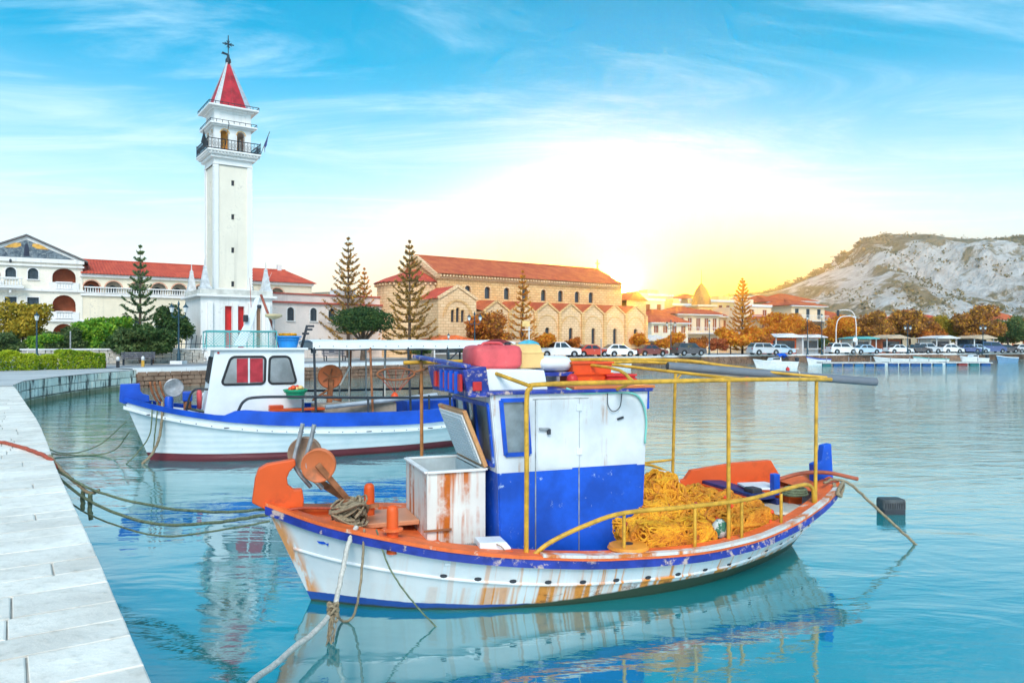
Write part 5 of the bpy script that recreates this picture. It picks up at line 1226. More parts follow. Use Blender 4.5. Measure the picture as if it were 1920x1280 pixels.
# ================================================================== bell tower
TA = R(35); ty = 68.0; tx = at(428, ty)
TW = thing('bell_tower', 'tall white campanile with red pyramid roof, balcony and cross', 'tower', (tx,ty,GZ), TA)
tz = lambda py: 2.55+(645-py)*.0479-GZ
hs_ = 1.66
M_tower = plaster('tower_white_plaster', (.78,.78,.76), var=.06); M_tpanel = plaster('tower_cream_panel', (.78,.72,.60), var=.06)
zb, zt = tz(552), tz(302)
slits = [tz(y) for y in (345,408,470,533)]
m = MB()
for k in range(4):
    Mr = Matrix.Rotation(k*math.pi/2, 3, 'Z'); s = MB(); facade(s, -hs_, hs_, zb, zt, [(-hs_+.42, hs_-.42, zb+.5, zt-.55, False)], y=-hs_, depth=.10); m.add([Mr @ Vector(p) for p in s.v], s.f)
sh = m.build('shaft', M_tower, TW)
m = MB()
for k in range(4):
    Mr = Matrix.Rotation(k*math.pi/2, 3, 'Z'); s = MB(); facade(s, -hs_+.40, hs_-.40, zb+.48, zt-.53, [(-.13,.13,z-.24,z+.24,False) for z in slits], y=-hs_+.10, depth=.25); m.add([Mr @ Vector(p) for p in s.v], s.f)
m.build('shaft_panel', M_tpanel, TW)
for z in slits:
    for k in (0,3): MB().box(Matrix.Rotation(k*math.pi/2, 3, 'Z') @ Vector((0,-hs_+.38,z)), (.3,.3,.5)).build('slit_window', M_dark, TW)
m = MB()   # quoin beads up the corners
for sx in (1,-1):
    for sy in (1,-1):
        for i in range(44): m.box((sx*hs_,sy*hs_,zb+.3+i*(zt-zb-.5)/44),(.09,.09,.14))
tag(m.build('corner_beading', M_whitetrim, TW), kind='stuff')
# balcony
def slab(name, h, z, th, mt=M_whitetrim, bev=.05): return MB().box((0,0,z),(2*h,2*h,th)).build(name, mt, TW, bevel=bev)
slab('string_course', hs_+.05, zt-.5, .1); slab('balcony_corbel', hs_+.28, zt+.12, .25); slab('balcony_corbel', hs_+.46, zt+.36, .22); bal = slab('balcony', hs_+.64, zt+.56, .18)
m = MB()   # dentils under the balcony
for k in range(4):
    Mr = Matrix.Rotation(k*math.pi/2, 3, 'Z')
    for i in range(15): m.box(Mr @ Vector((-hs_-.3+i*(2*hs_+.6)/14,-hs_-.52,zt+.40)), (.12,.12,.14), rz=k*math.pi/2)
m.build('dentils', M_whitetrim, bal)
m = MB(); M_iron = mat('dark_iron', (.03,.04,.055), .5, metal=.5, var=.3)
zr0, zr1, hb_ = zt+.66, zt+1.55, hs_+.58
for k in range(4):
    Mr = Matrix.Rotation(k*math.pi/2, 3, 'Z')
    for z in (zr0+.05, zr1): m.bar(Mr @ Vector((-hb_,-hb_,z)), Mr @ Vector((hb_,-hb_,z)), .06)
    for i in range(17): p = Mr @ Vector((-hb_+i*2*hb_/16,-hb_,0)); m.bar((p.x,p.y,zr0),(p.x,p.y,zr1+(.15 if i % 16 == 0 else 0)),.035)
    for i in range(16):
        p = Mr @ Vector((-hb_+(i+.5)*2*hb_/16,-hb_,0)); ex = Mr @ Vector((1,0,0)); m.tube([tuple(Vector((p.x,p.y,zr0+.45))+ex*.07*math.cos(a)+Vector((0,0,.2*math.sin(a)))) for a in lin(0,6.28,8)[:-1]], .014, 4, closed=True)
m.build('balcony_railing', M_iron, TW)
# belfry with two arches on every face
bz0, bz1 = zt+.65, tz(240); hb2 = hs_-.08
m = MB(); bops = [(-1.05,-.35,bz0+.15,bz0+1.95,True),(.35,1.05,bz0+.15,bz0+1.95,True)]
for k in range(4):
    Mr = Matrix.Rotation(k*math.pi/2, 3, 'Z'); s = MB(); facade(s, -hb2, hb2, bz0, bz1, bops, y=-hb2, depth=.35); m.add([Mr @ Vector(p) for p in s.v], s.f)
bf = m.build('belfry', M_tower, TW)
M_warm = mat('lamplight_tinted_plaster', (.85,.36,.06), .8, var=.2)  # lamplight inside the belfry painted into the plaster colour
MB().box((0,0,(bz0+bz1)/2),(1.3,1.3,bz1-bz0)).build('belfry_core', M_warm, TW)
for k in range(4):
    Mr = Matrix.Rotation(k*math.pi/2, 3, 'Z')
    for o in bops:
        s = MB(); pts, sp = arc_pts(*o[:4], 12); c_ = (o[0]+o[1])/2; s.loft([[(u,-hb2-.03,v),(c_+(u-c_)*1.25,-hb2-.03,sp+(v-sp)*1.25)] for u, v in pts]); q = MB(); q.add([Mr @ Vector(p) for p in s.v], s.f); q.build('arch_moulding', mat('ochre_moulding', (.70,.42,.16), .8, var=.15), bf)
bl_ = MB().lathe([(.36,0),(.30,.12),(.24,.4),(.14,.55),(.02,.6)], 14, (0,-1.05,bz0+.95)).build('bell', mat('bronze', (.40,.22,.08), .4, metal=.8, var=.3), TW, smooth=True)
slab('cornice', hs_+.38, bz1+.05, .16); slab('cornice', hs_+.2, bz1-.08, .14)
m = MB(); hr = hs_+.33
for k in range(4):
    Mr = Matrix.Rotation(k*math.pi/2, 3, 'Z')
    m.bar(Mr @ Vector((-hr,-hr,bz1+.36)), Mr @ Vector((hr,-hr,bz1+.36)), .04)
    for i in range(9): p = Mr @ Vector((-hr+i*2*hr/8,-hr,0)); m.bar((p.x,p.y,bz1+.12),(p.x,p.y,bz1+.37),.04)
m.build('cornice_railing', M_iron, TW)
az1 = tz(211)
m = MB(); 
for k in range(4):
    Mr = Matrix.Rotation(k*math.pi/2, 3, 'Z'); s = MB(); facade(s, -hb2, hb2, bz1+.1, az1, [(-1.1,1.1,bz1+.45,az1-.25,False)], y=-hb2, depth=.06); s.quad((-1.12,-hb2+.06,bz1+.4),(1.12,-hb2+.06,bz1+.4),(1.12,-hb2+.06,az1-.2),(-1.12,-hb2+.06,az1-.2)); m.add([Mr @ Vector(p) for p in s.v], s.f)
m.build('attic', M_tower, TW)
slab('eaves_cornice', hs_+.15, az1+.04, .16); slab('eaves_cornice', hs_+.5, az1+.2, .18)
m = MB(); hr = hs_+.48
for k in range(4):
    Mr = Matrix.Rotation(k*math.pi/2, 3, 'Z'); m.bar(Mr @ Vector((-hr,-hr,az1+.5)), Mr @ Vector((hr,-hr,az1+.5)), .05)
    for i in range(9): p = Mr @ Vector((-hr+i*2*hr/8,-hr,0)); m.bar((p.x,p.y,az1+.28),(p.x,p.y,az1+.51),.045)
m.build('eaves_railing', M_iron, TW)
ap = tz(112); rb = hs_-.05; zr = az1+.29
M_redroof = mat('red_roof_sheet', (.42,.015,.028), .55, var=.4, scale=1.5)
m = MB(); m.loft([[(-rb,-rb,zr),(rb,-rb,zr),(rb,rb,zr),(-rb,rb,zr)], [(-.12,-.12,ap),(.12,-.12,ap),(.12,.12,ap),(-.12,.12,ap)]], closed=True, cap=True); rf = m.build('roof', M_redroof, TW)
M_zinc = mat('zinc_flashing', (.34,.40,.46), .5, var=.2)
for sx in (1,-1):
    for sy in (1,-1):
        a, b = Vector((sx*rb,sy*rb,zr)), Vector((sx*.1,sy*.1,ap))
        m = MB()
        for ex in (Vector((-sx,0,0)), Vector((0,-sy,0))):
            out = Vector((sx,0,0)) if ex.y else Vector((0,sy,0)); o_ = out*.035
            m.add([a+o_, a+ex*.42+o_, b+o_+ex*.02, b+o_], [(0,1,2,3)])
        m.tube([a+Vector((sx,sy,0))*.03, b+Vector((sx,sy,0))*.03], .06, 6)
        m.build('hip_flashing', M_zinc if sx > 0 or sy > 0 else mat('pale_zinc', (.60,.62,.63), .5, var=.15), rf)
for k in range(4):
    Mr = Matrix.Rotation(k*math.pi/2, 3, 'Z'); MB().tube([Mr @ Vector((0,-rb-.01,zr)), Mr @ Vector((0,-.13,ap))], .03, 5).build('seam', M_redroof, rf)
fin = MB().lathe([(.2,ap-.1),(.26,ap+.1),(.24,ap+.35),(.14,ap+.5),(.10,ap+.8)], 8).build('finial', M_iron, TW, smooth=40)
m = MB(); zc = ap+1.75; m.tube([(0,0,ap+.5),(0,0,ap+2.55)], .04, 6); m.bar((-.5,0,zc),(.5,0,zc),.08); m.bar((0,0,zc-.4),(0,0,zc+.45),.09)
for a in range(8): m.bar((0,0,zc),(.34*math.cos(a*.785+.39),0,zc+.34*math.sin(a*.785+.39)),.05)
m.build('cross', M_iron, TW); MB().prism([(-.62,ap+.78),(-.5,ap+.98),(0,ap+.86),(0,ap+.7)], -.03, .03).build('wind_vane', M_iron, TW)
for i, (x, y, dx, mt_, ln) in enumerate(((-hb_,-hb_,-.5,M_dark,1.1),(hb_,-hb_,.7,mat('blue_flag_cloth', (.05,.08,.25), .9, var=.3),1.9),(-.9,-hb_,.3,mat('orange_flag_cloth', (.70,.28,.03), .9, var=.3),2.1))):
    fl = thing('flag', ('small dark furled flag on the left corner of the tower balcony','blue flag drooping from the right corner of the tower balcony','orange flag drooping on the front of the tower balcony')[i], 'flag', TW.matrix_basis @ Vector((x,y,zr0+.2)), TA)
    top = Vector((dx,-.45,ln)); MB().tube([(0,0,-.2), top], .03, 6).build('pole', M_iron, fl)
    m = MB(); m.loft([[tuple(top*(.95-.55*u)+Vector((.0,0,0))), tuple(top*(.95-.55*u)+Vector((.04*math.sin(u*9)-.22*(1-u),.05*math.cos(u*9),-1.0+.2*u)))] for u in lin(0,1,10)]); m.build('cloth', mt_, fl, smooth=True)
# pedestal
ph = 3.05; pz = tz(560)
m = MB(); m.quad(*[(x,y,pz) for x,y in ((-ph,-ph),(ph,-ph),(ph,ph),(-ph,ph))])
pops = [(-1.05,-.45,.35,pz-.75,False),(.0,.6,.35,pz-.75,False),(1.65,2.1,.35,pz-.75,False)]
facade(m, -ph, ph, 0, pz, pops, y=-ph, depth=.5); shell(m, -ph, ph, 0, pz, 2*ph, y=-ph); pd = m.build('pedestal', M_tower, TW)
for k, o in enumerate(pops): add_window(TW, o, mat('red_door_paint', (.60,.02,.02), .5, var=.15) if k < 2 else M_dullbrown, M_red if k < 2 else M_whitetrim, y=-ph, depth=.35, sill=False, bars=False)['label'] = 'tall red panel between white piers' if k < 2 else 'tall dark opening between white piers'
for x in (-2.3,-.22,1.1,2.6): MB().box((x,-ph-.12,pz/2-.2),(.42,.3,pz-.5)).build('pier', M_whitetrim, TW, bevel=.03)
slab('pedestal_cornice', ph+.35, pz+.1, .2); slab('pedestal_parapet', ph+.05, pz+.42, .5, mat('weathered_parapet', (.58,.57,.52), .9, var=.25, scale=1.5)); slab('shaft_base', hs_+.55, zb+.1, .55, mat('weathered_parapet', (.58,.57,.52)))
for sx, sy in ((-1,-1),(1,-1),(1,1),(-1,1)):
    m = MB(); m.loft([[(sx*(ph-.45)+e*a, sy*(ph-.45)+e*b, z) for a, b in ((-1,-1),(1,-1),(1,1),(-1,1))] for e, z in ((.46,pz+.67),(.46,pz+.85),(.36,pz+.9),(.12,pz+2.5),(.16,pz+2.55),(.05,pz+2.7),(.02,pz+3.3))], closed=True, cap=True); m.build('corner_pinnacle', mat('grey_white_stone', (.60,.62,.63), .85, var=.25, scale=3), TW)
for i in range(3): MB().box((0,-ph-.5-.3*i,.38-.15*i),(5.6,.6+.0*i,.16)).build('step', M_whitep, TW, bevel=.02)

# ================================================================== church
CA = R(35); cx0, cy0 = -11.25, 88.0
CH = thing('church', 'large stone church with red tiled roof, arched windows and gabled chapels', 'church', (cx0,cy0,GZ), CA)   # local x along the nave, nave axis y=0
def stone_mat(name, a, b, c, sc=1.0):
    m, nt, bs = nodes(name); tc = N(nt, 'ShaderNodeTexCoord'); sp = N(nt, 'ShaderNodeSeparateXYZ'); L(nt, tc.outputs['Object'], sp.inputs[0])
    cb = N(nt, 'ShaderNodeCombineXYZ'); L(nt, nmath(nt, 'ADD', sp.outputs[0], sp.outputs[1]), cb.inputs[0]); L(nt, sp.outputs[2], cb.inputs[1])
    br = N(nt, 'ShaderNodeTexBrick'); L(nt, cb.outputs[0], br.inputs[0]); br.inputs['Scale'].default_value = sc; br.inputs['Brick Width'].default_value = .62; br.inputs['Row Height'].default_value = .30; br.inputs['Mortar Size'].default_value = .022
    br.inputs['Color1'].default_value = (*a,1); br.inputs['Color2'].default_value = (*b,1); br.inputs['Mortar'].default_value = (*c,1)
    n = nnoise(nt, tc.outputs['Object'], 1.2, 5); col = nmix(nt, nramp(nt, n, .4, .75, 0, .35), br.outputs[0], c); L(nt, col, bs.inputs['Base Color']); bs.inputs['Roughness'].default_value = .9
    nbump(nt, bs, br.outputs['Fac'], -.4, .03); return m
M_stone = stone_mat('warm_church_stone', (.80,.46,.19), (.88,.58,.27), (.46,.23,.09))  # warm backlight near the sunset painted into the stone colours
M_stonep = stone_mat('pale_church_stone', (.84,.55,.30), (.90,.64,.38), (.56,.32,.16))
NL, NH = 28.2, 5.0; zE = 10.55-GZ; zR = 12.75-GZ
cw = []
def ch_x(px, off):
    """distance along the nave for a picture column on the line y=-off"""
    k = (px-960)/1400; c_, s_ = math.cos(CA), math.sin(CA); x0, y0 = cx0+s_*off, cy0-c_*off
    return (k*y0-x0)/(c_-k*s_)
for px in (877,914,950,985,1019,1051,1082,1108): x = ch_x(px, NH); cw.append((x-.40,x+.40,hgt(562,90)-GZ,hgt(540,90)-GZ,True))
m = MB(); facade(m, 0, NL, 0, zE, cw, y=-NH, depth=.35); m.quad((0,-NH,0),(0,NH,0),(0,NH,zE),(0,-NH,zE)); m.quad((0,NH,0),(NL,NH,0),(NL,NH,zE),(0,NH,zE)); m.quad((NL,-NH,0),(NL,NH,0),(NL,NH,zE),(NL,0,zR),(NL,-NH,zE)); m.quad((0,-NH,zE),(0,NH,zE),(0,0,zR))
m.build('nave_wall', M_stone, CH)
for o in cw: add_window(CH, o, M_dglass, M_dullbrown, y=-NH, depth=.28, surround=M_stonep, sill=False, bars=False)
m = MB(); tiled_slope(m, (-.2,-NH-.55,zE-.1), (NL+.35,-NH-.55,zE-.1), (NL+.35,0,zR+.15), (-.2,0,zR+.15), .42, .08); tiled_slope(m, (-.2,NH+.55,zE-.1), (NL+.35,NH+.55,zE-.1), (NL+.35,0,zR+.15), (-.2,0,zR+.15), .42, .08); rf = m.build('nave_roof', M_tile2, CH)
MB().tube([(-.2,0,zR+.2),(NL+.3,0,zR+.2)], .16, 6).build('ridge_tiles', M_tile2, rf)
m = MB()
for i in range(70): m.box((.2+i*NL/70,-NH-.3,zE-.28),(.18,.5,.22))
tag(m.build('eaves_corbels', M_stonep, CH), kind='stuff')
MB().box((NL/2,-NH-.12,zE-.5),(NL,.2,.16)).build('eaves_band', M_stonep, CH)
m = MB(); zcx = zR+.2; m.bar((NL+.1,0,zcx),(NL+.1,0,zcx+1.35),.16); m.bar((NL+.1-.38,0,zcx+.85),(NL+.1+.38,0,zcx+.85),.16); m.build('roof_cross', M_stone, CH)
# lower aisle with a row of gabled chapels on the near side
A0, A1, AD = ch_x(905, 8.5), NL+.8, 8.6
zA = hgt(585,86)-GZ; zG = hgt(570,86)-GZ; n = 7; cwid = (A1-A0)/n
aop = []
for i in range(n): c_ = A0+(i+.5)*cwid; aop.append((c_-.32,c_+.32,1.5,zA-1.7,True))
m = MB(); facade(m, A0, A1, 0, zA, aop, y=-AD, depth=.3); m.quad((A0,-AD,0),(A0,-NH,0),(A0,-NH,zA),(A0,-AD,zA)); m.quad((A1,-AD,0),(A1,-NH,0),(A1,-NH,zA+1),(A1,-AD,zA))
for i in range(n): x0 = A0+i*cwid; m.quad((x0,-AD,zA),(x0+cwid,-AD,zA),(x0+cwid/2,-AD,zG+.25))
m.build('aisle_wall', M_stonep, CH)
for i, o in enumerate(aop):
    w_ = add_window(CH, o, M_dglass, M_dullbrown, y=-AD, depth=.25, surround=M_stonep, sill=False, bars=False)
    c_ = A0+(i+.5)*cwid; s = MB(); big = (c_-cwid*.38,c_+cwid*.38,0,zA-.35,True); pts, sp = arc_pts(*big[:4], 14); s.loft([[(u,-AD-.05,v),(c_+(u-c_)*1.13,-AD-.05,sp+(v-sp)*1.13)] for u, v in pts]); s.build('blind_arch', M_stone, CH)
    for sg in (1,-1): MB().bar((c_+sg*cwid*.5,-AD-.08,zA+.02),(c_,-AD-.08,zG+.3),.22,.16,up=(0,1,0)).build('gable_coping', M_stone, CH)
for i in range(n+1): MB().box((A0+i*cwid,-AD-.1,zA/2),(.4,.3,zA)).build('buttress', M_stone, CH)
m = MB(); zA2 = hgt(562,88)-GZ
for i in range(n):
    x0 = A0+i*cwid; ym = -NH
    m.add([(x0,-AD-.1,zA),(x0+cwid/2,-AD-.1,zG+.3),(x0+cwid/2,ym,zG+.5),(x0,ym,zA+.7),(x0+cwid,-AD-.1,zA),(x0+cwid,ym,zA+.7)], [(0,1,2,3),(1,4,5,2)])
m.build('chapel_roofs', M_tile2, CH)
# transept with stepped arch
tx0, tx1, TD = ch_x(822, 9.8), ch_x(893, 9.8), 9.8
zT = hgt(565,84)-GZ; zTG = hgt(543,84)-GZ; tc_ = (tx0+tx1)/2
top = [(tc_+d-.22,tc_+d+.22,hgt(606,84)-GZ+.0,hgt(580+abs(d)*6,84)-GZ,True) for d in (-.62,0,.62)]
m = MB(); facade(m, tx0, tx1, 0, zT, top, y=-TD, depth=.35); m.quad((tx0,-TD,zT),(tx1,-TD,zT),(tc_,-TD,zTG)); m.quad((tx0,-TD,0),(tx0,-NH,0),(tx0,-NH,zT),(tx0,-TD,zT)); m.quad((tx1,-TD,0),(tx1,-NH,0),(tx1,-NH,zT),(tx1,-TD,zT)); m.build('transept_wall', M_stonep, CH)
for o in top: add_window(CH, o, M_dglass, M_dullbrown, y=-TD, depth=.28, surround=M_stone, sill=False, bars=False)
for sc_ in (1.0, .84):
    s = MB(); pts, sp = arc_pts(tc_-1.7*sc_, tc_+1.7*sc_, .2, zT-.2-.5*(1-sc_), 18); s.loft([[(u,-TD-.06,v),(tc_+(u-tc_)*1.1,-TD-.06,sp+(v-sp)*1.1)] for u, v in pts]); s.build('stepped_arch', M_stone, CH)
for sg, xe in ((1,tx1),(-1,tx0)): MB().bar((xe+sg*.1,-TD-.05,zT+.05),(tc_,-TD-.05,zTG+.12),.3,.2,up=(0,1,0)).build('gable_coping', M_stonep, CH)
m = MB(); tiled_slope(m, (tx0-.3,-TD-.1,zT), (tx0-.3,-NH,zT), (tc_,-NH,zTG+.1), (tc_,-TD-.1,zTG+.1), .42, .07); tiled_slope(m, (tx1+.3,-TD-.1,zT), (tx1+.3,-NH,zT), (tc_,-NH,zTG+.1), (tc_,-TD-.1,zTG+.1), .42, .07); m.build('transept_roof', M_tile, CH)
# apse: half-round with conical tiles
m = MB(); ring = []; ra = 4.6; zP = hgt(538,92)-GZ; nA = 18
for i in range(nA+1): a = R(90+180*i/nA); ring.append([(ra*math.cos(a), ra*math.sin(a), 0), (ra*math.cos(a), ra*math.sin(a), zP)])
m.loft(ring).build('apse_wall', M_stonep, CH)
m = MB(); rings = []
for i in range(nA*2+1):
    a = R(90+90*i/nA); o_ = .07 if i % 2 else 0; rings.append([((ra+.4)*(1-u)*math.cos(a), (ra+.4)*(1-u)*math.sin(a), zP-.05+o_*(1-u)+(zE+.9-zP)*(u**.85)) for u in (0,.25,.5,.75,1)])
m.loft(rings).build('apse_roof', M_tile, CH)
m = MB()
for i in range(26): a = R(92+176*i/25); m.box(((ra+.15)*math.cos(a),(ra+.15)*math.sin(a),zP-.25), (.3,.18,.2), rz=a)
m.build('apse_corbels', M_stonep, CH)
MB().prism([(-NH-.3,zE-.6),(-NH-.5,zE-.1),(0,zR+.3),(NH+.5,zE-.1),(NH+.3,zE-.6),(0,zR-.3)], -.35, .15, 'x').build('gable_parapet', M_stonep, CH)
# west porch, lower, at the bright end
m = MB(); wops = [(1.0,1.45,3.2,5.0,True),(2.0,2.45,3.2,5.0,True),(1.15,2.35,0,2.6,False)]
zW = hgt(566,104)-GZ; facade(m, 0, 3.6, 0, zW, wops, y=0, depth=.3); m.quad((3.6,0,0),(3.6,9,0),(3.6,9,zW),(3.6,0,zW)); m.quad((0,0,zW),(3.6,0,zW),(3.6,9,zW),(0,9,zW)); pw = m.build('porch_wall', M_stone, CH); pw.location = (NL+.3,-5.6,0)
for o in wops: w_ = add_window(CH, o, M_dglass if o[2] > 0 else M_dullbrown, M_dullbrown, depth=.25, sill=False, bars=False); w_.location = (NL+.3,-5.6,0)
m = MB(); m.prism([(-.3,zW),(3.9,zW),(1.8,zW+1.2)], -.2, 9); pr = m.build('porch_roof', M_tile2, CH); pr.location = (NL+.3,-5.6,0)
# ================================================================== foliage
def leaf_mat(name, a, b, c, trans=.35, scale=.6):
    m, nt, bs = nodes(name); g = N(nt, 'ShaderNodeNewGeometry'); n = nnoise(nt, g.outputs['Position'], scale, 4, .6); rp = g.outputs['Random Per Island']
    col = nmix(nt, nramp(nt, n, .35, .65), a, b); col = nmix(nt, nramp(nt, rp, .40, .95, 0, .85), col, c)
    L(nt, col, bs.inputs['Base Color']); bs.inputs['Roughness'].default_value = .7; bs.inputs['Specular IOR Level'].default_value = .25
    tr = N(nt, 'ShaderNodeBsdfTranslucent'); L(nt, col, tr.inputs[0]); mx = N(nt, 'ShaderNodeMixShader'); mx.inputs[0].default_value = trans
    L(nt, bs.outputs[0], mx.inputs[1]); L(nt, tr.outputs[0], mx.inputs[2]); L(nt, mx.outputs[0], nt.nodes['Material Output'].inputs[0]); return m
L_green = leaf_mat('bright_green_leaves', (0.075,0.240,0.022), (0.180,0.420,0.038), (0.390,0.540,0.045))
L_olive = leaf_mat('olive_leaves', (0.068,0.128,0.045), (0.135,0.210,0.068), (0.210,0.270,0.090))
L_dark = leaf_mat('dark_green_leaves', (0.027,0.075,0.027), (0.060,0.135,0.038), (0.120,0.180,0.045))
L_gold = leaf_mat('golden_leaves', (0.250,0.250,0.025), (0.525,0.350,0.031), (0.650,0.450,0.050))
L_hedge = leaf_mat('yellow_green_hedge_leaves', (0.150,0.300,0.015), (0.425,0.525,0.025), (0.600,0.625,0.037), .3)
L_orange = leaf_mat('glow_orange_leaves', (0.620,0.173,0.025), (0.900,0.346,0.035), (0.900,0.552,0.052), .45)  # sunset glow painted into the orange, rust and brown leaf colours
L_rust = leaf_mat('rusty_brown_leaves', (0.286,0.110,0.044), (0.656,0.200,0.044), (0.900,0.402,0.044), .4)
L_brown = leaf_mat('glow_brown_leaves', (0.212,0.110,0.049), (0.474,0.202,0.063), (0.900,0.484,0.056), .4)  # golden highlights of the glow painted over brown leaves
L_red = leaf_mat('red_leaves', (0.390,0.078,0.039), (0.598,0.156,0.052), (0.676,0.260,0.078), .4)
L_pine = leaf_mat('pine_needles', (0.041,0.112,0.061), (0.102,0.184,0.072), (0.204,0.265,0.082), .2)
L_pinew = leaf_mat('sun_tinted_pine_needles', (0.231,0.157,0.063), (0.462,0.273,0.074), (0.798,0.420,0.063), .4)  # same needles with warm sunlight painted into the colour
M_bark = mat('brown_bark', (.16,.11,.08), .95, var=.4, scale=4, bump=.6, bdist=.03)
def leaves_mesh(name, pts, size, seed, mt, aspect=.55, out=None):
    """one small bent leaf (two triangles) per point, turned at random"""
    r = np.random.default_rng(seed); n = len(pts); P = np.asarray(pts, float)
    a = r.normal(size=(n,3)); a /= np.linalg.norm(a, axis=1)[:,None]
    if out is not None: a = a + out*.7; a /= np.linalg.norm(a, axis=1)[:,None]
    b = r.normal(size=(n,3)); b -= (b*a).sum(1)[:,None]*a; b /= np.linalg.norm(b, axis=1)[:,None]; c = np.cross(a, b)
    s = size*r.uniform(.6,1.35,size=(n,1)); u = b*s; v = c*s*aspect
    V = np.empty((n,4,3)); V[:,0] = P-u; V[:,1] = P+v+a*s*.15; V[:,2] = P+u; V[:,3] = P-v+a*s*.15
    me = bpy.data.meshes.new(name); me.vertices.add(n*4); me.vertices.foreach_set('co', V.ravel()); me.loops.add(n*4); me.loops.foreach_set('vertex_index', np.arange(n*4)); me.polygons.add(n)
    me.polygons.foreach_set('loop_start', np.arange(n)*4); me.polygons.foreach_set('loop_total', np.full(n,4)); me.update(); me.validate(); me.materials.append(mt); return me
def crown_points(lobes, n, seed, shell=.55):
    """points through a set of ellipsoid lobes, denser near their skins"""
    r = np.random.default_rng(seed); vol = np.array([l[3]*l[4] for l in lobes]); k = r.choice(len(lobes), n, p=vol/vol.sum()); Lb = np.array(lobes)[k]
    d = r.normal(size=(n,3)); d /= np.linalg.norm(d, axis=1)[:,None]; q = (shell+(1-shell)*r.random(n))**.8
    q *= 1+.16*np.sin(d[:,0]*7+k)*np.cos(d[:,1]*6)+.10*np.sin(d[:,2]*11+k*2)+r.normal(size=n)*.05
    P = Lb[:,:3] + d*q[:,None]*np.stack([Lb[:,3],Lb[:,3],Lb[:,4]],1); return P, d
def broad_mesh(seed, h, rx, rz, n, size, mt, trunk=.3, lobes=14, base=.15):
    """crown and trunk meshes for a leafy tree of height h"""
    r = random.Random(seed); cz = h-rz; LB_ = []
    for i in range(lobes):
        a = i*2.4+r.uniform(-.4,.4); q = math.sqrt((i+.5)/lobes)*.68; zz = r.uniform(-.62,.62)*math.sqrt(max(.05,1-q*q))
        LB_.append((rx*q*math.cos(a), rx*q*math.sin(a), cz+rz*zz, rx*r.uniform(.30,.48), rz*r.uniform(.28,.46)))
    P, d = crown_points(LB_, n, seed); keep = P[:,2] > h*base
    cm = leaves_mesh('crown', P[keep], size, seed, mt, out=d[keep])
    m = MB(); zf = max(.4, cz-rz*.5); m.tube([(0,0,-.1),(.05*h*.2,.0,zf*.5),(.0,.04*h*.2,zf),(0,0,cz)], [trunk*.5,trunk*.42,trunk*.36,trunk*.15], 8)
    for x, y, z, q, _ in LB_[::2]: m.tube([(0,0,zf*.8),(x*.4,y*.4,zf+(z-zf)*.5),(x*.9,y*.9,z)], [trunk*.22,trunk*.14,trunk*.04], 6)
    tm = m.mesh('trunk', M_bark); fix_normals(tm); return cm, tm
def plant(name, label, cat, X, Y, meshes, rz=0, sc=1, z=None, group=None):
    o = thing(name, label, cat, (X,Y,GZ if z is None else z), rz, group); o.scale = (sc,)*3 if isinstance(sc, (int,float)) else sc
    place('crown', meshes[0], o); place('trunk', meshes[1], o); return o
def norfolk_mesh(seed, h, r0, mt, whorls=17, dens=1.0, droop=.12, power=.85, bare=.06):
    """araucaria: tiers of upswept branches thick with needles"""
    r = random.Random(seed); pts = []; outs = []; m = MB(); m.tube([(0,0,-.1),(0,0,h*.5),(0,0,h)], [.17*h/10,.10*h/10,.015], 7)
    for w in range(whorls):
        u = w/(whorls-1); z = h*(bare+(1-bare)*(u**.92)); L_ = r0*(1-u)**power*r.uniform(.85,1.08)+.07; nb = 6 if u < .8 else 5; a0 = r.uniform(0,6)
        for b in range(nb):
            a = a0+b*6.283/nb+r.uniform(-.12,.12); ln = L_*r.uniform(.82,1.1); up = .30*(u)+.10
            bp = []
            for i in range(7):
                q = i/6; bp.append((math.cos(a)*ln*q, math.sin(a)*ln*q, z-droop*ln*math.sin(q*2.2)*(1-u)+ln*(up+.28)*q*q))
            m.tube(bp, [.035*h/10*(1-.85*i/6) for i in range(7)], 4, cap=False)
            k = int((18+26*ln)*dens)
            for _ in range(k):
                q = r.uniform(.12,1)**.8; i = min(5, int(q*6)); f = q*6-i; p = [bp[i][j]*(1-f)+bp[i+1][j]*f for j in range(3)]
                sp = .12*ln*(1-.55*q)*r.uniform(-1,1); pts.append((p[0]-math.sin(a)*sp, p[1]+math.cos(a)*sp, p[2]+abs(sp)*.25+r.uniform(-.02,.07)))
    cm = leaves_mesh('crown', pts, .17*h/11, seed, mt, aspect=.30); tm = m.mesh('trunk', M_bark); return cm, tm
def hedge(label, x0, y0, x1, y1, dep, h, seed, mt):
    a, b = Vector((x0,y0,0)), Vector((x1,y1,0)); o = thing('hedge', label, 'hedge', (a+b)/2+Vector((0,0,GZ)), math.atan2((b-a).y,(b-a).x)); Lh = (b-a).length
    r = np.random.default_rng(seed); n = int(Lh*2300); P = np.stack([r.uniform(-.5,.5,n)*Lh, r.uniform(-.5,.5,n)*dep, r.uniform(.02,1,n)*h],1)
    face = r.integers(0,3,n); P[face==0,1] = -dep/2*(1-.18*r.random((face==0).sum())**2); P[face==1,2] = h*(1-.14*r.random((face==1).sum())**2)
    bump = .10*np.sin(P[:,0]*2.3+seed)+.07*np.sin(P[:,0]*5.1); P[:,2] *= 1+bump*.9; P[:,1] += bump*.5
    endr = np.clip((np.abs(P[:,0])-(Lh/2-.3))/.3,0,1); P[:,2] *= 1-.22*endr**2; P[:,1] *= 1-.25*endr**2
    place('foliage', leaves_mesh('foliage', P, .062, seed, mt, .6), o); m = MB()
    for i in range(int(Lh/.5)): m.tube([(-Lh/2+.3+i*.5,0,0),(-Lh/2+.3+i*.5+.05,.05,h*.8)], [.03,.015], 5)
    m.build('stems', M_bark, o); return o
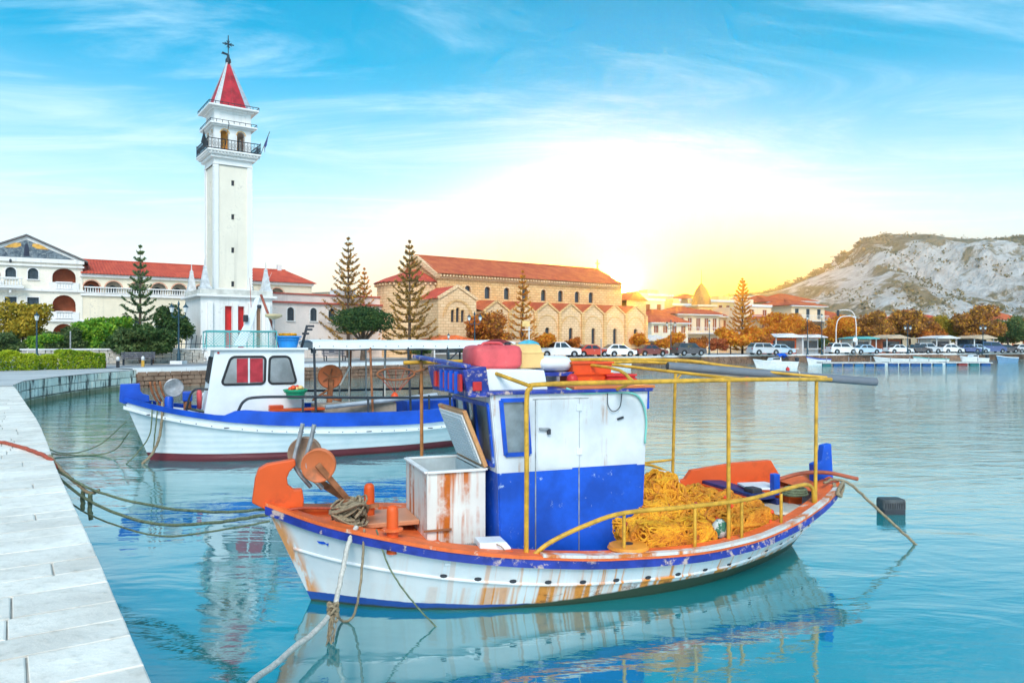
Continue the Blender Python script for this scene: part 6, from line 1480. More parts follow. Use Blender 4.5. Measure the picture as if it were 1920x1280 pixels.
hedge('long clipped yellow-green hedge at the far left edge', at(-60,41), 41.0, at(68,43.2), 43.2, 1.3, .98, 1, L_hedge)
hedge('short low hedge between the two longer clipped hedges', at(70,43.6), 43.6, at(102,44.3), 44.3, 1.0, .78, 2, L_hedge)
hedge('bright green clipped hedge nearest the curved white quay wall', at(104,44.2), 44.2, at(190,46.5), 46.5, 1.3, 1.02, 3, L_hedge)
# ---- bank of shrubs and trees under the mansion
bm1 = broad_mesh(21, 5.3, 2.1, 1.9, 7000, .13, L_gold, .22); plant('golden_tree', 'golden yellow-green leafy tree in front of the mansion', 'tree', at(42,58), 58, bm1)
bsh = [broad_mesh(30+i, 2.9, 1.75, 1.25, 6000, .11, mt, .12, 12, .02) for i, mt in enumerate((L_green, L_olive, L_dark, L_green))]
SH = [(8,56,1,.95,'grey-green shrub at far left below the golden tree'),(85,57,0,.85,'green shrub right of the golden tree'),(118,58,1,1.0,'olive shrub below the mansion arch'),(148,60,1,1.05,'olive shrub behind the thin grey post'),(182,60,0,1.25,'bright green bush below the arcade'),(208,61,3,1.40,'tall bright green bush left of the araucaria'),(236,57,2,1.0,'dark bush left of the bench'),(262,56.5,1,1.12,'olive bush above the bench'),(288,57,2,1.08,'dark rounded bush beside the lamp')]
for px, Y, k, sc, lab in SH: plant('shrub', lab, 'shrub', at(px,Y), Y, bsh[k], px*.1, sc, group='shrubs below the mansion')
bm2 = broad_mesh(44, 5.1, 1.7, 1.7, 6000, .12, L_dark, .2); plant('dark_tree', 'dark leafy tree behind the double street lamp left of the tower', 'tree', at(326,63), 63, bm2)
# ---- araucarias; orange and brownish needles have the warm glow painted in
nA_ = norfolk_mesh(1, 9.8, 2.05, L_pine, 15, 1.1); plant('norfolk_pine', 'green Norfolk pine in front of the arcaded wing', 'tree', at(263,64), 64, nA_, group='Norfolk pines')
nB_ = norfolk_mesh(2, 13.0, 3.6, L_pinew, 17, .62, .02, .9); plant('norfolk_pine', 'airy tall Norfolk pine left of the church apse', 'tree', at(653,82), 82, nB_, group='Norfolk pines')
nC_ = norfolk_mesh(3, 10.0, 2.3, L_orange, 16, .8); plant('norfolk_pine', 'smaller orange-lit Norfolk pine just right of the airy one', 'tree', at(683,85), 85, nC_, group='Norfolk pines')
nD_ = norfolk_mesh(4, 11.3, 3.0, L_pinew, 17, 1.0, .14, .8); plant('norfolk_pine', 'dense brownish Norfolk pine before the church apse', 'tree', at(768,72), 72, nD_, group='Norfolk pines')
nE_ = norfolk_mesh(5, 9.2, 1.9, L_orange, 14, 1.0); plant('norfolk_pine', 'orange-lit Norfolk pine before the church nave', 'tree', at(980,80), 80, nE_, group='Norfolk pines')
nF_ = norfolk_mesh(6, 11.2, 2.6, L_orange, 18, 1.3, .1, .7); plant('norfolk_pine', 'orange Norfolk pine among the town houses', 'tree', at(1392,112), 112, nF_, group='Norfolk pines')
# clipped umbrella crown
LBu = [(2.0*math.cos(i*2.4)*math.sqrt(i/16), 2.0*math.sin(i*2.4)*math.sqrt(i/16), 3.45+.55*(1-i/16), 1.15, .95) for i in range(16)]
P, d = crown_points(LBu, 15000, 9, .8); cm = leaves_mesh('crown', P, .10, 9, L_dark, out=d); m = MB()
m.tube([(0,0,-.1),(.1,0,1.4),(0,0,3.2)], [.28,.22,.16], 8)
for i in range(7): m.tube([(0,0,1.5),(1.0*math.cos(i*.9),1.0*math.sin(i*.9),2.6),(2.0*math.cos(i*.9),2.0*math.sin(i*.9),3.2)], [.12,.08,.03], 6)
plant('round_tree', 'dense dark green tree clipped to a flat dome left of the church', 'tree', at(680,69), 69, (cm, m.mesh('trunk', M_bark)))
# ---- trees along the town front, warm glow painted into orange and brown leaves
bo = broad_mesh(50, 4.9, 2.6, 2.1, 7000, .15, L_rust, .25); plant('glow_tinted_tree', 'rust-brown leafy tree before the church transept', 'tree', at(912,76), 76, bo)
so_ = [broad_mesh(60+i, 2.6, 1.5, 1.15, 3200, .14, mt, .12, 10, .02) for i, mt in enumerate((L_orange, L_rust, L_olive, L_red))]
SO = [(790,70,2,.7,'low green shrub below the brownish Norfolk pine'),(860,74,2,.75,'low shrub behind the awning before the transept'),(1040,84,0,1.0,'orange shrub above the white pickup'),(1012,82,0,1.15,'orange shrub under the orange-lit Norfolk pine'),(1075,90,1,.9,'rust shrub beside the church aisle'),(1195,97,0,1.25,'orange shrub at the bright end of the church'),(1256,103,0,1.35,'round orange shrub before the yellow house'),(1310,106,1,1.0,'rust shrub beside the yellow house'),(1345,108,3,1.0,'red shrub left of the orange Norfolk pine'),(1425,110,1,1.25,'rust shrub right of the orange Norfolk pine'),(1370,110,0,1.7,'large orange bush at the foot of the town Norfolk pine'),(1408,111,0,1.75,'second large orange bush beside the town Norfolk pine'),(1545,120,2,1.0,'olive shrub by the white house at the kiosks'),(1655,123,2,.8,'low olive bush among the parked cars')]
for px, Y, k, sc, lab in SO: plant('shrub', lab, 'shrub', at(px,Y), Y, so_[k], px*.13, sc, group='shrubs along the town front')
bt_ = [broad_mesh(70+i, 7.2, 3.6, 2.9, 7500, .21, mt, .4, 16, .24) for i, mt in enumerate((L_orange, L_brown, L_rust, L_brown, L_gold, L_olive))]
TR = [(1467,118,0,.98,'orange willow-like tree left of the balconied house'),(1572,124,0,.95,'orange tree left of the curved street lamp'),(1640,126,1,1.02,'brown tree left in the avenue behind the kiosks'),(1706,128,3,1.1,'tall brown tree with golden top in the avenue'),(1748,126,2,.72,'small reddish tree between two brown avenue trees'),(1690,132,4,.98,'golden tree peeping over the brown avenue trees'),(1778,131,4,.92,'golden tree left of the biggest brown avenue tree'),(1832,127,1,1.18,'biggest brown avenue tree behind the kiosks'),(1890,127,5,.92,'olive tree near the right edge'),(1935,128,2,.95,'rusty tree cut by the right edge'),(1512,124,2,.8,'rust tree behind the balconied white house'),(1985,131,3,1.1,'brown tree just past the right edge')]
for px, Y, k, sc, lab in TR: plant('avenue_tree', lab, 'tree', at(px,Y), Y, bt_[k], px*.17, sc, group='trees along the far quay')
# ================================================================== hills
def hill_mat():
    m, nt, b = nodes('chalk_cliff_and_scrub'); g = N(nt, 'ShaderNodeNewGeometry'); pos = g.outputs['Position']; sp = N(nt, 'ShaderNodeSeparateXYZ'); L(nt, pos, sp.inputs[0])
    mpn = N(nt, 'ShaderNodeMapping'); mpn.inputs['Scale'].default_value = (1.3,1.3,.42); L(nt, pos, mpn.inputs[0])
    n = nnoise(nt, mpn.outputs[0], .030, 9, .70, .15); n2 = nnoise(nt, pos, .14, 7, .65); n3 = nnoise(nt, mpn.outputs[0], .09, 8, .7, .2)
    rock = nmix(nt, nramp(nt, n3, .35, .62), (.56,.53,.49), (.82,.80,.77))
    scrub = nmix(nt, nramp(nt, n2, .4, .6), (.20,.17,.09), (.36,.29,.18))
    top = nramp(nt, sp.outputs[2], 64, 84, 0, .16); west = nramp(nt, sp.outputs[0], 235, 300, .06, 0)
    f = nmath(nt, 'ADD', nmath(nt, 'ADD', nmath(nt, 'ADD', n, top), west), nmath(nt, 'MULTIPLY', nmath(nt, 'SUBTRACT', n2, .5), .25))
    c = nmix(nt, nramp(nt, f, .52, .60), rock, scrub); L(nt, c, b.inputs['Base Color']); b.inputs['Roughness'].default_value = .95
    nbump(nt, b, nmath(nt, 'ADD', n3, n2), 1.0, 5); return m
ridge = curve_tab([(1000,590),(1100,588),(1180,572),(1260,568),(1330,560),(1400,556),(1455,547),(1500,528),(1545,510),(1590,484),(1622,452),(1665,446),(1720,444),(1770,450),(1830,454),(1870,450),(1920,446),(2000,440),(2120,448),(2300,470),(2500,520),(2700,580)])
m = MB(); rings = []; HY0, HY1 = 330, 600; NU, NV = 190, 44; crest = []
for i in range(NU+1):
    px = 1000+1700*i/NU; k = (px-960)/1400; zr_ = hgt(ridge(px), HY1)-1; ring = []
    for j in range(NV+1):
        v = j/NV; Y = HY0+(HY1-HY0)*v if v <= .86 else HY1*(1+(v-.86)*1.2)-(HY1-HY0)*.14*(1-(v-.86)/.14)
        Y = HY0+(HY1-HY0)*min(1, v/.86) + max(0, v-.86)*1400
        q = min(1, v/.86); prof = (.10*q + .90*(q**2.0)*(3-2*q)*.98+.02*q) if q < 1 else 1
        prof = .25*q+.75*q*q*(3-2*q)
        z = zr_*prof*(1 if v <= .86 else 1-.25*(v-.86)/.14)
        x = k*HY1*(.72+.28*q) if v <= .86 else k*(HY1+(v-.86)*300)
        gul = mnoise.fractal((x*.016, Y*.006, 2.0), .9, 2.1, 5)*34*q*(1-q)*2.6 + mnoise.fractal((x*.06, Y*.02+z*.02, 7.0), .8, 2.1, 5)*14*(q*(1.15-q))
        ring.append((x, Y-gul*1.6, max(-1, z+gul*.25+QZ)))
        if abs(v-.86) < .5/NV: crest.append(Vector(ring[-1]))
    rings.append(ring)
hl = m.loft(rings).build('hill', hill_mat(), smooth=True, fix=False); fix_normals(hl.data); tag(hl, 'pale chalk cliff hill with scrub rising behind the town', kind='structure')
r = np.random.default_rng(4); P = []
for p in crest:
    if p.z < 6: continue
    for _ in range(5):
        a = r.uniform(1.2,3.0); c0 = np.array(p)+[r.normal()*4, r.normal()*6, 0]; hgt_ = r.uniform(.6,2.6)*(1.7 if r.random() < .1 else 1)
        P.append(c0+r.normal(size=(34,3))*[a*.7,a*.6,hgt_*.35]+[0,0,hgt_*.5])
for _ in range(1500):   # scrub down the slopes
    i = r.integers(0, NU); j = int(NV*r.uniform(.2,.85)); p = np.array(rings[i][j]); q = mnoise.noise((p[0]*.02, p[2]*.04, 3))
    if q < -.02: continue
    P.append(p+r.normal(size=(12,3))*[2.0,1.2,1.0]+[0,-1,.6])
P = np.concatenate(P); o = place('hill_scrub', leaves_mesh('hill_scrub', P, .8, 5, leaf_mat('hazy_scrub_leaves', (.20,.18,.10), (.30,.25,.13), (.40,.32,.16), .3, .02), .8)); tag(o, 'scrub and pines along the crest of the hill', kind='stuff')  # distance haze mixed into the scrub colour
m = MB(); rings = []
lr = curve_tab([(-2000,640),(-600,610),(0,600),(300,585),(540,560),(600,546),(640,549),(720,560),(800,600),(1000,640)])
for i in range(80):
    px = -2000+3000*i/79; k = (px-960)/1400; z = hgt(lr(px), 600); rings.append([(k*480,480,0),(k*520,520,z*.55+3*mnoise.noise((i*.4,1,1))),(k*600,600,z),(k*680,720,0)])
tag(m.loft(rings).build('far_hill', mat('far_hill_scrub', (.26,.24,.17), .95, var=.3, scale=.02, bump=0), smooth=True), 'distant low hill behind the left buildings', kind='structure')

# ================================================================== town houses
M_peach = plaster('peach_plaster', (.80,.55,.33)); M_yell = plaster('yellow_plaster', (.80,.58,.24)); M_grey = plaster('warm_grey_plaster', (.66,.60,.52)); M_apr = plaster('apricot_plaster', (.78,.52,.30))  # warm wall colours also paint the golden glow over the town
M_orwin = mat('orange_brown_shutter', (.36,.11,.04), .7, var=.25)
M_townw = plaster('glow_tinted_town_plaster', (.84,.66,.44))  # white walls with the town's golden glow painted into the colour
def house(label, px0, px1, Y, ytop, floors, cols, wall, roof='hip', rz=R(28), dep=9, balc=(), win=M_orwin, roofm=None, rh=1.5, name='town_house'):
    X0 = at(px0, Y); k = (px1-960)/1400; Wd_ = (k*Y-X0)/(math.cos(rz)-k*math.sin(rz)); H_ = hgt(ytop, Y)-GZ
    o = thing(name, label, 'building', (X0,Y,GZ), rz, None); fh = H_/floors; ops = []
    for f in range(floors):
        for c in range(cols):
            cx_ = (c+.5)*Wd_/cols; ww = min(.5, Wd_/cols*.26); z0 = f*fh+(.15 if f in balc else .32)*fh
            ops.append((cx_-ww,cx_+ww,z0,f*fh+.80*fh,False))
    m = MB(); facade(m, 0, Wd_, 0, H_, ops, depth=.2); shell(m, 0, Wd_, 0, H_, dep); m.quad((0,0,H_),(Wd_,0,H_),(Wd_,dep,H_),(0,dep,H_)); m.build('wall', wall, o)
    for q in ops: add_window(o, q, win, M_whitetrim, depth=.15, frame=.07, sill=False, bars=Y < 125)
    for f in balc:
        b = MB().box((Wd_/2,-.55,f*fh+.05),(Wd_*.94,1.1,.16)).build('balcony', M_whitetrim, o)
        m = MB(); m.bar((Wd_*.03,-1.05,f*fh+1.0),(Wd_*.97,-1.05,f*fh+1.0),.07)
        for i in range(int(Wd_/.35)): x = Wd_*.03+i*.35; m.bar((x,-1.05,f*fh+.1),(x,-1.05,f*fh+1.0),.04)
        m.build('balcony_railing', M_whitetrim, b)
    if roof == 'hip':
        m = MB(); e = .5; rm = roofm or M_tile2; x1, d = Wd_, dep; ins = min(x1*.4, d/2)
        A, B, C, D = (-e,-e,H_), (x1+e,-e,H_), (x1+e,d+e,H_), (-e,d+e,H_); E_, F_ = (ins,d/2,H_+rh), (x1-ins,d/2,H_+rh)
        for s_ in ((A,B,F_,E_),(C,D,E_,F_),(B,C,F_,F_),(D,A,E_,E_)): tiled_slope(m, *s_, .5, .07)
        m.build('roof', rm, o); MB().box((Wd_/2,-.25,H_-.1),(Wd_+.8,.5,.16)).build('eaves', M_whitetrim, o)
    else:
        MB().box((Wd_/2,-.02,H_+.15),(Wd_+.2,.3,.4)).build('parapet', M_whitetrim, o)
        MB().box((Wd_*.7,dep/2,H_+.7),(Wd_*.3,dep*.3,1.4)).build('stair_box', wall, o)
    return o
house('three-storey white house with long balconies beside the church', 1184, 1246, 128, 562, 3, 3, M_townw, 'flat', balc=(1,2), win=M_orwin)
house('pale apartment block rising behind the balconied white house', 1196, 1262, 142, 553, 3, 3, M_apr, 'flat')
house('small yellow house with red hipped roof and square windows', 1222, 1290, 116, 604, 2, 4, M_cream2, 'hip', rh=2.2, dep=8)
house('two-storey white house with red roof and balcony doors', 1270, 1348, 121, 588, 2, 5, M_townw, 'hip', balc=(1,), win=M_orwin, rh=1.4)
house('big ochre hall with flat roof behind the dome', 1330, 1400, 140, 565, 3, 5, M_yell, 'flat')
house('white house with orange awnings right of the town pine', 1398, 1446, 124, 574, 3, 2, M_townw, 'flat', balc=(1,2))
house('narrow apricot house behind the willow-like tree', 1440, 1478, 136, 566, 3, 2, M_apr, 'hip')
house('four-storey cream house with red roof and balconies', 1484, 1546, 126, 572, 3, 3, M_townw, 'hip', balc=(1,2), win=M_shut, rh=1.3)
house('orange-roofed house peeping above the four-storey one', 1470, 1530, 142, 563, 3, 3, M_apr, 'hip', rh=1.6)
house('low white gabled house between the avenue trees', 1722, 1764, 140, 603, 2, 2, M_townw, 'hip', rh=2.4)
house('red-roofed low house right of the gabled one', 1755, 1800, 144, 606, 2, 3, M_cream, 'hip', roofm=M_tile, rh=1.8)
house('white house far right behind the olive tree', 1868, 1930, 150, 600, 2, 3, M_townw, 'hip', rh=2)
house('tall pale yellow block left of the domed belfry', 1262, 1300, 136, 572, 3, 3, M_yell, 'flat')
house('apricot house with red roof right of the domed belfry', 1328, 1366, 126, 592, 2, 3, M_apr, 'hip', rh=1.5)
house('white flat-roofed house behind the town Norfolk pine', 1364, 1412, 146, 572, 3, 3, M_townw, 'flat')
house('peach house with balcony left of the willow-like tree', 1424, 1462, 122, 598, 2, 2, M_peach, 'hip', balc=(1,), rh=1.3)
house('cream house between the avenue trees and the curved lamp', 1552, 1606, 138, 598, 2, 3, M_cream, 'hip', rh=1.8)
house('golden stepped house up the slope behind the church', 1206, 1240, 160, 556, 3, 3, M_yell, 'hip', rh=1.2)
house('white house up the slope right of the golden stepped one', 1240, 1276, 165, 562, 3, 3, M_peach, 'flat')
house('peach house up the slope behind the dome', 1290, 1330, 168, 560, 3, 3, M_peach, 'hip', rh=1.4)
# domed belfry
DB = thing('domed_belfry', 'small town belfry with ochre dome and thin spire', 'tower', (at(1315,132),132,GZ), R(20)); bz_ = hgt(575,132)-GZ
m = MB(); facade(m, -1.7, 1.7, 0, bz_, [(-1.1,-.3,bz_-2.2,bz_-.5,True),(.3,1.1,bz_-2.2,bz_-.5,True)], y=-1.7, depth=.4); shell(m, -1.7, 1.7, 0, bz_, 3.4, y=-1.7); m.build('wall', M_yell, DB)
for a, b in ((-1.1,-.3),(.3,1.1)): add_window(DB, (a,b,bz_-2.2,bz_-.5,True), M_dullbrown, M_dullbrown, y=-1.7, sill=False, bars=False)
MB().box((0,0,bz_+.1),(4,4,.3)).build('cornice', M_cream2, DB, bevel=.05)
MB().lathe([(1.75,bz_+.25),(1.7,bz_+.8),(1.5,bz_+1.8),(1.05,bz_+2.9),(.5,bz_+3.7),(.15,bz_+4.1),(.05,bz_+4.3)], 16).build('dome', mat('ochre_dome', (.50,.26,.07), .7, var=.2), DB, smooth=60); MB().tube([(0,0,bz_+4.2),(0,0,bz_+6.6)], [.08,.03], 6).build('spire', M_iron, DB)
# ---- quayside kiosks
def kiosk(label, px, Y, w, h, roofm, wallm, slope=.5, rz=R(24), open_=True):
    o = thing('kiosk', label, 'kiosk', (at(px,Y),Y,GZ), rz, 'kiosks along the far quay'); d = 3.2; 
    for x in (-w/2,w/2):
        for y in (0,d): MB().box((x,y,h/2),(.12,.12,h)).build('post', M_whitetrim, o)
    MB().box((0,d*.65,h*.45),(w*.96,d*.6,h*.9)).build('wall', wallm, o)
    MB().box((0,d*.33,h*.55),(w*.8,.06,h*.45)).build('window', M_dglass, o); MB().box((0,d*.2,h*.3),(w*.9,.5,.1)).build('counter', M_whitetrim, o)
    m = MB(); m.prism([(-w/2-.3,h),(0,h+slope),(w/2+.3,h),(w/2+.3,h-.12),(-w/2-.3,h-.12)], -.5, d+.3); m.build('roof', roofm, o); return o
M_tealawn = mat('teal_awning', (.10,.42,.42), .8, var=.1); M_beige = mat('beige_roof_sheet', (.60,.46,.32), .8, var=.15); M_whroof = mat('white_roof_sheet', (.74,.74,.74), .7, var=.1)
kiosk('kiosk with a teal awning near the curved lamp', 1625, 118, 4.2, 2.4, M_tealawn, M_grey, .3); kiosk('kiosk with beige roof left of the globe lamp', 1682, 120, 4.6, 2.5, M_beige, M_terra, .5)
kiosk('kiosk with white roof in the middle of the avenue', 1775, 122, 4.8, 2.5, M_whroof, M_grey, .4); kiosk('kiosk with pale pitched roof left of the dark cars', 1845, 123, 4.8, 2.5, M_beige, M_shut, .5)
kiosk('open white cafe pavilion beside the four-storey house', 1480, 112, 5.2, 2.6, M_whroof, M_orange, .5); kiosk('white canopy stall right of the cafe pavilion', 1530, 116, 3.4, 2.6, M_whroof, M_whitep, .4)
kiosk('small orange-roofed stall before the church transept', 850, 72, 4.0, 1.9, M_orange_pale, M_grey, .45, R(30)); kiosk('white parasol-roofed stall in front of the yellow house', 1228, 106, 3.4, 2.1, M_whroof, M_peach, .7)

# ================================================================== street furniture
M_lampiron = mat('blue_green_lamp_iron', (.025,.07,.10), .5, metal=.3, var=.3); M_lampglass = mat('milky_lamp_glass', (.72,.74,.72), .3, var=.1, bump=0)
def lantern(p, m_iron, par, sc=1):
    x, y, z = p; MB().lathe([(.09*sc,z),(.17*sc,z+.32*sc)], 6, (x,y,0)).build('lantern_glass', M_lampglass, par); MB().lathe([(.20*sc,z+.32*sc),(.12*sc,z+.42*sc),(.03*sc,z+.52*sc),(.02*sc,z+.62*sc)], 6, (x,y,0)).build('lantern_cap', m_iron, par)
def street_lamp(label, px, Y, h, double=True, rz=0, sc=1, mt=None):
    mt = mt or M_lampiron; o = thing('street_lamp', label, 'street lamp', (at(px,Y),Y,GZ), rz, 'street lamps along the harbour')
    MB().lathe([(.20*sc,0),(.20*sc,.12),(.13*sc,.2),(.12*sc,.75),(.07*sc,.85),(.055*sc,h*.6),(.045*sc,h*.96)], 10).build('post', mt, o, smooth=40)
    if double:
        m = MB()
        for sg in (1,-1): m.tube(spline([(0,0,h*.80),(sg*.25,0,h*.755),(sg*.48,0,h*.78),(sg*.52,0,h*.84)], 5), .03*sc, 6)
        m.bar((-.3,0,h*.86),(.3,0,h*.86),.03); m.build('arms', mt, o, smooth=True)
        for sg in (1,-1): lantern((sg*.52,0,h*.84), mt, o, sc)
        MB().lathe([(.05,h*.95),(.10,h*.97),(.02,h*1.03)], 8).build('finial', mt, o)
    else: lantern((0,0,h*.92), mt, o, sc)
    return o
street_lamp('double-lantern street lamp on a white plinth left of the tower', 335, 56, 4.6, True, 0, 1.15); MB().box((0,0,.08),(.9,.9,.3)).build('plinth', M_kerb, bpy.data.objects['street_lamp'])
street_lamp('single-lantern lamp behind the long hedge at left', 69, 52, 3.4, False); street_lamp('double-lantern lamp before the church transept', 890, 70, 4.4, True); street_lamp('small single-lantern lamp left of the transept lamp', 841, 69, 2.2, False, sc=.8)
street_lamp('globe lamp with twin heads between beige and white kiosks', 1702, 113, 4.4, True, R(20), 1.1); street_lamp('twin-headed lamp before the biggest brown tree', 1843, 117, 4.5, True, R(20), 1.1)
street_lamp('dark slim lamp before the yellow house', 1258, 98, 4.6, True); street_lamp('dark slim lamp before the red-roofed white house', 1330, 102, 4.6, False); street_lamp('dark pole lamp beside the cafe pavilion', 1514, 106, 5.4, False); street_lamp('dark pole lamp right of the white canopy stall', 1541, 104, 5.6, False)
for px, Y, h, lab in ((132,50,2.3,'thin grey post rising from the shrubs left of the hedge end'),(1127,78,2.0,'thin pale post left of the white hatchback')):
    tag(MB().lathe([(.06,0),(.05,.1),(.045,h),(.03,h+.03)], 8).build('grey_post', M_steel, loc=(at(px,Y),Y,GZ)), lab, 'post')
# curved road lamps and a traffic light
for px, Y, sg, h, lab in ((1568,110,1,5.6,'pale curved road lamp with its arm bending right'),(1605,112,-1,6.6,'tall pale mast arm carrying a traffic light to the left')):
    o = thing('road_lamp', lab, 'lamp post', (at(px,Y),Y,GZ)); MB().tube(spline([(0,0,0),(0,0,h*.7),(sg*.5,0,h*.95),(sg*1.6,0,h*1.0),(sg*2.6,0,h*.99)], 6), .07, 7).build('mast', M_whroof, o, smooth=True)
    MB().box((sg*2.7,0,h*.99-.1 if sg > 0 else h*.99-.4),(.5,.2,.12) if sg > 0 else (.3,.25,.9)).build('head', M_dark if sg < 0 else M_whroof, o)
o = thing('road_sign', 'round white road sign on a post by the parked cars', 'sign', (at(1603,104),104,GZ)); MB().tube([(0,0,0),(0,0,2.4)], .05, 6).build('post', M_steel, o); MB().lathe([(.02,-.02),(.34,-.02),(.34,.02),(.02,.02)], 18, (0,-.08,2.1), M=Matrix.Rotation(R(90),3,'X')).build('plate', M_whroof, o)
o = thing('advert_pole', 'pale pole with a square yellow panel before the church nave', 'sign', (at(992,74),74,GZ)); MB().tube([(0,0,0),(0,0,3.6)], .06, 6).build('post', M_whroof, o); MB().box((-.3,0,3.5),(.75,.16,.55)).build('panel', M_tub, o, bevel=.02); MB().box((-.2,0,2.9),(1.0,.1,.06)).build('bracket', M_whroof, o)
# bench by the shrubs
def bench(label, px, Y, rz):
    o = thing('bench', label, 'bench', (at(px,Y),Y,GZ), rz)
    M_bw = mat('grey_bench_wood', (.14,.14,.17), .8, var=.3)
    for i in range(4): MB().box((0,-.2+i*.12,.45),(2.2,.09,.04)).build('seat_slat', M_bw, o)
    for i in range(3): MB().box((0,.3+i*.02,.58+i*.14),(2.2,.04,.10)).build('back_slat', M_bw, o)
    for x in (-.9,.9): m = MB(); m.bar((x,-.2,0),(x,-.2,.43),.07); m.bar((x,.25,0),(x,.36,.95),.07); m.bar((x,-.22,.42),(x,.28,.42),.06); m.build('leg', M_iron, o)
bench('dark slatted bench before the olive bush', 258, 53, R(20)); bench('dark bench seen between the far boat awning posts', 628, 66, R(40))
for px, Y, mt_, lab in ((221,47,M_dark,'small black and white bollard behind the curved wall'),(268,49,M_yel,'small yellow bollard left of the double-lantern lamp'),(196,47,M_cop,'small red and white bollard beside the hedge end')):
    o = thing('bollard', lab, 'bollard', (at(px,Y),Y,GZ)); MB().lathe([(.10,0),(.10,.42)], 10).build('shaft', mt_, o); MB().lathe([(.10,.42),(.10,.6),(.06,.68),(.01,.7)], 10).build('cap', M_whroof, o, smooth=True)
# iron gate and fence beside the tower
IF = thing('iron_fence', 'dark iron fence with slanting spikes left of the tower base', 'fence', (at(345,60),60,GZ), R(30)); 
for i in range(9): MB().bar((-1.4+i*.35,0,0),(-1.4+i*.35+.25,0,2.2),.05).build('bar', M_iron, IF)
for z in (.3,.9,1.5): MB().bar((-1.5,0,z),(1.7,0,z),.05).build('rail', M_iron, IF)
GW = thing('garden_wall', 'low rubble garden wall behind the bench', 'wall', (at(300,58),58,GZ), R(33)); m = MB(); r = random.Random(6)
for row in range(4):
    x = -9
    while x < 3: w_ = r.uniform(.3,.7); m.box((x+w_/2,r.uniform(-.04,.04),.14+row*.26),(w_-.03,.4,.24), taper=.93); x += w_
tag(m.build('stones', side_mat('grey_rubble', (.34,.31,.27), (.48,.45,.40), (.22,.2,.17), 1.2), GW), kind='stuff'); MB().box((-3,0,1.1),(12.2,.5,.10)).build('coping', M_kerb, GW)
# ================================================================== cars
M_tyre = mat('black_tyre', (.02,.02,.022), .85, var=.2); M_rim = mat('alloy_rim', (.50,.51,.53), .35, metal=.7, var=.15); M_carglass = mat('car_glass', (.03,.04,.05), .08, var=.2, bump=0, spec=.8)
M_headl = mat('headlamp_glass', (.75,.76,.76), .15, var=.05, bump=0); M_taill = mat('tail_lamp_red', (.45,.02,.02), .25, var=.1, bump=0)
def paint(name, c): return mat(name, c, .22, var=.05, scale=1, bump=0, spec=.7)
# side outlines: lower body top line and glasshouse (x from nose), length, height of roof
CARS = {'sedan': (4.4, [(0,.55),(.1,.72),(1.15,.90),(3.55,.95),(4.25,.90),(4.4,.6)], [(1.05,.88),(1.75,1.40),(2.9,1.43),(3.65,.93)]),
        'hatch': (3.9, [(0,.52),(.1,.72),(.95,.93),(3.5,1.0),(3.85,.95),(3.9,.5)], [(.85,.92),(1.55,1.44),(3.0,1.47),(3.75,1.0)]),
        'suv':   (4.4, [(0,.62),(.08,.88),(1.15,1.04),(4.2,1.08),(4.38,.98),(4.4,.55)], [(1.0,1.03),(1.6,1.62),(3.8,1.66),(4.3,1.07)]),
        'pickup':(5.1, [(0,.65),(.08,.95),(1.25,1.08),(3.3,1.10),(3.32,1.06),(5.05,1.06),(5.1,.6)], [(1.15,1.07),(1.85,1.70),(3.0,1.72),(3.3,1.09)]),
        'van':   (4.6, [(0,.6),(.08,.95),(.8,1.15),(4.5,1.2),(4.6,.55)], [(.65,1.13),(1.4,1.85),(4.3,1.9),(4.55,1.18)])}
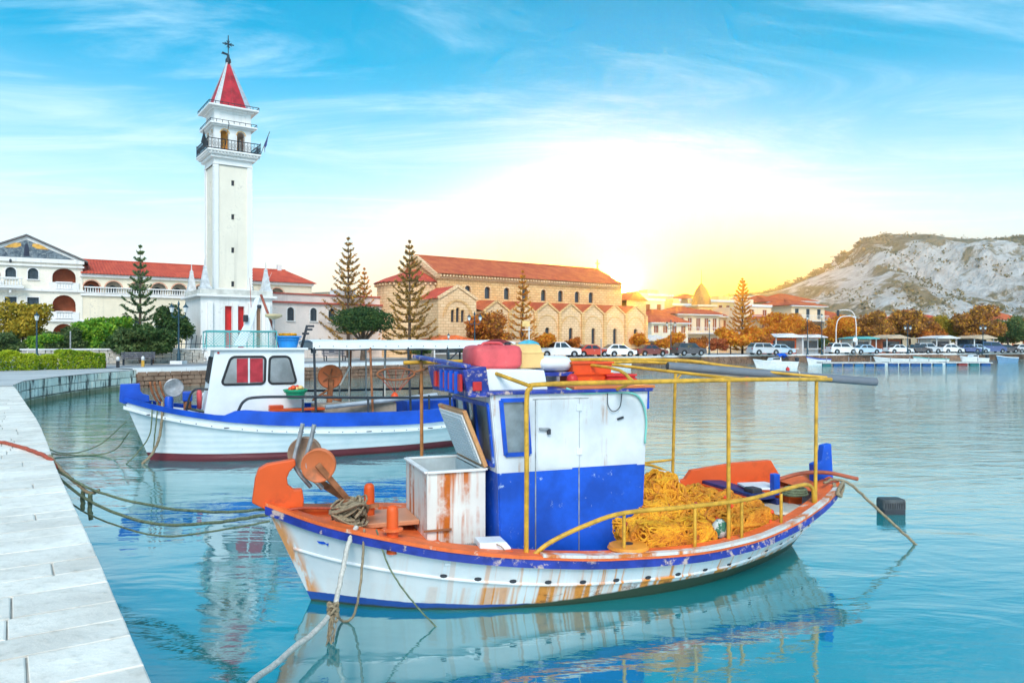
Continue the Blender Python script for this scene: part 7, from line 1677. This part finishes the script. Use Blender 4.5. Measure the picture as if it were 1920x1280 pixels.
def car(kind, label, px, Y, rz, mt):
    Ln, low, gh = CARS[kind]; o = thing('parked_car', label, 'pickup' if kind == 'pickup' else 'van' if kind == 'van' else 'car', (at(px,Y),Y,GZ), rz, 'cars parked along the quay')
    w = .86; ox = Ln/2; wx = (.85, Ln-.95); wr = .33 if kind not in ('suv','pickup') else .37
    # body: loft across the width so that flanks curve in; wheel arches cut as notches in the outline
    def outline(zs):
        pts = []
        for c in wx: pass
        bot = [(Ln-.05,.32)]
        for c in reversed(wx):
            bot += [(c+wr+.08,.28)] + [(c+(wr+.07)*math.cos(a), .33+(wr+.07)*math.sin(a)) for a in lin(.1,math.pi-.1,6)] + [(c-wr-.08,.28)]
        bot += [(.05,.32)]
        return low + bot
    ol = outline(1); rings = []
    for y, s, dz in ((-w,.0,.0),(-w+.06,.0,.03),(w-.06,.0,.03),(w,.0,.0)):
        rings.append([(x-ox, y*(1 if z < .8 else .985), z+(dz if z > .5 else 0)) for x, z in ol])
    m = MB(); m.loft(rings, closed=True, cap=True); b = m.build('body', mt, o, smooth=35)
    m = MB(); g0, g1_ = w-.06, w-.24
    def G(x, z): k = (z-gh[0][1])/(gh[1][1]-gh[0][1]); return g0+(g1_-g0)*max(0,min(1,k))
    m.loft([[(x-ox, s*G(x,z), z) for x, z in gh] for s in (-1,1)], closed=True, cap=True); m.build('cabin', mt, o, smooth=30)
    # side glass in two lights a side, windscreen, rear glass, each proud of the shell
    mid = (gh[1][0]+gh[2][0])/2+.05
    for s in (-1,1):
        for xa, xb, xc, xd in ((gh[0][0]+.28, gh[1][0]+.06, mid-.05, mid-.05), (mid+.05, mid+.05, gh[2][0]-.04, gh[3][0]-.22)):
            z0_, z1_ = gh[0][1]+.05, gh[1][1]-.07
            MB().quad((xa-ox,s*(G(0,z0_)+.012),z0_),(xb-ox,s*(G(0,z1_)+.012),z1_),(xc-ox,s*(G(0,z1_)+.012),z1_),(xd-ox,s*(G(0,z0_)+.012),z0_)).build('side_window', M_carglass, o)
        MB().box((gh[0][0]+.25-ox,s*(w+.07),gh[0][1]+.06),(.14,.14,.10)).build('mirror', mt, o)
        for z_, (x, mt2, nm) in (((.70),(.04,M_headl,'headlight')),((.80),(Ln-.02,M_taill,'tail_light'))): MB().box((x-ox,s*(w-.2),z_+(.1 if kind in ('suv','pickup','van') else 0)),(.10,.28,.14)).build(nm, mt2, o)
        MB().box((mid-ox-.25,s*(w+.008),gh[0][1]-.10),(.16,.02,.03)).build('door_handle', M_rim, o)
    for (xa, za), (xb, zb_), nm in ((gh[0],gh[1],'windscreen'),(gh[3],gh[2],'rear_window')):
        d = -.02 if nm == 'windscreen' else .02
        p = [(xa*.94+xb*.06, za*.94+zb_*.06), (xa*.1+xb*.9, za*.1+zb_*.9)]
        MB().quad(*[(x-ox+d, s*(G(x,z)-.07), z+.01) for (x,z), s in ((p[0],-1),(p[0],1),(p[1],1),(p[1],-1))]).build(nm, M_carglass, o)
    for x in (.0, Ln): MB().box((x-ox,0,.46),(.10,1.62,.18)).build('bumper', mt if kind != 'pickup' else M_rim, o, bevel=.03)
    if kind == 'pickup': MB().box((4.2-ox,0,1.02),(1.55,1.45,.10)).build('load_bed', M_dark, o)
    for c in wx:
        for s in (-1,1):
            Mx = Matrix.Rotation(R(90),3,'X'); wh_ = MB().lathe([(wr*.6,-.09),(wr*.95,-.10),(wr,-.05),(wr,.05),(wr*.95,.10),(wr*.6,.09)], 18, M=Mx).build('wheel', M_tyre, o, smooth=40, loc=(c-ox,s*(w-.10),wr))
            MB().lathe([(.02,-.03),(wr*.3,-.045),(wr*.62,-.02),(wr*.62,.02),(.02,.03)], 12, M=Matrix.Rotation(R(90*s),3,'X')).build('rim', M_rim, wh_, loc=(0,s*.06,0))
    return o
P_w = paint('white_car_paint', (.78,.78,.78)); P_s = paint('silver_car_paint', (.50,.53,.56)); P_r = paint('red_car_paint', (.55,.05,.02)); P_m = paint('maroon_car_paint', (.17,.035,.03)); P_k = paint('dark_grey_car_paint', (.07,.07,.08)); P_b = paint('blue_car_paint', (.06,.10,.24)); P_lb = paint('pale_blue_car_paint', (.42,.55,.66))
qa = R(48); qb = R(27)
for k, l, px, Y, rz, mt in (
    ('pickup','white double-cab pickup parked left behind the yellow rails',1045,83,R(200),P_w), ('sedan','red car parked right of the white pickup',1108,86,R(197),P_r), ('hatch','white hatchback between the red car and the dark maroon one',1160,87,R(200),P_w),
    ('sedan','dark maroon car before the orange shrub',1218,91,R(205),P_m), ('suv','dark people carrier before the yellow house',1291,95,R(203),P_k), ('sedan','pale car half hidden behind the red one',1086,91,R(197),P_s),
    ('suv','silver estate car left above the moored motorboat',1432,101,R(195),P_s), ('hatch','silver car right above the moored motorboat',1462,103,R(195),P_lb),
    ('suv','white estate car left of the round road sign',1578,110,R(190),P_w), ('sedan','silver car right of the round road sign',1622,111,R(190),P_lb), ('sedan','white saloon before the beige kiosk',1683,117,R(192),P_w),
    ('sedan','dark grey car right of the twin globe lamp',1719,118,R(192),P_k), ('suv','silver people carrier in the middle of the far row',1738,119,R(190),P_s), ('hatch','white hatchback before the white-roofed kiosk',1781,121,R(190),P_w),
    ('sedan','dark blue car before the pale pitched kiosk',1812,122,R(192),P_b), ('hatch','pale blue hatchback left of the dark van',1830,123,R(192),P_lb), ('van','dark blue van right of the pale blue hatchback',1858,124,R(190),P_b), ('sedan','dark saloon at the right end of the row',1884,125,R(190),P_k), ('hatch','silver hatchback cut by the right edge',1918,126,R(190),P_s)):
    car(k, l, px, Y, rz, mt)

# ================================================================== small craft and floating docks
def skiff(label, px, Y, rz, Ln, mt, trim, canopy=None, motor=True, name='motorboat'):
    o = thing(name, label, 'boat', (at(px,Y),Y,0), rz); hw = Ln*.17
    gw_ = curve_tab([(0,.02),(.15*Ln,hw*.62),(.4*Ln,hw),(.8*Ln,hw*.98),(Ln,hw*.86)]); ww_ = curve_tab([(.06*Ln,.02),(.25*Ln,hw*.55),(.5*Ln,hw*.8),(Ln,hw*.74)]); gz_ = curve_tab([(0,.95),(.4*Ln,.74),(Ln,.66)])
    m = MB()
    for sg in (1,-1): m.loft(hull_grid(gw_, ww_, gz_, (0,Ln), (.08*Ln,Ln*.98), 20, (0,.3,.6,1,1.4), sg))
    m.quad((Ln,-hw*.86,.66),(Ln,hw*.86,.66),(Ln*.98,hw*.74,0),(Ln*.98,-hw*.74,0)); m.build('hull', mt, o, smooth=45)
    for sg in (1,-1): m = MB(); m.loft(strip(gw_, gz_, lin(0,Ln,16), -.12, .04, -.05, .05, sg), closed=True, cap=True); m.build('gunwale', trim, o)
    m = MB(); m.loft([[(t,-max(gw_(t)-.1,0),gz_(t)-.08),(t,max(gw_(t)-.1,0),gz_(t)-.08)] for t in lin(.02*Ln,.42*Ln,8)]); m.build('foredeck', M_white, o); m = MB(); m.loft([[(t,-(gw_(t)-.1),.35),(t,gw_(t)-.1,.35)] for t in lin(.42*Ln,.97*Ln,4)]); m.build('cockpit_floor', M_white, o)
    if canopy:
        m = MB(); m.prism([(.36*Ln,.70),(.42*Ln,1.12),(.60*Ln,1.18),(.62*Ln,.70)], -hw*.7, hw*.7); m.build('cuddy', M_white, o, bevel=.04)
        MB().prism([(.40*Ln,.92),(.42*Ln,1.10),(.58*Ln,1.15),(.58*Ln,.92)], -hw*.71, hw*.71).build('cuddy_window', M_carglass, o)
        m = MB(); rings = [[(t,y*hw*.75,z0_+.25*(1-y*y)) for y in lin(-1,1,8)] for t, z0_ in ((.56*Ln,1.22),(.62*Ln,1.36),(.74*Ln,1.34),(.80*Ln,1.0))]; m.loft(rings).build('canopy', canopy, o, smooth=True)
    else:
        for t in (.45*Ln,.7*Ln): MB().box((t,0,.55),(.22,gw_(t)*1.8,.05)).build('thwart', M_white, o)
    if motor:
        mo = MB().box((Ln+.2,0,.95),(.34,.36,.42)).build('outboard', M_dark if canopy else M_whroof, o, bevel=.08); MB().box((Ln+.2,0,.45),(.14,.16,.7)).build('shaft', M_dark, mo)
    return o
skiff('white motorboat with blue canopy moored before the quay', 1412, 78, R(8), 4.7, M_whroof, M_white, M_blue); skiff('white open boat behind the left pontoon', 1638, 93, R(6), 5.2, M_whroof, M_white, None, False, 'open_boat'); skiff('white and pale green open boat behind the right pontoon', 1712, 95, R(4), 4.4, M_whroof, M_tealawn, None, False, 'open_boat')
skiff('small white rowing boat moored under the parked red car', 1128, 74, R(35), 3.6, M_whroof, M_redfade, None, False, 'rowing_boat')
skiff('small white dinghy moored right of the blue-canopied motorboat', 1512, 92, R(20), 3.4, M_whroof, M_blue, None, False, 'rowing_boat'); skiff('small blue rowing boat under the far quay near the right edge', 1868, 104, R(15), 3.4, mat('faded_blue_hull', (.16,.30,.46), .5, var=.2), M_white, None, False, 'rowing_boat'); skiff('white boat with dark canopy moored by the right pontoon end', 1800, 98, R(12), 4.0, M_whroof, M_white, M_shut)
def pontoon(label, px0, px1, Y, cols, slope=0):
    o = thing('pontoon', label, 'pontoon', (at(px0,Y),Y,0)); Lp = at(px1,Y)-at(px0,Y)
    n = int(Lp/1.1); mt = [mat('blue_drum_plastic', (.015,.10,.34), .5, var=.2), mat('teal_drum_plastic', (.02,.20,.22), .5, var=.2), mat('dull_red_drum', (.34,.06,.06), .6, var=.2), mat('sky_drum_plastic', (.04,.20,.42), .5, var=.2)]
    for i in range(n): MB().tube([(i*Lp/n+.14,.0,.14),((i+1)*Lp/n-.14,.0,.14)], .20, 10).build('float_drum', mt[cols[i % len(cols)]], o, smooth=40)
    for i in range(int(Lp/.5)): MB().box((i*.5+.25,.5,.42),(.46,1.8,.07)).build('deck_plank', mat('bleached_plank', (.52,.50,.48), .85, var=.2, rnd=.15), o)
    for y in (-.3,1.3): MB().box((Lp/2,y,.35),(Lp,.12,.08)).build('beam', M_whroof, o)
    for i in range(3): MB().lathe([(.05,.5),(.05,1.0),(.03,1.04)], 8, (Lp*(.15+.35*i),1.2,0)).build('mooring_post', M_steel, o)
pontoon('left floating pontoon on blue and teal drums', 1540, 1660, 87, (1,0,0,3,0,0)); pontoon('middle floating pontoon on bright blue drums', 1664, 1768, 87.5, (0,0,0,0,3)); pontoon('right short floating pontoon with red and teal drums', 1772, 1858, 88.5, (3,2,1,0))
for px, Y, mt_, lab in ((1477,74,M_red,'small red buoy floating below the motorboat stern'),(1400,72,M_orangeplas,'small orange buoy floating below the quay behind the yellow frame')):
    o = thing('buoy', lab, 'buoy', (at(px,Y),Y,0)); MB().lathe([(.02,-.1),(.16,-.05),(.2,.08),(.14,.22),(.05,.28)], 12).build('ball', mt_, o, smooth=True); MB().tube([(0,0,.26),(0,0,.36)], .03, 6).build('eye', M_dark, o)
# ================================================================== thin sea air
def haze():
    m, nt, b = nodes('thin_sea_haze'); nt.nodes.remove(b); v = N(nt, 'ShaderNodeVolumePrincipled'); v.inputs['Color'].default_value = (1,.95,.86,1); v.inputs['Density'].default_value = .00042; v.inputs['Anisotropy'].default_value = .93
    L(nt, v.outputs[0], nt.nodes['Material Output'].inputs['Volume']); return m
hzo = MB().box((200,400,54),(3420,1110,114)).build('haze', haze()); tag(hzo, 'thin pale sea haze over the harbour', kind='stuff')
